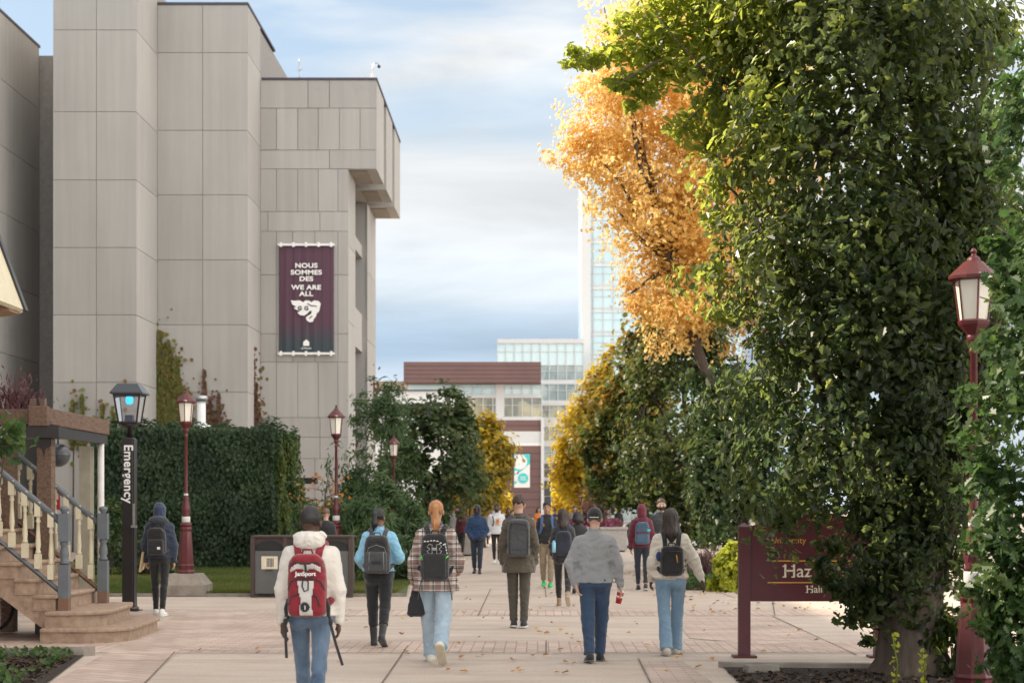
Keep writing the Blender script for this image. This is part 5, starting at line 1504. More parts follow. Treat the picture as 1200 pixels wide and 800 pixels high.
for i in range(70):
    a, b_, c_, r_ = stems[i % 5]
    t = rs.random(); o_ = Vector(b_).lerp(Vector(c_), t)
    q = Vector((rs.uniform(-1.2, 1.2), rs.uniform(-1.1, 1.1), rs.uniform(.9, 2.0)))
    mb.tube([o_, o_ + q * .5 + Vector((rs.uniform(-.08, .08), 0, .05)), o_ + q], [.035, .022, .006], 5)
# the long limb that reaches out over the walk
limb = [P(1010, 190, S), P(930, 150, S * .99), P(850, 95, S * .98), P(775, 70, S * .97), P(715, 68, S * .96), P(668, 62, S * .95)]
mb.tube(limb, [.07, .05, .035, .022, .014, .006], 8)
for a, b_ in ((P(850, 95, S * .98), P(800, 150, S)), (P(830, 90, S), P(770, 20, S)), (P(775, 70, S), P(720, 100, S)), (P(900, 130, S), P(850, 190, S))):
    mb.tube([a, b_], [.014, .005], 6)
mb.build('trunk', M['bark'], hb)
# extra leaves along the limb
ec = []; en = []; et = []
def spray(c, r, n_, t0=.6, flat=.6):
    p = np.array(c) + unit(n_) * (rng.random(n_) ** .5)[:, None] * np.array([r, r, r * flat])
    ec.append(p); en.append(unit(n_) * .8 + [0, 0, .8]); et.append(t0 + rng.normal(0, .15, n_))
for px, py, r, n_ in ((1000, 170, .45, 240), (940, 150, .42, 300), (890, 110, .5, 420), (850, 130, .45, 380), (840, 60, .5, 420), (800, 40, .42, 380), (860, 10, .6, 500), (800, -20, .55, 380), (790, 85, .34, 330), (760, 60, .30, 260), (745, 95, .26, 200), (720, 62, .24, 170), (722, 98, .16, 90), (690, 70, .18, 110), (672, 60, .13, 60), (668, 75, .10, 35), (735, 30, .26, 160), (775, 10, .34, 240), (800, 150, .24, 150), (830, 170, .26, 180), (740, 125, .10, 40), (760, 110, .18, 100), (850, 210, .22, 150), (840, 260, .2, 110), (835, 320, .22, 120), (850, 370, .24, 120), (995, 725, .18, 80), (1010, 700, .26, 160), (1018, 752, .12, 40), (968, 680, .18, 80), (1030, 715, .25, 150), (915, 610, .16, 60), (962, 660, .16, 90), (975, 640, .2, 110), (985, 690, .2, 90)):
    spray(P(px, py, S * .985), r, n_)
extra = (np.concatenate(ec), np.concatenate(en), np.concatenate(et))
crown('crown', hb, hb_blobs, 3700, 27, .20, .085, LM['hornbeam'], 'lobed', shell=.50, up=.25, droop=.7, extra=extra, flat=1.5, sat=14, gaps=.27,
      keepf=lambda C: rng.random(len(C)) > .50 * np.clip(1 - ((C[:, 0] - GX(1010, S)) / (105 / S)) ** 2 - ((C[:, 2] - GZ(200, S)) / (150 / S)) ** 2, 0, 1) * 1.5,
      tintf=lambda C, t: t * .62 + .02 + np.clip((C[:, 2] - 2.5) / 4, 0, 1) * .22 + np.clip((GX(960, S) - C[:, 0]) / 1.2, 0, 1) * np.clip((C[:, 2] - 2.4) / 1.5, 0, 1) * .42)  # tint paints sunlight onto the upper-left leaves and shade onto the lower ones
# oak at the right edge, in front of the big lamp
S = 150
okb = [pxblob(*a, S) for a in ((1238, 160, 62, 110), (1232, 300, 60, 110), (1222, 420, 62, 110), (1212, 520, 68, 90), (1214, 600, 74, 80), (1222, 690, 70, 80), (1232, 760, 66, 60), (1290, 400, 90, 300), (1285, 100, 60, 150))]
base = (GX(1268, S), FPX / S, 0)
ok_ = empty('oak_tree', base, 'leafy upright oak at the right picture edge overlapping the lamp post', 'tree')
mb = MB(off=base); mb.tube([base, (base[0], base[1], 2.2), (base[0] + .05, base[1], 4.5)], [.14, .11, .05], 12)
for i in range(26):
    z = .5 + i * .15; mb.tube([(base[0], base[1], z), (base[0] - rs.uniform(.2, .75), base[1] + rs.uniform(-.4, .4), z + rs.uniform(.2, .6))], [.02, .005], 5)
mb.build('trunk', M['bark'], ok_)
ec, en, et = [], [], []
for px, py, r, n_ in ((1140, 465, .17, 45), (1132, 520, .16, 40), (1150, 545, .2, 60), (1136, 575, .14, 35), (1150, 640, .2, 60), (1140, 690, .12, 30), (1160, 730, .2, 60), (1175, 200, .16, 40), (1180, 100, .16, 40), (1186, 60, .14, 30), (1165, 400, .2, 60), (1160, 330, .12, 20)):
    spray(P(px, py, S), r, n_, .6)
extra = (np.concatenate(ec), np.concatenate(en), np.concatenate(et))
crown('crown', ok_, okb, 900, 24, .17, .095, LM['oak'], 'oak', shell=.55, up=.6, droop=-.2, extra=extra, fold=.2)
# ------------------------------------------------------------------ border planting on the right
b = P(848, 0, 58); base = (b.x, b.y, 0)
r = empty('golden_shrub', base, 'bright yellow green shrub left of the red sign post', 'shrub')
mb = MB(off=base); branchy(mb, base, [(b.x + random.uniform(-.4, .4), b.y, random.uniform(.5, 1)) for _ in range(8)], .03); mb.build('stem', M['twig'], r)
crown('foliage', r, [pxblob(852, 672, 20, 26, 58), pxblob(866, 655, 16, 22, 58), pxblob(842, 684, 12, 14, 58)], 300, 26, .11, .085, LM['gold_shrub'], 'oval', shell=.5, up=.6, droop=-.3)
b = P(832, 0, 55)
for i, (px, lab) in enumerate(((826, 'purple fountain grass with arching plumes left of the golden shrub'), (845, 'taller purple fountain grass tuft behind the golden shrub'), (868, 'purple grass tuft right behind the red sign post'))):
    s = 54; q = P(px, 0, s); base = (q.x, q.y + .3 * i, 0)
    r = empty('fountain_grass', base, lab, 'ornamental grass', 'purple fountain grasses in the border')
    Cs = []; Ds = []
    mb = MB(off=base)
    for j in range(34):
        a = rs.uniform(0, 2 * PI); L2 = rs.uniform(.5, 1.0); le = rs.uniform(.15, .5)
        pts = [Vector(base) + Vector((math.cos(a) * le * t ** 1.6, math.sin(a) * le * t ** 1.6, L2 * (1.35 * t - .45 * t * t))) for t in (0, .25, .5, .75, 1)]
        mb.tube(pts, [.006, .006, .005, .012, .004], 4)
        for t in np.linspace(.6, 1, 9):
            Cs.append(Vector(base) + Vector((math.cos(a) * le * t ** 1.6, math.sin(a) * le * t ** 1.6, L2 * (1.35 * t - .45 * t * t)))); Ds.append((math.cos(a), math.sin(a), .3))
    mb.build('blades', LM['purple'], r)
    Cs = np.array(Cs); n_ = len(Cs)
    link_mesh('plumes', leaf_mesh('plumes', Cs - np.array(base), unit(n_), np.array(Ds), rng.uniform(.05, .09, n_), rng.uniform(.5, 1, n_), 'needle'), LM['purple'], r)
n_ = 2600
gx = rng.uniform(GX(800, 56), GX(960, 56), n_); gy = rng.uniform(35.0, 38.5, n_)
C = np.stack([gx, gy, rng.random(n_) * .28], 1)
o = link_mesh('border_plants', leaf_mesh('border_plants', C, unit(n_) + [0, -.5, .6], unit(n_), rng.uniform(.06, .13, n_), rng.random(n_), 'oval'), LM['oak'])
tag(o, 'mixed low planting along the foot of the right border', 'ground cover', kind='stuff')
sheet('soil_border', [(GX(795, 56), 34.9), (9, 34.9), (9, 60), (GX(770, 36), 60)], .012, M['soil'])
# right foreground: weedy shoots and undergrowth by the trunk
for (px, py, top_, lab) in ((1048, 800, 742, 'pale green weed stalk standing before the big trunk'), (1081, 800, 760, 'shorter weed stalk with small pods beside the big trunk')):
    s = 132; q = P(px, 0, s); base = (q.x, q.y, 0)
    r = empty('weed_stalk', base, lab, 'plant')
    mb = MB(off=base); h = GZ(top_, s); mb.tube([base, (q.x + .03, q.y, h * .5), (q.x - .02, q.y, h)], [.008, .007, .004], 6); mb.build('stem', LM['gold_shrub'], r)
    n_ = 26; z_ = rng.uniform(.15, 1, n_) * h
    C = np.stack([q.x + rng.normal(0, .018, n_), q.y + rng.normal(0, .02, n_), z_], 1)
    link_mesh('leaf', leaf_mesh('leaf', C - np.array(base), unit(n_) + [0, -1, .3], unit(n_) + [0, 0, .5], rng.uniform(.025, .06, n_), rng.random(n_), 'oval'), LM['gold_shrub'], r)
b = P(1120, 0, 118); base = (b.x, b.y, 0)
r = empty('undergrowth_shrub', base, 'dark undergrowth shrub between the big trunk and the lamp post', 'shrub')
mb = MB(off=base); branchy(mb, base, [(b.x + random.uniform(-.3, .3), b.y, random.uniform(.3, .8)) for _ in range(6)], .02); mb.build('stem', M['twig'], r)
crown('foliage', r, [pxblob(1120, 770, 36, 45, 118), pxblob(1140, 740, 22, 35, 118)], 90, 22, .12, .09, LM['hornbeam'], 'oval', shell=.3)
# ------------------------------------------------------------------ people
def rotz(v, a):
    c, s_ = math.cos(a), math.sin(a); return np.array([v[0] * c - v[1] * s_, v[0] * s_ + v[1] * c, v[2]])

SKIN = {'dark': mat('skin_dark', (0.075, 0.036, 0.024), .5, var=.08), 'brown': mat('skin_brown', (0.20, 0.10, 0.065), .5, var=.08),
        'tan': mat('skin_tan', (0.38, 0.215, 0.145), .5, var=.06), 'fair': mat('skin_fair', (0.52, 0.32, 0.235), .5, var=.06)}
EYE = mat('eye_dark', (0.01, 0.008, 0.006), .3)
LIP = mat('lip', (0.22, 0.08, 0.065), .5)
def cloth(name, c, c2=None, rough=.85, scale=9, var=.12, bump=.55, bscale=17, **k):
    return mat(name, c, rough, var=var, scale=scale, c2=c2, bump=bump, bscale=bscale, sheen=.25, **k)
def denim(name, c, fade):
    m = mat(name, c, .85, scale=3.6, c2=fade, bump=.5, bscale=20, sheen=.2, stretch=(1.6, 1.6, .6))
    return m
def plaid():
    m = bpy.data.materials.new('plaid_flannel'); m.use_nodes = True
    t = m.node_tree; b = t.nodes['Principled BSDF']
    tcn = N(t, 'ShaderNodeTexCoord'); sx = N(t, 'ShaderNodeSeparateXYZ')
    L(t, tcn, 'Object', sx, 0)
    def wave(sock, f, lo, ph=0.0):
        a = N(t, 'ShaderNodeMath', operation='MULTIPLY_ADD', i_1=f, i_2=ph); L(t, sx, sock, a, 0)
        s_ = N(t, 'ShaderNodeMath', operation='SINE'); L(t, a, 0, s_, 0)
        g_ = N(t, 'ShaderNodeMath', operation='GREATER_THAN', i_1=lo); L(t, s_, 0, g_, 0); return g_
    base = (0.56, 0.50, 0.44, 1)
    prev = None
    cur = None
    def mixc(prevsock, fac, c, f):
        mm = N(t, 'ShaderNodeMix', data_type='RGBA')
        mu = N(t, 'ShaderNodeMath', operation='MULTIPLY', i_1=f); L(t, fac, 0, mu, 0); L(t, mu, 0, mm, 0)
        if prevsock is None: mm.inputs[6].default_value = base
        else: L(t, prevsock, 2, mm, 6)
        mm.inputs[7].default_value = c
        return mm
    cur = mixc(None, wave('X', 52, -.05), (0.20, 0.09, 0.07, 1), .62)
    cur = mixc(cur, wave('Z', 48, .0), (0.17, 0.10, 0.09, 1), .62)
    cur = mixc(cur, wave('X', 52, .93, 2.6), (0.05, 0.05, 0.07, 1), .8)
    cur = mixc(cur, wave('Z', 48, .93, 2.6), (0.05, 0.05, 0.07, 1), .8)
    cur = mixc(cur, wave('Z', 96, .96, .5), (0.75, 0.72, 0.68, 1), .7)
    L(t, cur, 2, b, 'Base Color'); b.inputs['Roughness'].default_value = .9
    return m

PEOPLE = {}
def person(key, px, s, H, label, rot=0.0, fem=False, wide=1.0, legs=((20, 8, 0), (-14, 18, 14)), arms=None, skin='tan', fine=True,
           top=None, hem=-.02, puff=.022, wr=.014, flare=0.0, top2=None, pants=None, legw=1.0, bell=0.0, pant_z=.10, ankle=.10,
           shoe=None, sole=None, boot=0.0, hair=None, hairkind='short', hairlen=.3, hood=None, head_turn=0.0, face=False, mask=None, cap=None,
           lean=0.0, cat='person', group=None, hands=True, foot_w=1.0, y_off=0.0, collar=None, beard=None, sleeve_mat=None):
    puff *= .82
    k = H / 1.75
    vb = 1.0 if fine else 2.2
    th, sh = .425 * k, .425 * k
    J = {}
    lo_pts = []
    for i, sx in enumerate((-1, 1)):
        a, kn, pt = legs[i]
        hip = np.array([sx * (.088 if not fem else .092) * k, 0, 0.])
        kne = hip + np.array([-sx * .008, th * math.sin(R(a)), -th * math.cos(R(a))])
        b = a - kn
        ank = kne + np.array([-sx * .012, sh * math.sin(R(b)), -sh * math.cos(R(b))])
        fd = np.array([sx * .12, math.cos(R(pt)), -math.sin(R(pt))]); fd /= np.linalg.norm(fd)
        fu = np.array([0, math.sin(R(pt)), math.cos(R(pt))])
        heel = ank - fd * .055 * k - fu * .055 * k
        toe = ank + fd * .165 * k - fu * .062 * k
        J[i] = [hip, kne, ank, heel, toe, fd, fu]
        lo_pts += [(heel - fu * .030 * k)[2], (toe - fu * .022 * k)[2]]
    hz = -min(lo_pts)
    for i in (0, 1):
        for q in range(5): J[i][q] = J[i][q] + np.array([0, 0, hz])
    hip_z = hz
    sw = (.150 if not fem else .135) * k * wide
    shz = hz + .458 * k
    ly = lambda z: lean * (z - hz)
    if arms is None: arms = (((.16, -.02, -1), (.05, .18, -1)), ((.16, -.02, -1), (.05, .18, -1)))
    A = {}
    for i, sx in enumerate((-1, 1)):
        u, f = [np.array(q, float) for q in arms[i]]
        u = u / np.linalg.norm(u); f = f / np.linalg.norm(f)
        u = u * [sx, 1, 1]; f = f * [sx, 1, 1]
        S0 = np.array([sx * sw, ly(shz), shz]); E0 = S0 + u * .285 * k; W0 = E0 + f * .245 * k
        A[i] = (S0, E0, W0, f)
    # torso section table (z rel hip, rx, ry, cy)
    if fem:
        T = [(-.30, .165, .115, 0), (-.12, .175, .125, -.01), (0, .172, .12, -.012), (.12, .145, .098, 0), (.22, .130, .092, .005), (.34, .140, .11, .012), (.42, .140, .098, .0), (.48, .115, .078, -.005), (.54, .07, .062, 0), (.56, .06, .055, 0)]
    else:
        T = [(-.30, .165, .115, 0), (-.12, .168, .12, 0), (0, .165, .112, 0), (.12, .152, .10, .005), (.22, .152, .10, .005), (.34, .160, .115, .008), (.42, .158, .108, .0), (.48, .130, .085, -.008), (.54, .078, .066, -.005), (.56, .065, .06, -.005)]
    T = np.array(T, float) * [k, k * wide, k * (.5 + .5 * wide), k]
    tz = T[:, 0] + hz
    def torso(X, Y, Z, off=0.0, fl=0.0):
        rx = np.interp(Z, tz, T[:, 1]) + off; ry = np.interp(Z, tz, T[:, 2]) + off; cy = np.interp(Z, tz, T[:, 3]) + lean * (Z - hz)
        if fl:
            e_ = fl * np.clip((hz + .10 * k - Z) / .3, 0, 1); rx = rx + e_; ry = ry + e_
        q = (np.abs(X / rx) ** 2.3 + np.abs((Y - cy) / ry) ** 2.3) ** (1 / 2.3)
        d = (q - 1) * np.minimum(rx, ry)
        return np.maximum(np.maximum(d, Z - tz[-1]), tz[0] - Z)
    def armf(X, Y, Z, off, i, cuff=1.0):
        S0, E0, W0, f = A[i]
        u = cone(X, Y, Z, S0, E0, .050 * k + off, .042 * k + off)
        l = cone(X, Y, Z, E0, E0 + (W0 - E0) * cuff, .044 * k + off, .029 * k + off * .8)
        return smin(u, l, .03)
    def wrink(X, Y, Z, amp, sd=0.0, fz=1.0):
        w1 = vnoise(X * 11 + sd + Z * 6, Y * 11 + sd, Z * 19 * fz - X * 9); w2 = vnoise(X * 26 + sd, Y * 26, Z * 44 * fz + X * 22)
        return amp * (.75 * (.5 - np.abs(w1 - .5) * 3.2) + .45 * (.5 - np.abs(w2 - .5) * 3.2)) * .8
    zneck = hz + .575 * k
    hc = np.array([0, ly(hz + .70 * k) + .018 * k, hz + .708 * k])
    bl = np.array([-.62, -.32, 0]); bh = np.array([.62, .42, 0])
    def f_top(X, Y, Z, off=puff, hemz=None, seed=3.0):
        d = torso(X, Y, Z, off, flare)
        for i in (0, 1): d = smin(d, armf(X, Y, Z, off * .85, i), .045 * k)
        nk = cone(X, Y, Z, (0, ly(zneck), zneck - .08 * k), (0, ly(zneck) + .01, zneck + .01), .075 * k, .062 * k)
        d = smin(d, nk, .05)
        d = d - wrink(X, Y, Z, wr, seed + px * .1)
        hm = hip_z + (hem if hemz is None else hemz) * k
        body = np.abs(X) < (sw + .0)
        dd = np.maximum(d, hm - Z)
        # sleeves may hang below the hem
        ar = np.minimum(armf(X, Y, Z, off * .85, 0), armf(X, Y, Z, off * .85, 1)) - wrink(X, Y, Z, wr, seed + px * .1)
        d = np.minimum(dd, ar)
        return np.maximum(d, Z - zneck - .005)
    xm = max(abs(A[i][j][0]) for i in (0, 1) for j in (0, 1, 2)) + .12
    ym0 = min(min(A[i][j][1] for i in (0, 1) for j in (0, 1, 2)) - .1, -.22); ym1 = max(max(A[i][j][1] for i in (0, 1) for j in (0, 1, 2)) + .1, .22)
    zmin = min(min(A[i][2][2] for i in (0, 1)) - .08, hip_z + hem * k - .05)
    # ---- body (skin): coarse trunk under the clothes, fine head and hands
    ct, st_ = math.cos(-head_turn), math.sin(-head_turn)
    hs_ = k * (1.0 if not fem else .96)
    def HC(X, Y, Z):
        x = (X - hc[0]); y = (Y - hc[1]); z = (Z - hc[2])
        return (x * ct - y * st_) / hs_, (x * st_ + y * ct) / hs_, z / hs_
    def f_head(X, Y, Z):
        x, y, z = HC(X, Y, Z)
        d = ell(x, y, z, (0, -.008, .030), (.076, .094, .092))
        d = smin(d, ell(x, y, z, (0, .030, -.040), (.056, .062, .070)), .04)
        d = smin(d, cone(x, y, z, (0, .086, .004), (0, .108, -.028), .008, .014), .014)
        d = smin(d, ell(x, y, z, (0, .085, -.062), (.024, .014, .010)), .012)
        d = smin(d, ell(x, y, z, (0, .072, -.094), (.022, .020, .016)), .02)
        for sx in (-1, 1):
            d = np.maximum(d, -ell(x, y, z, (sx * .032, .098, .008), (.018, .016, .011)))
            d = np.minimum(d, ell(x, y, z, (sx * .078, -.005, -.008), (.012, .021, .032)))
        d = d * hs_
        return smin(d, cone(X, Y, Z, (0, ly(zneck) - .01, zneck - .08), (0, hc[1] - .012, hc[2] - .04), .056 * k, .050 * k), .02)
    def f_body(X, Y, Z):
        d = np.maximum(torso(X, Y, Z, -.014), hz - .02 - Z)
        for i in (0, 1):
            d = smin(d, armf(X, Y, Z, -.008, i), .03)
            h_, kn_, an_, he_, to_ = J[i][:5]
            d = smin(d, smin(cone(X, Y, Z, h_, kn_, .075 * k, .05 * k), cone(X, Y, Z, kn_, an_, .05 * k, .032 * k), .03), .03)
            d = smin(d, cone(X, Y, Z, he_, to_, .026 * k, .022 * k), .02)
        return d
    def hand(i):
        S0, E0, W0, f = A[i]
        sx = -1 if i == 0 else 1
        # frame: f along the fingers, p palm side (towards the body), t thumb side (forward)
        t = np.array([0, 1., 0]) if abs(f[1]) < .7 else np.array([0, 0, 1.])
        t = t - f * (t @ f); t /= np.linalg.norm(t)
        p = np.cross(f, t); p = p * (1 if p[0] * -sx > 0 else -1)
        g_ = lambda a, b, c: W0 + f * a * k + t * b * k + p * c * k
        segs = [(g_(-.02, 0, 0), g_(.02, 0, 0), .026, .026)]
        fing = []
        for j, (b, ln) in enumerate(((.030, .070), (.010, .078), (-.010, .073), (-.029, .058))):
            fing.append((g_(.085, b, 0), g_(.085 + ln * .5, b * 1.05, .012), g_(.085 + ln * .85, b * 1.05, .038)))
        def ff(X, Y, Z):
            # palm: flattened box in the hand frame
            q = np.stack([X - W0[0], Y - W0[1], Z - W0[2]], -1)
            a = q @ f / k; b = q @ t / k; c = q @ p / k
            d = rbox(a, b, c, (.045, 0, .003), (.050, .040, .015), .014) * k
            d = smin(d, cone(X, Y, Z, g_(-.04, 0, 0), g_(.015, 0, 0), .027 * k, .024 * k), .02)
            for f0, f1, f2 in fing:
                dd = np.minimum(cone(X, Y, Z, f0, f1, .0098 * k, .0088 * k), cone(X, Y, Z, f1, f2, .0088 * k, .0075 * k))
                d = smin(d, dd, .006)
            tt = np.minimum(cone(X, Y, Z, g_(.02, .028, .004), g_(.055, .056, .018), .014 * k, .0105 * k), cone(X, Y, Z, g_(.055, .056, .018), g_(.088, .055, .030), .0105 * k, .0085 * k))
            return smin(d, tt, .01)
        c_ = W0 + f * .06 * k
        return ff, c_ - .125 * k, c_ + .125 * k
    z0b = 0.0
    parts = [(f_body, (-xm, ym0 - .3, -.02), (xm, ym1 + .3, zneck + .02), .022 * (1 if fine else 1.6)), (f_head, hc - [.12, .15, .17], hc + [.12, .15, .145], .0055 * vb)]
    if hands:
        for i in (0, 1):
            ff, lo, hi = hand(i); parts.append((ff, lo, hi, .0042 if fine else .008))
    X0 = GX(px, s); Y0 = FPX / s
    root = sdf_obj('person', parts, SKIN[skin])
    root.location = (X0, Y0 + y_off, 0); root.rotation_euler = (0, 0, rot)
    tag(root, label, cat, group)
    # ---- trousers
    def f_pants(X, Y, Z):
        d = np.maximum(torso(X, Y, Z, .004), hz - .06 * k - Z) * 1.0
        for i in (0, 1):
            h_, kn_, an_ = J[i][:3]
            sx = -1 if i == 0 else 1
            r0, r1, r2 = .092 * k * (.65 + .35 * legw) * (1.05 if fem else 1), .066 * k * legw, (.052 * legw + bell) * k
            up_ = np.array([0, 0, .03 * k])
            l = smin(cone(X, Y, Z, h_ + [0, 0, -.02], kn_, r0, r1), cone(X, Y, Z, kn_, an_ - (an_ - kn_) / sh * (-.01), r1, r2), .03)
            l = smin(l, cone(X, Y, Z, kn_ + (an_ - kn_) * .2 + [0, -.02 * k, 0], kn_ + (an_ - kn_) * .55, .054 * k, .04 * k), .03)
            # hem plane across the shin
            ax = (an_ - kn_) / np.linalg.norm(an_ - kn_)
            hp = an_ + ax * (.045 - ankle) * k
            pl = (X - hp[0]) * ax[0] + (Y - hp[1]) * ax[1] + (Z - hp[2]) * ax[2]
            l = np.maximum(l, pl)
            d = smin(d, l, .022)
        if fem:
            for sx in (-1, 1): d = smin(d, ell(X, Y, Z, (sx * .075 * k, -.075 * k, hz - .045 * k), (.085 * k, .075 * k, .10 * k)), .04)
        else:
            for sx in (-1, 1): d = smin(d, ell(X, Y, Z, (sx * .07 * k, -.06 * k, hz - .03 * k), (.08 * k, .065 * k, .09 * k)), .04)
        zz = np.clip((hz - Z) / .85, 0, 1)
        amp = .006 + .012 * zz ** 1.5
        n_ = vnoise(X * 10 + px, Y * 10, Z * 17 + X * 9) * .6 + vnoise(X * 24, Y * 24 + px, Z * 38 - X * 10) * .4
        d = d - amp * (np.abs(n_ - .5) * 2.8 - .5)
        return np.maximum(d, Z - hz - pant_z * k)
    ly0 = min(J[i][q][1] for i in (0, 1) for q in range(5)) - .14; ly1 = max(J[i][q][1] for i in (0, 1) for q in range(5)) + .14
    sdf_obj('trousers', [(f_pants, (-.34, min(ly0, -.22), -.02), (.34, max(ly1, .22), hz + pant_z * k + .03), .0125 * vb)], pants, root)
    # ---- shoes
    for i in (0, 1):
        h_, kn_, an_, he_, to_, fd, fu = J[i]
        ax = (an_ - kn_) / np.linalg.norm(an_ - kn_)
        def f_shoe(X, Y, Z, he_=he_, to_=to_, an_=an_, fd=fd, fu=fu, ax=ax):
            d = smin(cone(X, Y, Z, he_, to_ - fd * .02, .040 * k * foot_w, .036 * k * foot_w), cone(X, Y, Z, he_ + fu * .03 + fd * .02, an_ - ax * (.02 + boot), .042 * k, (.040 + boot * .1) * k), .03)
            md = he_ + fd * .10; d = smin(d, cone(X, Y, Z, md, md + fu * .022, .036 * k, .026 * k), .03)
            pl = (X - he_[0]) * fu[0] + (Y - he_[1]) * fu[1] + (Z - he_[2]) * fu[2]
            d = np.maximum(d, -(pl + .014 * k))
            a2 = (X - an_[0]) * ax[0] + (Y - an_[1]) * ax[1] + (Z - an_[2]) * ax[2]
            return np.maximum(d, -(a2 + .03 + boot))
        def f_sole(X, Y, Z, he_=he_, to_=to_, fd=fd, fu=fu):
            d = cone(X, Y, Z, he_ - fu * .01, to_ - fu * .006, .047 * k * foot_w, .043 * k * foot_w)
            pl = (X - he_[0]) * fu[0] + (Y - he_[1]) * fu[1] + (Z - he_[2]) * fu[2]
            return np.maximum(np.maximum(d, pl + .012 * k), -(pl + .030 * k))
        lo = np.minimum(he_, to_) - .085; hi = np.maximum(np.maximum(he_, to_), an_) + .085; hi[2] += boot + .03; lo[2] -= 0
        so_ = sdf_obj('shoe', [(f_shoe, lo, hi, .0085 * vb)], shoe, root)
        sdf_obj('sole', [(f_sole, lo, hi, .0075 * vb)], sole or shoe, so_)
    # ---- top
    sdf_obj(top[0], [(f_top, (-xm - .02, ym0 - .05, zmin), (xm + .02, ym1 + .05, zneck + .03), .0115 * vb)], top[1], root)
    if top2:   # a longer layer showing below
        def f_t2(X, Y, Z):
            d = torso(X, Y, Z, puff * .6, .01) - wrink(X, Y, Z, wr * .8, 9.)
            return np.maximum(np.maximum(d, hip_z + top2[2] * k - Z), Z - hip_z - (hem + .06) * k)
        sdf_obj(top2[0], [(f_t2, (-.3, -.25, hip_z + top2[2] * k - .03), (.3, .25, hip_z + (hem + .08) * k), .012 * vb)], top2[1], root)
    if collar:
        def f_c(X, Y, Z):
            a = cone(X, Y, Z, (0, ly(zneck) - .008, zneck - .035), (0, ly(zneck) + .0, zneck + .045), .078 * k, .066 * k)
            b = cone(X, Y, Z, (0, ly(zneck) - .008, zneck - .04), (0, ly(zneck) + .0, zneck + .08), .068 * k, .056 * k)
            return np.maximum(np.maximum(a, -b), Z - zneck - .035 - Y * .15)
        sdf_obj('collar', [(f_c, (-.13, -.13, zneck - .09), (.13, .14, zneck + .09), .008 * vb)], collar, root)
    if hood:       # ('down'|'up', mat)
        if hood[0] == 'down':
            def f_h(X, Y, Z):
                y = Y - ly(zneck); z = Z - zneck
                d = ell(X, y, z, (0, -.085 * k, -.015 * k), (.125 * k, .062 * k, .085 * k))
                for sx in (-1, 1):
                    d = smin(d, cone(X, y, z, (sx * .085 * k, -.06 * k, .02 * k), (sx * .06 * k, .075 * k, -.015 * k), .034 * k, .022 * k), .035)
                d = d - .008 * (np.abs(vnoise(X * 14, Y * 14, Z * 30 + np.abs(X) * 26) - .5) * 3 - .5)
                return np.maximum(d, -cone(X, Y, Z, (0, ly(zneck), zneck - .1), (0, hc[1] - .01, hc[2]), .058 * k, .058 * k))
            sdf_obj('hood', [(f_h, (-.2, -.22, zneck - .17), (.2, .16, zneck + .12), .008 * vb)], hood[1], root)
        else:
            def f_h(X, Y, Z):
                x, y, z = HC(X, Y, Z)
                d = ell(x, y, z, (0, -.012, .022), (.098, .118, .116))
                d = smin(d, ell(x, y, z, (0, -.02, -.09), (.095, .10, .09)), .05)
                d = np.maximum(d, -ell(x, y, z, (0, .13, -.02), (.066, .075, .10)))
                d = np.maximum(d, -ell(x, y, z, (0, .01, .01), (.082, .1, .11)))
                d = d - .006 * (np.abs(vnoise(x * 16, y * 16, z * 18) - .5) * 3 - .5)
                return d * hs_
            sdf_obj('hood', [(f_h, hc - [.17, .18, .22], hc + [.17, .18, .16], .0075 * vb)], hood[1], root)
    # ---- hair
    if hair is not None:
        def f_hair(X, Y, Z):
            x, y, z = HC(X, Y, Z)
            if hairkind == 'crop':
                d = ell(x, y, z, (0, -.010, .034), (.083, .100, .096))
                d = np.maximum(d, (y - .05) - (z - .03) * .9)
                d = np.maximum(d, -(z + .055 + y * .5))
                d = d - .003 * (vnoise(x * 90, y * 90, z * 90) - .3)
            elif hairkind == 'short':
                d = ell(x, y, z, (0, -.010, .040), (.086, .104, .100))
                d = smin(d, ell(x, y, z, (0, -.062, -.035), (.058, .036, .05)), .03)
                d = np.maximum(d, (y - .052) - (z - .045) * 1.6)
                d = np.maximum(d, -(z + .050 + y * .85 + .02 * (np.abs(x) < .03)))
                d = d - .012 * (np.abs(vnoise(x * 30 + 4, y * 30, z * 22) - .5) * 2 - .25) - .010 * (np.abs(vnoise(x * 75 + 4, y * 75, z * 60) - .5) * 2.4 - .3)
            elif hairkind == 'ponytail':
                d = ell(x, y, z, (0, -.012, .034), (.084, .102, .098))
                d = np.maximum(d, (y - .05) - (z - .03) * .9)
                d = np.maximum(d, -(z + .06 + y * .6))
                pb = (0, -.112, .055)
                l = hairlen
                d = smin(d, cone(x, y, z, (0, -.10, .06), (0, -.135, .045), .028, .032), .02)
                d = smin(d, cone(x, y, z, (0, -.135, .045), (.006, -.150, -l * .45), .030, .038), .02)
                d = smin(d, cone(x, y, z, (.006, -.150, -l * .45), (-.012, -.152, -l), .038, .012), .03)
                d = d - .005 * (np.abs(vnoise(x * 80, y * 40, z * 9) - .5) * 3 - .5)
            else:   # long
                l = hairlen
                d = ell(x, y, z, (0, -.012, .036), (.094, .112, .104))
                d = np.maximum(d, (y - .055) - (z - .02) * .5)
                sd_ = smin(d, cone(x, y, z, (0, -.055, .02), (0, -.105, -l * .55), .080, .072), .04)
                sd_ = smin(sd_, cone(x, y, z, (0, -.105, -l * .55), (.01, -.12, -l), .072, .035), .04)
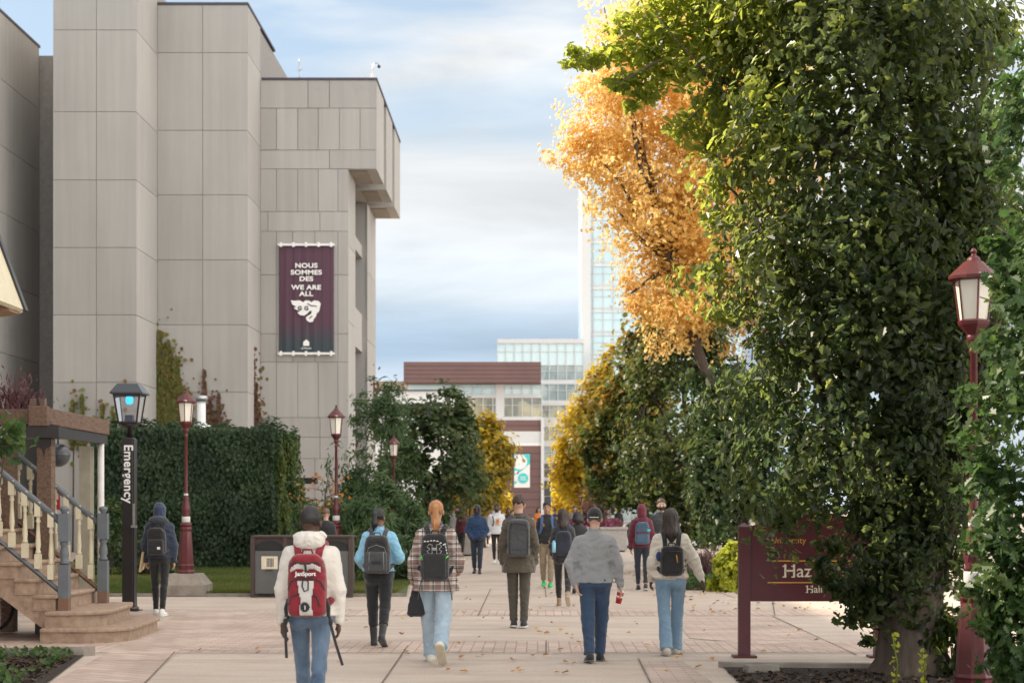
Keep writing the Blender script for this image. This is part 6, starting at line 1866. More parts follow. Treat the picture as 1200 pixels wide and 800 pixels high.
                for sx in (-1, 1):
                    sd_ = smin(sd_, cone(x, y, z, (sx * .060, -.02, .02), (sx * .095, -.055, -l * .60), .036, .034), .04)
                    sd_ = smin(sd_, cone(x, y, z, (sx * .095, -.055, -l * .60), (sx * .080, -.09, -l * .98), .034, .014), .03)
                d = sd_ - .008 * (np.abs(vnoise(x * 60 + z * 5, y * 30, z * 6) - .5) * 3 - .5)
            return d * hs_
        lo = hc - [.17, .24, .15]; hi = hc + [.17, .12, .17]
        if hairkind in ('long', 'ponytail'): lo = hc - np.array([.2, .27, hairlen + .12])
        sdf_obj('hair', [(f_hair, lo, hi, .0065 * vb)], hair, root)
    if cap is not None:
        def f_cap(X, Y, Z):
            x, y, z = HC(X, Y, Z)
            d = ell(x, y, z, (0, -.008, .040), (.088, .106, .098))
            d = np.maximum(d, .012 + y * .1 - z)
            br = rbox(x, y, z + (y - .1) * .25, (0, .13, .032), (.070, .055, .007), .006)
            return np.minimum(d, br) * hs_
        sdf_obj('cap', [(f_cap, hc - [.13, .16, .06], hc + [.13, .24, .17], .0055 * vb)], cap, root)
    def HP(x, y, z):
        c2, s2 = math.cos(head_turn), math.sin(head_turn)
        x, y, z = x * hs_, y * hs_, z * hs_
        return (hc[0] + x * c2 - y * s2, hc[1] + x * s2 + y * c2, hc[2] + z)
    if face:
        for sx in (-1, 1):
            e_ = MB(); e_.sphere(HP(sx * .031, .082, .010), .0095 * hs_, 8, 6, (1.25, 1, .8)); e_.build('eye', EYE, root)
            e_ = MB(); e_.tube([HP(sx * .014, .091, .026), HP(sx * .032, .088, .032), HP(sx * .048, .076, .026)], .0042, 5); e_.build('eyebrow', hair or EYE, root)
        if mask is None:
            e_ = MB(); e_.sphere(HP(0, .094, -.062), .019 * hs_, 10, 6, (1.1, .45, .32)); e_.build('mouth', LIP, root)
    if mask is not None:
        def f_m(X, Y, Z):
            x, y, z = HC(X, Y, Z)
            d = ell(x, y, z, (0, .045, -.050), (.066, .072, .060))
            return np.maximum(d, -(y - .01)) * hs_
        sdf_obj('face_mask', [(f_m, hc - [.1, .04, .14], hc + [.1, .15, .04], .007 * vb)], mask, root)
    if beard is not None:
        def f_bd(X, Y, Z):
            x, y, z = HC(X, Y, Z)
            d = ell(x, y, z, (0, .034, -.055), (.064, .068, .066))
            return np.maximum(np.maximum(d, z + .045 + .35 * np.abs(x)), -(y - .0)) * hs_
        sdf_obj('beard', [(f_bd, hc - [.1, .05, .15], hc + [.1, .14, .0], .007 * vb)], beard, root)
    info = dict(root=root, k=k, hz=hz, shz=shz, sw=sw, zneck=zneck, f_top=f_top, A=A, hc=hc, HP=HP, J=J, ly=ly, rot=rot)
    PEOPLE[key] = info
    return info

def surf(info, p, clear=.012, axis=None):
    """push p out of the garment along the gradient until it clears it"""
    f = info['f_top']; p = np.array(p, float)
    ev = lambda q: float(f(np.array([q[0]]), np.array([q[1]]), np.array([q[2]]))[0])
    g = np.zeros(3)
    for _ in range(14):
        d = ev(p)
        g = np.array([ev(p + [.01, 0, 0]) - d, ev(p + [0, .01, 0]) - d, ev(p + [0, 0, .01]) - d])
        nn = np.linalg.norm(g)
        if nn < 1e-6: break
        g = g / nn
        p = p + g * (clear - d) * .8
    return p, g

def wear(name, info, label, cat='backpack', group=None):
    """empty with the wearer's frame"""
    r = info['root']
    off = np.array([0, -.2, info['shz'] - .25])
    w_ = rotz(off, info['rot'])
    o = empty(name, (r.location.x + w_[0], r.location.y + w_[1], w_[2]), label, cat, group, rz=info['rot'])
    info['off'] = off
    return o

def backpack(info, label, body, w=.30, h=.46, d=.17, pocket=None, strap=None, group=None, zc=None, style='day', taper=.25, vb=1.0, extra_strap=False):
    k = info['k']; root = wear('backpack', info, label, group=group); off = info['off']
    if zc is None: zc = info['shz'] - .20 * k
    yb_ = surf(info, (0, -.3, zc))[0][1]
    yc = yb_ - d / 2 + .03
    strap = strap or body
    def shp(X, Y, Z):
        X = X + off[0]; Y = Y + off[1]; Z = Z + off[2]
        t = np.clip((Z - zc) / (h / 2), -1, 1)
        sc = 1 - taper * np.clip(t, 0, 1) ** 2.2
        dd = rbox(X / sc, Y + .06 * t * np.clip(t, 0, 1), Z, (0, yc, zc), (w / 2, d / 2, h / 2), .062)
        return dd - .006 * (np.abs(vnoise(X * 17 + 5, Y * 17, Z * 19 + X * 8) - .5) * 3 - .5)
    lo = np.array([-w / 2 - .05, yc - d / 2 - .06, zc - h / 2 - .04]) - off; hi = np.array([w / 2 + .05, yc + d / 2 + .05, zc + h / 2 + .05]) - off
    sdf_obj('pack_body', [(shp, lo, hi, .0085 * vb)], body, root)
    yf = yc - d / 2
    if pocket is not None:
        def pk(X, Y, Z):
            X = X + off[0]; Y = Y + off[1]; Z = Z + off[2]
            dd = rbox(X, Y, Z, (0, yf, zc - h * .19), (w * .41, .035, h * .27), .030)
            return dd - .004 * (np.abs(vnoise(X * 20, Y * 20, Z * 25) - .5) * 3 - .5)
        sdf_obj('front_pocket', [(pk, lo, hi, .0085 * vb)], pocket, root)
    mb = MB()
    # grab handle
    zt = zc + h / 2
    mb.tube([Vector((x, y, z)) - Vector(off) for x, y, z in ((-.045, yc + .02, zt - .02), (-.03, yc + .0, zt + .03), (.03, yc + .0, zt + .03), (.045, yc + .02, zt - .02))], .009, 6)
    mb.build('grab_handle', strap, root)
    for sx in (-1, 1):
        raw = [(sx * .065, yb_ + .00, zt - .06), (sx * .085, -.10, info['shz'] + .055), (sx * .095, -.04, info['shz'] + .09), (sx * .10, .03, info['shz'] + .08), (sx * .105, .10, info['shz'] - .01), (sx * .112, .13, info['shz'] - .12), (sx * .135, .10, info['shz'] - .23), (sx * (info['sw'] + .0), .0, info['shz'] - .30), (sx * w * .42, yb_ + .0, zc - h * .38)]
        raw = np.array(raw); fine_ = []
        for i in range(len(raw) - 1):
            for t in (0, .33, .66): fine_.append(raw[i] * (1 - t) + raw[i + 1] * t)
        fine_.append(raw[-1])
        pts = []; nr = []
        for i_, q in enumerate(fine_):
            if i_ == 0 or i_ >= len(fine_) - 2: p_ = q; g = np.array([0, -1, 0.])
            else:
                p_, g = surf(info, q, .010)
            pts.append(p_ - off); nr.append(g)
        pts = np.array(pts)
        for _ in range(1): pts[1:-1] = pts[1:-1] * .5 + .25 * (pts[:-2] + pts[2:])
        mb = MB(); mb.strap([tuple(q) for q in pts], nr, .058 * k, .016); mb.build('strap', strap, root)
    return root, dict(yf=yf, zc=zc, h=h, w=w, d=d, off=off, yc=yc, shp=shp)

def on_pack(nfo, pts, name, m, root, r=.0035, closed=False, clear=.004):
    """a thin line or patch outline laid on the pack's outside"""
    f = nfo['shp']; off = nfo['off']; out = []
    for x, z in pts:
        y = nfo['yf'] - .16
        for _ in range(60):
            v = float(f(np.array([x - off[0]]), np.array([y - off[1]]), np.array([z - off[2]]))[0])
            if v < .002: break
            y += max(v * .7, .001)
        out.append((x - off[0], y - off[1] - clear, z - off[2]))
    mb = MB(); mb.tube(out, r, 6); return mb.build(name, m, root)
def patch(nfo, poly, name, m, root, lift=.006):
    """filled patch (x,z polygon) lying on the pack, following its curve"""
    xs = [p[0] for p in poly]; zs = [p[1] for p in poly]
    st = .008
    from mathutils.geometry import intersect_point_tri_2d
    def inside(x, z):
        c = False; n_ = len(poly)
        for i in range(n_):
            a, b = poly[i], poly[(i + 1) % n_]
            if (a[1] > z) != (b[1] > z) and x < (b[0] - a[0]) * (z - a[1]) / (b[1] - a[1]) + a[0]: c = not c
        return c
    f = nfo['shp']; off = nfo['off']
    nx = int((max(xs) - min(xs)) / st) + 2; nz = int((max(zs) - min(zs)) / st) + 2
    idx = {}; V = []; F = []
    def vert(i, j):
        if (i, j) not in idx:
            x = min(xs) + i * st; z = min(zs) + j * st; y = nfo['yf'] - .16
            for _ in range(50):
                v = float(f(np.array([x - off[0]]), np.array([y - off[1]]), np.array([z - off[2]]))[0])
                if v < .002: break
                y += max(v * .7, .001)
            idx[(i, j)] = len(V); V.append((x - off[0], y - off[1] - lift, z - off[2]))
        return idx[(i, j)]
    for i in range(nx):
        for j in range(nz):
            if inside(min(xs) + (i + .5) * st, min(zs) + (j + .5) * st):
                F.append((vert(i, j), vert(i + 1, j), vert(i + 1, j + 1), vert(i, j + 1)))
    me = bpy.data.meshes.new(name); me.from_pydata(V, [], F)
    o = link_mesh(name, me, m, root, smooth=True)
    sm_ = o.modifiers.new('t', 'SOLIDIFY'); sm_.thickness = lift * .9; sm_.offset = -1
    return o

C_ = cloth
blk = C_('black_cloth', (.018, .018, .020)); gry = C_('pack_grey', (.060, .062, .068)); dgry = C_('pack_dark_grey', (.035, .036, .040))
blackhair = mat('black_hair', (.010, .008, .008), .35, var=.3, scale=40, stretch=(3, 3, .4), bump=.4, bscale=90)
brownhair = mat('brown_hair', (.030, .016, .011), .4, var=.35, scale=30, stretch=(3, 3, .3), bump=.4, bscale=90)
darkbrown = mat('dark_brown_hair', (.050, .030, .020), .5, var=.3, scale=40, bump=.5, bscale=70)
blonde = mat('ginger_blonde_hair', (.62, .30, .12), .45, c2=(.36, .15, .055), scale=16, stretch=(3, 3, .15), bump=.5, bscale=90)
red_pack = C_('red_pack', (.20, .008, .018), var=.15)
silver = C_('silver_cloth', (.50, .48, .46)); whitec = C_('white_cloth', (.68, .66, .63), scale=4)

# 1 --- man in cream hoodie, red backpack (front left)
cream_h = C_('cream_hoodie', (.66, .62, .56), c2=(.58, .55, .50), scale=3)
p1 = person('p1', 364, 156, 1.69, 'man in a cream hoodie and faded jeans wearing a red backpack, nearest on the left', skin='dark', top=('hoodie', cream_h), hem=-.02, puff=.024, wr=.010, hood=('down', cream_h),
            pants=denim('faded_jeans', (.030, .060, .115), (.13, .19, .27)), legs=((18, 6, 0), (-14, 16, 14)), legw=.86, arms=(((.20, -.06, -1), (.02, .12, -1)), ((.20, -.04, -1), (.0, .22, -1))),
            hair=blackhair, hairkind='crop', shoe=whitec, sole=whitec, wide=1.06, head_turn=-.12)
bp, nf = backpack(p1, 'red backpack with silver front panel and black cords on the man in cream hoodie', red_pack, w=.285, h=.47, d=.17, pocket=None, strap=red_pack, zc=p1['shz'] - .225)
zc = nf['zc']; W = nf['w']
patch(nf, [(-W * .40, zc + .10), (-W * .38, zc + .135), (-W * .2, zc + .165), (0, zc + .15), (W * .2, zc + .165), (W * .38, zc + .135), (W * .40, zc + .10), (W * .2, zc + .128), (0, zc + .115), (-W * .2, zc + .128)], 'white_yoke', silver, bp)
patch(nf, [(-.062, zc + .035), (.062, zc + .035), (.05, zc - .05), (.038, zc - .10), (.05, zc - .22), (-.05, zc - .22), (-.038, zc - .10), (-.05, zc - .05)], 'silver_panel', silver, bp, .010)
patch(nf, [(.034 * math.cos(a) - .004, zc - .155 + .036 * math.sin(a)) for a in [2 * PI * i / 16 for i in range(16)]], 'round_patch', blk, bp, .016)
patch(nf, [(-.008, zc - .175), (.002, zc - .175), (.002, zc - .14), (-.008, zc - .14)], 'patch_mark', silver, bp, .022)
on_pack(nf, [(-W * .44, zc + .145), (-W * .3, zc + .175), (0, zc + .165), (W * .3, zc + .175), (W * .44, zc + .145)], 'zip', blk, bp, .006)
on_pack(nf, [(-W * .47, zc - .03), (-W * .38, zc + .035), (-.05, zc + .055), (.05, zc + .055), (W * .38, zc + .035), (W * .47, zc - .03)], 'zip', blk, bp, .007)
on_pack(nf, [(-W * .47, zc - .14), (-W * .36, zc - .075), (-.04, zc - .055), (.05, zc - .055), (W * .3, zc - .09), (W * .36, zc - .15)], 'zip', blk, bp, .006)
on_pack(nf, [(-.02, zc + .04), (-.026, zc - .0), (-.01, zc - .04), (.018, zc - .03), (.02, zc + .03), (.0, zc + .05)], 'bungee_cord', blk, bp, .0055, clear=.014)
on_pack(nf, [(.0, zc + .16), (.004, zc + .10)], 'zip_pull', blk, bp, .008, clear=.01)
tx = text('JanSport', .044, (0, nf['yf'] - nf['off'][1] - .007, zc + .088 - nf['off'][2]), M['text_white'], bp, bold=.0008, depth=.004)
for o_ in [tx]:
    # follow the curve: sample the pack face at its height
    f = nf['shp']; y = nf['yf'] - .15
    while float(f(np.array([0.]), np.array([y - nf['off'][1]]), np.array([zc + .088 - nf['off'][2]]))[0]) > .002: y += .002
    o_.location.y = y - nf['off'][1] - .006
for pts in (((-.150, -.06, .86), (-.170, -.10, .80), (-.165, -.11, .66), (-.160, -.11, .55)), ((.145, -.10, .92), (.17, -.13, .80), (.21, -.15, .66), (.262, -.16, .50))):
    mb = MB(); kk = p1['k']
    pts = [Vector((a, b - .03, c)) - Vector(nf['off']) for a, b, c in pts]
    mb.strap(pts, [(0, -1, 0)] * 4, .022, .006); mb.tube([pts[1], pts[1] + Vector((0, 0, .04))], .018, 6); mb.build('loose_strap', blk, bp)
for sx in (-1, 1):
    mb = MB(); a = Vector((sx * .14, nf['yc'], zc - .10)) - Vector(nf['off']); mb.tube([a, a + Vector((sx * .02, -.01, -.07)), a + Vector((sx * .015, 0, -.13))], .014, 6); mb.build('side_strap', blk, bp)

# 2 --- woman in light blue
lb_ = C_('sky_blue_jacket', (.24, .50, .68), scale=4, var=.08)
p2 = person('p2', 444, 97, 1.66, 'woman in a light blue jacket and black trousers with a dark braided ponytail', fem=True, skin='brown', top=('jacket', lb_), hem=.03, puff=.034, wr=.020, wide=1.12,
            arms=(((.30, -.12, -1), (.0, .7, -.25)), ((.42, -.12, -1), (-.35, .8, .1))), pants=C_('black_trousers', (.014, .016, .020)), legw=1.06, legs=((8, 3, 0), (-8, 26, 24)),
            shoe=C_('black_boot', (.012, .012, .013), rough=.5), boot=.12, ankle=.20, hair=blackhair, hairkind='ponytail', hairlen=.17, head_turn=-.35, collar=lb_)
bp, nf = backpack(p2, 'dark grey backpack with pale piping on the woman in light blue', dgry, w=.31, h=.46, d=.19, pocket=gry, strap=gry, zc=p2['shz'] - .20)
zc = nf['zc']; W = nf['w']
on_pack(nf, [(-W * .40, zc - .02), (-W * .30, zc + .085), (0, zc + .115), (W * .30, zc + .085), (W * .40, zc - .02)], 'zip', M['steel'], bp, .003)
on_pack(nf, [(-W * .40, zc + .06), (-W * .26, zc + .14), (0, zc + .165), (W * .26, zc + .14), (W * .40, zc + .06)], 'zip', blk, bp, .005)
for sx in (-1, 1): on_pack(nf, [(sx * W * .27, zc + .03), (sx * W * .29, zc - .18)], 'piping', C_('pale_piping', (.22, .22, .22)), bp, .005, clear=.034)
mb = MB(); y = nf['yf'] - nf['off'][1] - .037
mb.box(-.055, .055, y - .004, y, zc - .115 - nf['off'][2], zc - .075 - nf['off'][2]); mb.build('dark_patch', M['black'], bp)

# 3 --- woman with ginger ponytail, plaid shirt
p3 = person('p3', 511, 109, 1.77, 'woman with a long ginger ponytail in a plaid shirt and pale wide jeans', fem=True, skin='fair', top=('plaid_shirt', plaid()), hem=-.13, puff=.034, wr=.018, flare=.03, wide=1.12,
            arms=(((.30, -.10, -1), (.10, .55, -.55)), ((.32, -.12, -1), (.0, .85, -.35))), pants=denim('pale_jeans', (.27, .37, .46), (.40, .49, .57)), legw=1.28, bell=.014, ankle=.02, legs=((18, 4, 0), (-16, 34, 48)),
            shoe=C_('white_trainer', (.62, .58, .50)), sole=C_('rubber_sole', (.50, .44, .34)), foot_w=1.15, hair=blonde, hairkind='ponytail', hairlen=.30, collar=C_('denim_collar', (.10, .14, .22)))
mb = MB(); mb.tube([p3['HP'](*q) for q in ((-.088, 0, .02), (-.078, 0, .085), (-.045, 0, .125), (0, 0, .140), (.045, 0, .125), (.078, 0, .085), (.088, 0, .02))], .008, 6); mb.build('headband', M['black'], p3['root'])
bp, nf = backpack(p3, 'black backpack with a big outlined emblem on the plaid shirt', blk, w=.30, h=.50, d=.18, strap=blk, zc=p3['shz'] - .225, pocket=blk)
zc = nf['zc']; W = nf['w']; ez = zc + .085
sil = mat('reflective_grey', (.42, .42, .42), .5)
for sx in (-1, 1):
    # one half of the interlocked emblem, drawn as an outline
    on_pack(nf, [(sx * .0, ez + .012), (sx * .026, ez + .014), (sx * .022, ez + .045), (sx * .056, ez + .052), (sx * .078, ez + .022), (sx * .050, ez + .004), (sx * .050, ez - .004), (sx * .078, ez - .022), (sx * .056, ez - .052), (sx * .022, ez - .045), (sx * .026, ez - .014), (sx * .0, ez - .012)], 'emblem_line', sil, bp, .0038, clear=.004)
patch(nf, [(-.03, ez - .008), (.03, ez - .008), (.03, ez + .008), (-.03, ez + .008)], 'emblem_bar', sil, bp, .006)
arc = [(.075 - .01 * math.cos(t), 0) for t in (0,)]
for i in range(7):
    t = i / 6
    x_ = -.10 + .20 * t; z_ = zc + .185 - .055 * max(0, (t - .55) / .45) ** 1.2 - .02 * (1 - t)
    on_pack(nf, [(x_ - .010, z_ - .004 - .002 * (i % 2)), (x_, z_ + .006 - .004 * (i % 2)), (x_ + .011, z_ - .002)], 'daisy_chain', M['white'], bp, .006, clear=.006)
for i in range(4): on_pack(nf, [(.112 + .006 * i, zc + .145 - .032 * i), (.118 + .005 * i, zc + .128 - .032 * i)], 'daisy_chain', M['white'], bp, .006, clear=.006)
on_pack(nf, [(-.09, zc - .08), (-.055, zc - .11), (-.035, zc - .115)], 'zip_pull', sil, bp, .0035, clear=.03)
grn = mat('lime_pull', (.10, .62, .08), .6)
on_pack(nf, [(-.145, zc + .015), (-.128, zc - .03)], 'lime_tab', grn, bp, .009); on_pack(nf, [(.118, zc - .015), (.142, zc + .01)], 'lime_tab', grn, bp, .009)
for sx in (-1, 1):
    mb = MB(); a = Vector((sx * .13, nf['yc'], zc - .2)) - Vector(nf['off']); mb.strap([a, a + Vector((sx * .03, 0, -.12)), a + Vector((sx * .05, .02, -.26))], [(sx, -.3, 0)] * 3, .022, .005); mb.build('loose_strap', blk, bp)
# tote bag
s = 109; t0 = (GX(487, s), FPX / s + .05, 0)
tb_ = empty('tote_bag', (t0[0], t0[1], GZ(722, s)), 'soft black tote bag hanging from the arm of the ginger woman', 'bag')
off = tb_.location
def f_tote(X, Y, Z):
    w_ = .10 - .055 * np.clip(Z / .34, 0, 1) ** 1.3
    d = rbox(X, Y, Z, (0, 0, .15), (.10, .055, .155), .05)
    d = np.maximum(d, np.abs(X - .015 * np.clip(Z / .3, 0, 1)) - w_)
    return d - .006 * (np.abs(vnoise(X * 20, Y * 20, Z * 12 + X * 20) - .5) * 3 - .5)
sdf_obj('bag_body', [(f_tote, (-.16, -.1, -.04), (.16, .1, .36), .008)], blk, tb_)
for yy_ in (-.02, .03):
    mb = MB(); mb.strap([(-.03, yy_, .29), (-.01, yy_, .40), (.02, yy_, .50), (.05, yy_, .40), (.055, yy_, .29)], [(0, -1, 0)] * 5, .022, .006); mb.build('handle', blk, tb_)

# 4 --- man in olive coat
olive = C_('olive_coat', (.075, .062, .042), scale=4)
p4 = person('p4', 608, 84, 1.815, 'man in a brown olive coat and trousers with a dark grey rigid backpack', skin='fair', top=('coat', olive), hem=-.20, puff=.032, wr=.018, flare=.035, pants=C_('olive_trousers', (.062, .055, .042)), legw=1.06, ankle=.04,
            legs=((4, 8, 6), (-3, 3, 0)), arms=(((.22, -.05, -1), (.04, .22, -1)), ((.22, -.05, -1), (.04, .22, -1))), hair=darkbrown, hairkind='short', shoe=C_('dark_trainer', (.025, .025, .03)), sole=M['white'], collar=olive)
bp, nf = backpack(p4, 'smooth dark grey rigid backpack on the man in the olive coat', gry, w=.31, h=.52, d=.16, strap=dgry, zc=p4['shz'] - .20, taper=.12)
zc = nf['zc']; W = nf['w']
on_pack(nf, [(-W * .40, zc - .21), (-W * .41, zc + .12), (-W * .28, zc + .20), (W * .28, zc + .20), (W * .41, zc + .12), (W * .40, zc - .21)], 'edge_seam', blk, bp, .006)
on_pack(nf, [(-W * .42, zc - .16), (W * .42, zc - .16)], 'edge_seam', blk, bp, .006)

# 5 --- man in grey sweater
greysw = C_('grey_sweater', (.27, .275, .285), c2=(.235, .24, .25), scale=3)
p5 = person('p5', 697, 108, 1.66, 'stocky man in a grey sweater, black cap and dark blue jeans, hand on hip', skin='fair', wide=1.18, top=('sweater', greysw), hem=-.02, puff=.022, wr=.017, pants=denim('dark_jeans', (.014, .034, .075), (.030, .062, .12)), legw=1.20, ankle=.04,
            legs=((-9, 12, 4), (12, 8, 0)), arms=(((.42, -.10, -1), (-.28, -.10, -1)), ((.34, -.02, -1), (.12, .18, -1))), hair=mat('grey_hair', (.10, .08, .07), .6), hairkind='crop', cap=C_('black_cap', (.015, .015, .016)), shoe=C_('black_shoe', (.015, .015, .016)), sole=C_('grey_sole', (.08, .08, .08)), foot_w=1.1, collar=greysw, head_turn=-.1)
mb = MB(); mb.tube([p5['HP'](*q) for q in ((-.05, -.098, .022), (0, -.112, .022), (.05, -.098, .022))], .006, 5); mb.build('cap_strap', M['white_ring'], p5['root'])
W_ = p5['A'][1][2]; f_ = p5['A'][1][3]
cp = W_ + f_ * .085 + np.array([-.02, .03, -.05])
r_ = p5['root']
cup = empty('takeaway_cup', (r_.location.x + cp[0], r_.location.y + cp[1], cp[2]), 'red paper cup with a white lid held by the man in grey', 'cup')
mb = MB(); mb.lathe([(.030, -.065), (.040, .060)], 0, 0, 20); mb.build('cup_body', mat('cup_red', (.48, .022, .020), .45, var=.05), cup)
mb = MB(); mb.lathe([(.042, .060), (.043, .068), (.038, .070), (.036, .080)], 0, 0, 20); mb.build('lid', M['white'], cup)
mb = MB(); mb.lathe([(.0365, .0), (.0375, .02)], 0, 0, 20); mb.build('cup_band', M['white'], cup)
cup.rotation_euler = (R(6), R(12), 0)

# 6 --- woman in white cardigan
card = C_('white_cardigan', (.66, .61, .52), c2=(.60, .55, .47), scale=4)
p6 = person('p6', 786, 103, 1.655, 'woman with long dark hair in a cream cardigan and light blue flared jeans', fem=True, skin='dark', top=('cardigan', card), hem=.0, puff=.034, wr=.020, top2=('shirt_hem', C_('beige_shirt', (.55, .43, .33)), -.02), wide=1.08,
            pants=denim('light_jeans', (.13, .23, .34), (.21, .32, .43)), legw=1.10, bell=.026, ankle=.01, legs=((-9, 12, 4), (10, 6, 0)), arms=(((.26, -.08, -1), (.05, .5, -.8)), ((.52, .0, -1), (.42, .05, -1))),
            hair=brownhair, hairkind='long', hairlen=.33, shoe=C_('beige_trainer', (.48, .44, .38)), sole=C_('beige_sole', (.42, .38, .32)))
bp, nf = backpack(p6, 'small black backpack with a gold zip on the woman in the cream cardigan', blk, w=.265, h=.34, d=.13, strap=blk, zc=p6['shz'] - .235, taper=.10)
zc = nf['zc']
on_pack(nf, [(.045, zc + .07), (.058, zc - .02)], 'gold_zip', M['gold'], bp, .006)
on_pack(nf, [(-.11, zc - .10), (-.112, zc + .06), (-.085, zc + .11), (.085, zc + .11), (.112, zc + .06), (.11, zc - .10)], 'edge_seam', dgry, bp, .005)
mb = MB(); a = Vector((-.145, nf['yc'], zc + .05)) - Vector(nf['off']); mb.sphere(a, .045, 10, 8, (.8, .8, 1.3)); mb.build('blue_pouch', C_('navy_pouch', (.01, .03, .12)), bp)

# 7 --- hooded walker on the left
navy = C_('navy_jacket', (.018, .030, .055))
p7 = person('p13', 187, 75.5, 1.74, 'walker in a navy hood and jacket with black trousers beside the emergency pole', skin='tan', top=('jacket', navy), hem=-.02, puff=.038, wr=.018, hood=('up', C_('blue_hood', (.025, .040, .085))), pants=C_('black_jeans', (.012, .012, .014)), legw=.86, ankle=.03,
            legs=((7, 5, 0), (-5, 6, 0)), arms=(((.24, -.05, -1), (.05, .28, -1)), ((.24, -.02, -1), (.02, .15, -1))), shoe=C_('white_shoe', (.64, .63, .60)), sole=M['white'])
sdf_h = C_('grey_hood', (.035, .045, .055))
mb = MB(); mb.sphere((0, -.10, p7['zneck'] - .01), .12, 14, 10, (1.25, .62, .62)); mb.build('outer_hood', sdf_h, p7['root'])
bp, nf = backpack(p7, 'black backpack with a small white tag on the hooded walker', blk, w=.29, h=.43, d=.15, strap=blk, zc=p7['shz'] - .22, pocket=blk, vb=1.3)
mb = MB(); y = nf['yf'] - nf['off'][1] - .04; z = nf['zc'] - .10 - nf['off'][2]; mb.box(.03, .075, y - .004, y + .004, z - .02, z + .02); mb.build('tag', M['white'], bp)
r_ = p7['root']; o = MB(); o.box(-.015, .015, -.11, .11, -.16, .16); o = o.build('folder', C_('manila_folder', (.55, .42, .22))); o.location = (r_.location.x - .27, r_.location.y + .05, .86); o.rotation_euler = (R(12), R(12), 0)
tag(o, 'manila folder tucked under the arm of the hooded walker', 'folder')

# 8 --- people further off
tee = C_('black_tee', (.014, .014, .015))
q = person('p7', 641, 55.5, 1.80, 'young man facing us in a black t-shirt, khaki trousers and green shoes', rot=PI, skin='tan', top=('t_shirt', tee), hem=-.03, puff=.018, pants=C_('khaki_trousers', (.26, .20, .13)), legw=1.08, legs=((8, 6, 0), (-8, 10, 4)), arms=(((.20, .02, -1), (-.25, .6, -.3)), ((.2, 0, -1), (.05, .25, -1))),
           hair=blackhair, hairkind='short', face=True, shoe=mat('green_shoe', (.03, .50, .12), .5), sole=M['white'], fine=True)
# blue backpack straps on him
bp, nf = backpack(q, 'blue backpack worn by the young man in the black t-shirt', C_('blue_pack', (.05, .10, .24)), w=.27, h=.42, d=.14, zc=q['shz'] - .2, vb=1.6)
r_ = q['root']
mb = MB(); mb.box(-.035, .035, .0, .01, -.03, .03)
lg = text('3', .09, (-.03, q['f_top'] and .0, 0), M['gold'], r_)
pt, g_ = surf(q, (.04, .3, q['shz'] - .10), .006); lg.location = tuple(pt); lg.rotation_euler = (PI / 2, 0, PI); lg.name = 'shirt_print'
q = person('p8', 660, 69, 1.66, 'woman with long dark hair in a dark jacket walking beside the man in grey', fem=True, skin='tan', top=('jacket', C_('charcoal_jacket', (.024, .026, .032))), hem=-.06, puff=.03, pants=C_('black_leggings', (.014, .014, .016)), legw=.9, legs=((14, 4, 0), (-14, 34, 40)), lean=.03,
           arms=(((.22, 0, -1), (.0, .6, -.5)), ((.22, 0, -1), (.0, .6, -.5))), hair=brownhair, hairkind='long', hairlen=.32, shoe=C_('tan_boot', (.30, .20, .12)), sole=C_('pale_sole', (.5, .42, .32)), boot=.05, ankle=.12)
bp, nf = backpack(q, 'navy black backpack with a blue bottle on the long haired woman', C_('navy_pack', (.018, .024, .038)), w=.28, h=.42, d=.16, zc=q['shz'] - .22, vb=1.5)
bo2 = MB(); bo2.lathe([(.033, -.09), (.034, .07), (.02, .09), (.022, .11)], 0, 0, 14); bo2 = bo2.build('water_bottle', mat('bottle_blue', (.25, .55, .70), .3)); r_ = q['root']
bo2.location = (r_.location.x - .16, r_.location.y - .25, q['shz'] - .28); tag(bo2, 'light blue water bottle in the side pocket of the navy backpack', 'bottle')
person('p8b', 677, 60, 1.64, 'person with dark hair mostly hidden behind the man in grey', fem=True, skin='tan', top=('jacket', blk), hem=-.05, puff=.03, pants=blk, hair=blackhair, hairkind='long', hairlen=.12, shoe=blk, fine=False)
q = person('p9', 559, 45.5, 1.75, 'man facing us in a blue hoodie with the hood up and dark jeans', rot=PI, skin='dark', top=('hoodie', C_('blue_hoodie', (.012, .040, .105))), hem=-.04, puff=.04, wr=.018, wide=1.12, hood=('up', C_('grey_blue_hood', (.030, .045, .075))), pants=C_('navy_jeans', (.014, .024, .044)), legs=((7, 8, 0), (-7, 8, 0)),
           arms=(((.30, -.08, -1), (-.30, .45, -.5)), ((.30, -.08, -1), (-.30, .45, -.5))), face=True, beard=blackhair, shoe=blk, legw=1.1)
q = person('p10', 582, 38.5, 1.81, 'person facing us in a white hoodie, black mask and beanie', rot=PI, skin='brown', top=('hoodie', C_('white_hoodie', (.66, .67, .72))), hem=-.05, puff=.04, wide=1.1, pants=blk, legs=((6, 6, 0), (-6, 8, 0)), mask=M['black'], hood=('down', C_('white_hood', (.62, .63, .68))), face=True,
           hair=blk, hairkind='short', shoe=M['white'], legw=.9)
r_ = q['root']
pt, g_ = surf(q, (-.01, .3, q['shz'] - .16), .006)
for (dx, dz, w_, h_, c) in ((0, .045, .05, .03, (.75, .30, .03)), (0, -.01, .035, .05, (.60, .10, .03)), (.0, -.07, .06, .03, (.70, .42, .05))):
    mb = MB(); mb.box(pt[0] + dx - w_, pt[0] + dx + w_, pt[1] - .01, pt[1] + .006, pt[2] + dz - h_ * .7, pt[2] + dz + h_ * .7); mb.build('front_print', mat('print', c, .7), r_)
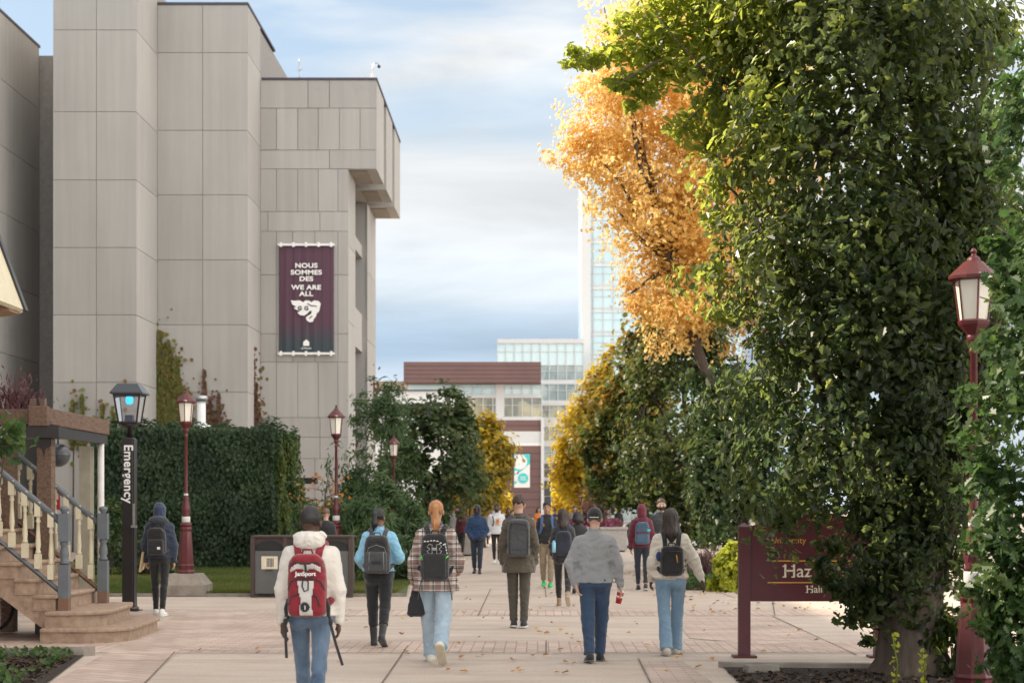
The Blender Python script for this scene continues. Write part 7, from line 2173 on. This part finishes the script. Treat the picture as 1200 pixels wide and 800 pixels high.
mb = MB(); mb.tube([surf(q, (.12, .10, q['shz'] + .02), .01)[0], surf(q, (.13, .3, q['shz'] - .12), .01)[0], surf(q, (.15, .3, q['shz'] - .30), .01)[0]], .02, 6); mb.build('strap', blk, r_)
q = person('p11', 752, 57.5, 1.745, 'person in a maroon hood with a blue grey backpack near the parked car', skin='tan', top=('hoodie', C_('maroon_hoodie', (.105, .010, .024))), hem=-.05, puff=.035, hood=('up', C_('maroon_hood', (.12, .012, .028))), pants=C_('dark_jeans_b', (.014, .018, .030)), legw=.9, legs=((6, 5, 0), (-8, 14, 8)),
           arms=(((.25, -.04, -1), (.0, .3, -.9)), ((.25, -.04, -1), (.0, .3, -.9))), shoe=blk, sole=M['white'])
bp, nf = backpack(q, 'blue grey backpack with a maroon band on the person in maroon', C_('slate_pack', (.055, .10, .155)), w=.29, h=.46, d=.16, zc=q['shz'] - .21, strap=C_('maroon_strap', (.12, .012, .03)), vb=1.4)
zc = nf['zc']; on_pack(nf, [(-.13, zc + .0), (-.06, zc + .02), (.06, zc + .02), (.13, zc + .0)], 'band', C_('maroon_band', (.14, .012, .03)), bp, .016)
mb = MB(); a = Vector((.13, nf['yf'], zc + .06)) - Vector(nf['off']); mb.box(a.x - .03, a.x + .03, a.y - .01, a.y + .02, a.z - .02, a.z + .02); mb.build('teal_tag', M['teal'], bp)
q = person('p12', 775, 56, 1.86, 'tall man facing us in a grey t-shirt and black mask behind the cardigan woman', rot=PI, skin='fair', top=('t_shirt', C_('dark_grey_tee', (.04, .043, .048))), hem=-.05, pants=C_('dark_trousers', (.02, .02, .022)), hair=darkbrown, hairkind='short', mask=M['black'], face=True, shoe=whitec, legs=((6, 6, 0), (-6, 8, 0)))
person('p14', 382, 57, 1.66, 'person with brown hair and a dark coat standing behind the litter bins', fem=True, skin='fair', top=('coat', blk), hem=-.1, puff=.03, pants=blk, hair=mat('light_brown_hair', (.15, .08, .045), .5), hairkind='short', shoe=blk, legs=((2, 2, 0), (-2, 2, 0)), fine=False)
# distant walkers
cols_ = {'burgundy': (.10, .015, .03), 'black': (.015, .015, .018), 'navy': (.02, .035, .08), 'grey': (.16, .16, .17), 'white': (.60, .60, .60), 'orange': (.55, .18, .04), 'olive': (.08, .08, .045), 'pink': (.50, .20, .22), 'tan': (.36, .24, .14), 'teal': (.03, .20, .22), 'brown': (.10, .05, .03)}
far = [(464, 31, 1.70, 'burgundy', 0, 'distant person in burgundy left of the ponytail woman'),
       (531, 30, 1.75, 'grey', 0, 'distant person in grey right of the plaid shirt woman'),
       (541, 33, 1.68, 'burgundy', 1, 'distant person in burgundy just left of the blue hoodie'),
       (569, 27, 1.70, 'tan', 0, 'distant person in a tan top between the blue and white hoodies'),
       (596, 29, 1.74, 'black', 1, 'distant person in black just right of the white hoodie'),
       (601, 24, 1.66, 'burgundy', 0, 'small distant figure in burgundy next to the olive coat man'),
       (631, 26, 1.76, 'orange', 1, 'distant person in orange seen left of the black t-shirt man'),
       (650, 24, 1.72, 'navy', 0, 'distant person in navy right of the black t-shirt man'),
       (657, 30, 1.66, 'pink', 0, 'distant person in pink above the long haired woman'),
       (673, 27, 1.80, 'grey', 1, 'distant tall person in grey behind the man in the cap'),
       (683, 24, 1.74, 'teal', 0, 'distant person in teal behind the black cap'),
       (699, 22, 1.70, 'brown', 1, 'distant person in brown at the left end of the planter'),
       (725, 24, 1.78, 'black', 0, 'distant person in black above the pink flowers'),
       (520, 23, 1.72, 'olive', 1, 'far small person in olive by the pale wall left'),
       (587, 21, 1.70, 'white', 0, 'far small person in white below the yellow shrub')]
for i, (px, s, H, c, fc, lab) in enumerate(far):
    person('f%d' % i, px, s, H, lab, rot=PI * fc + .3 * math.sin(i * 2.3), fem=i % 2 == 0, skin=('tan', 'brown', 'fair')[i % 3], top=('jacket', C_('jacket_' + c + str(i), cols_[c])), hem=-.05, puff=.03, pants=C_('far_trousers%d' % i, ((.02, .02, .025), (.05, .08, .14), (.03, .03, .03))[i % 3]),
           hair=(blackhair, brownhair, darkbrown)[i % 3], hairkind=('long', 'short')[i % 2], hairlen=.15, shoe=(blk, whitec)[i % 2], fine=False, hands=True, group='distant people across the plaza', legs=((12, 8, 0), (-10, 16, 8)))
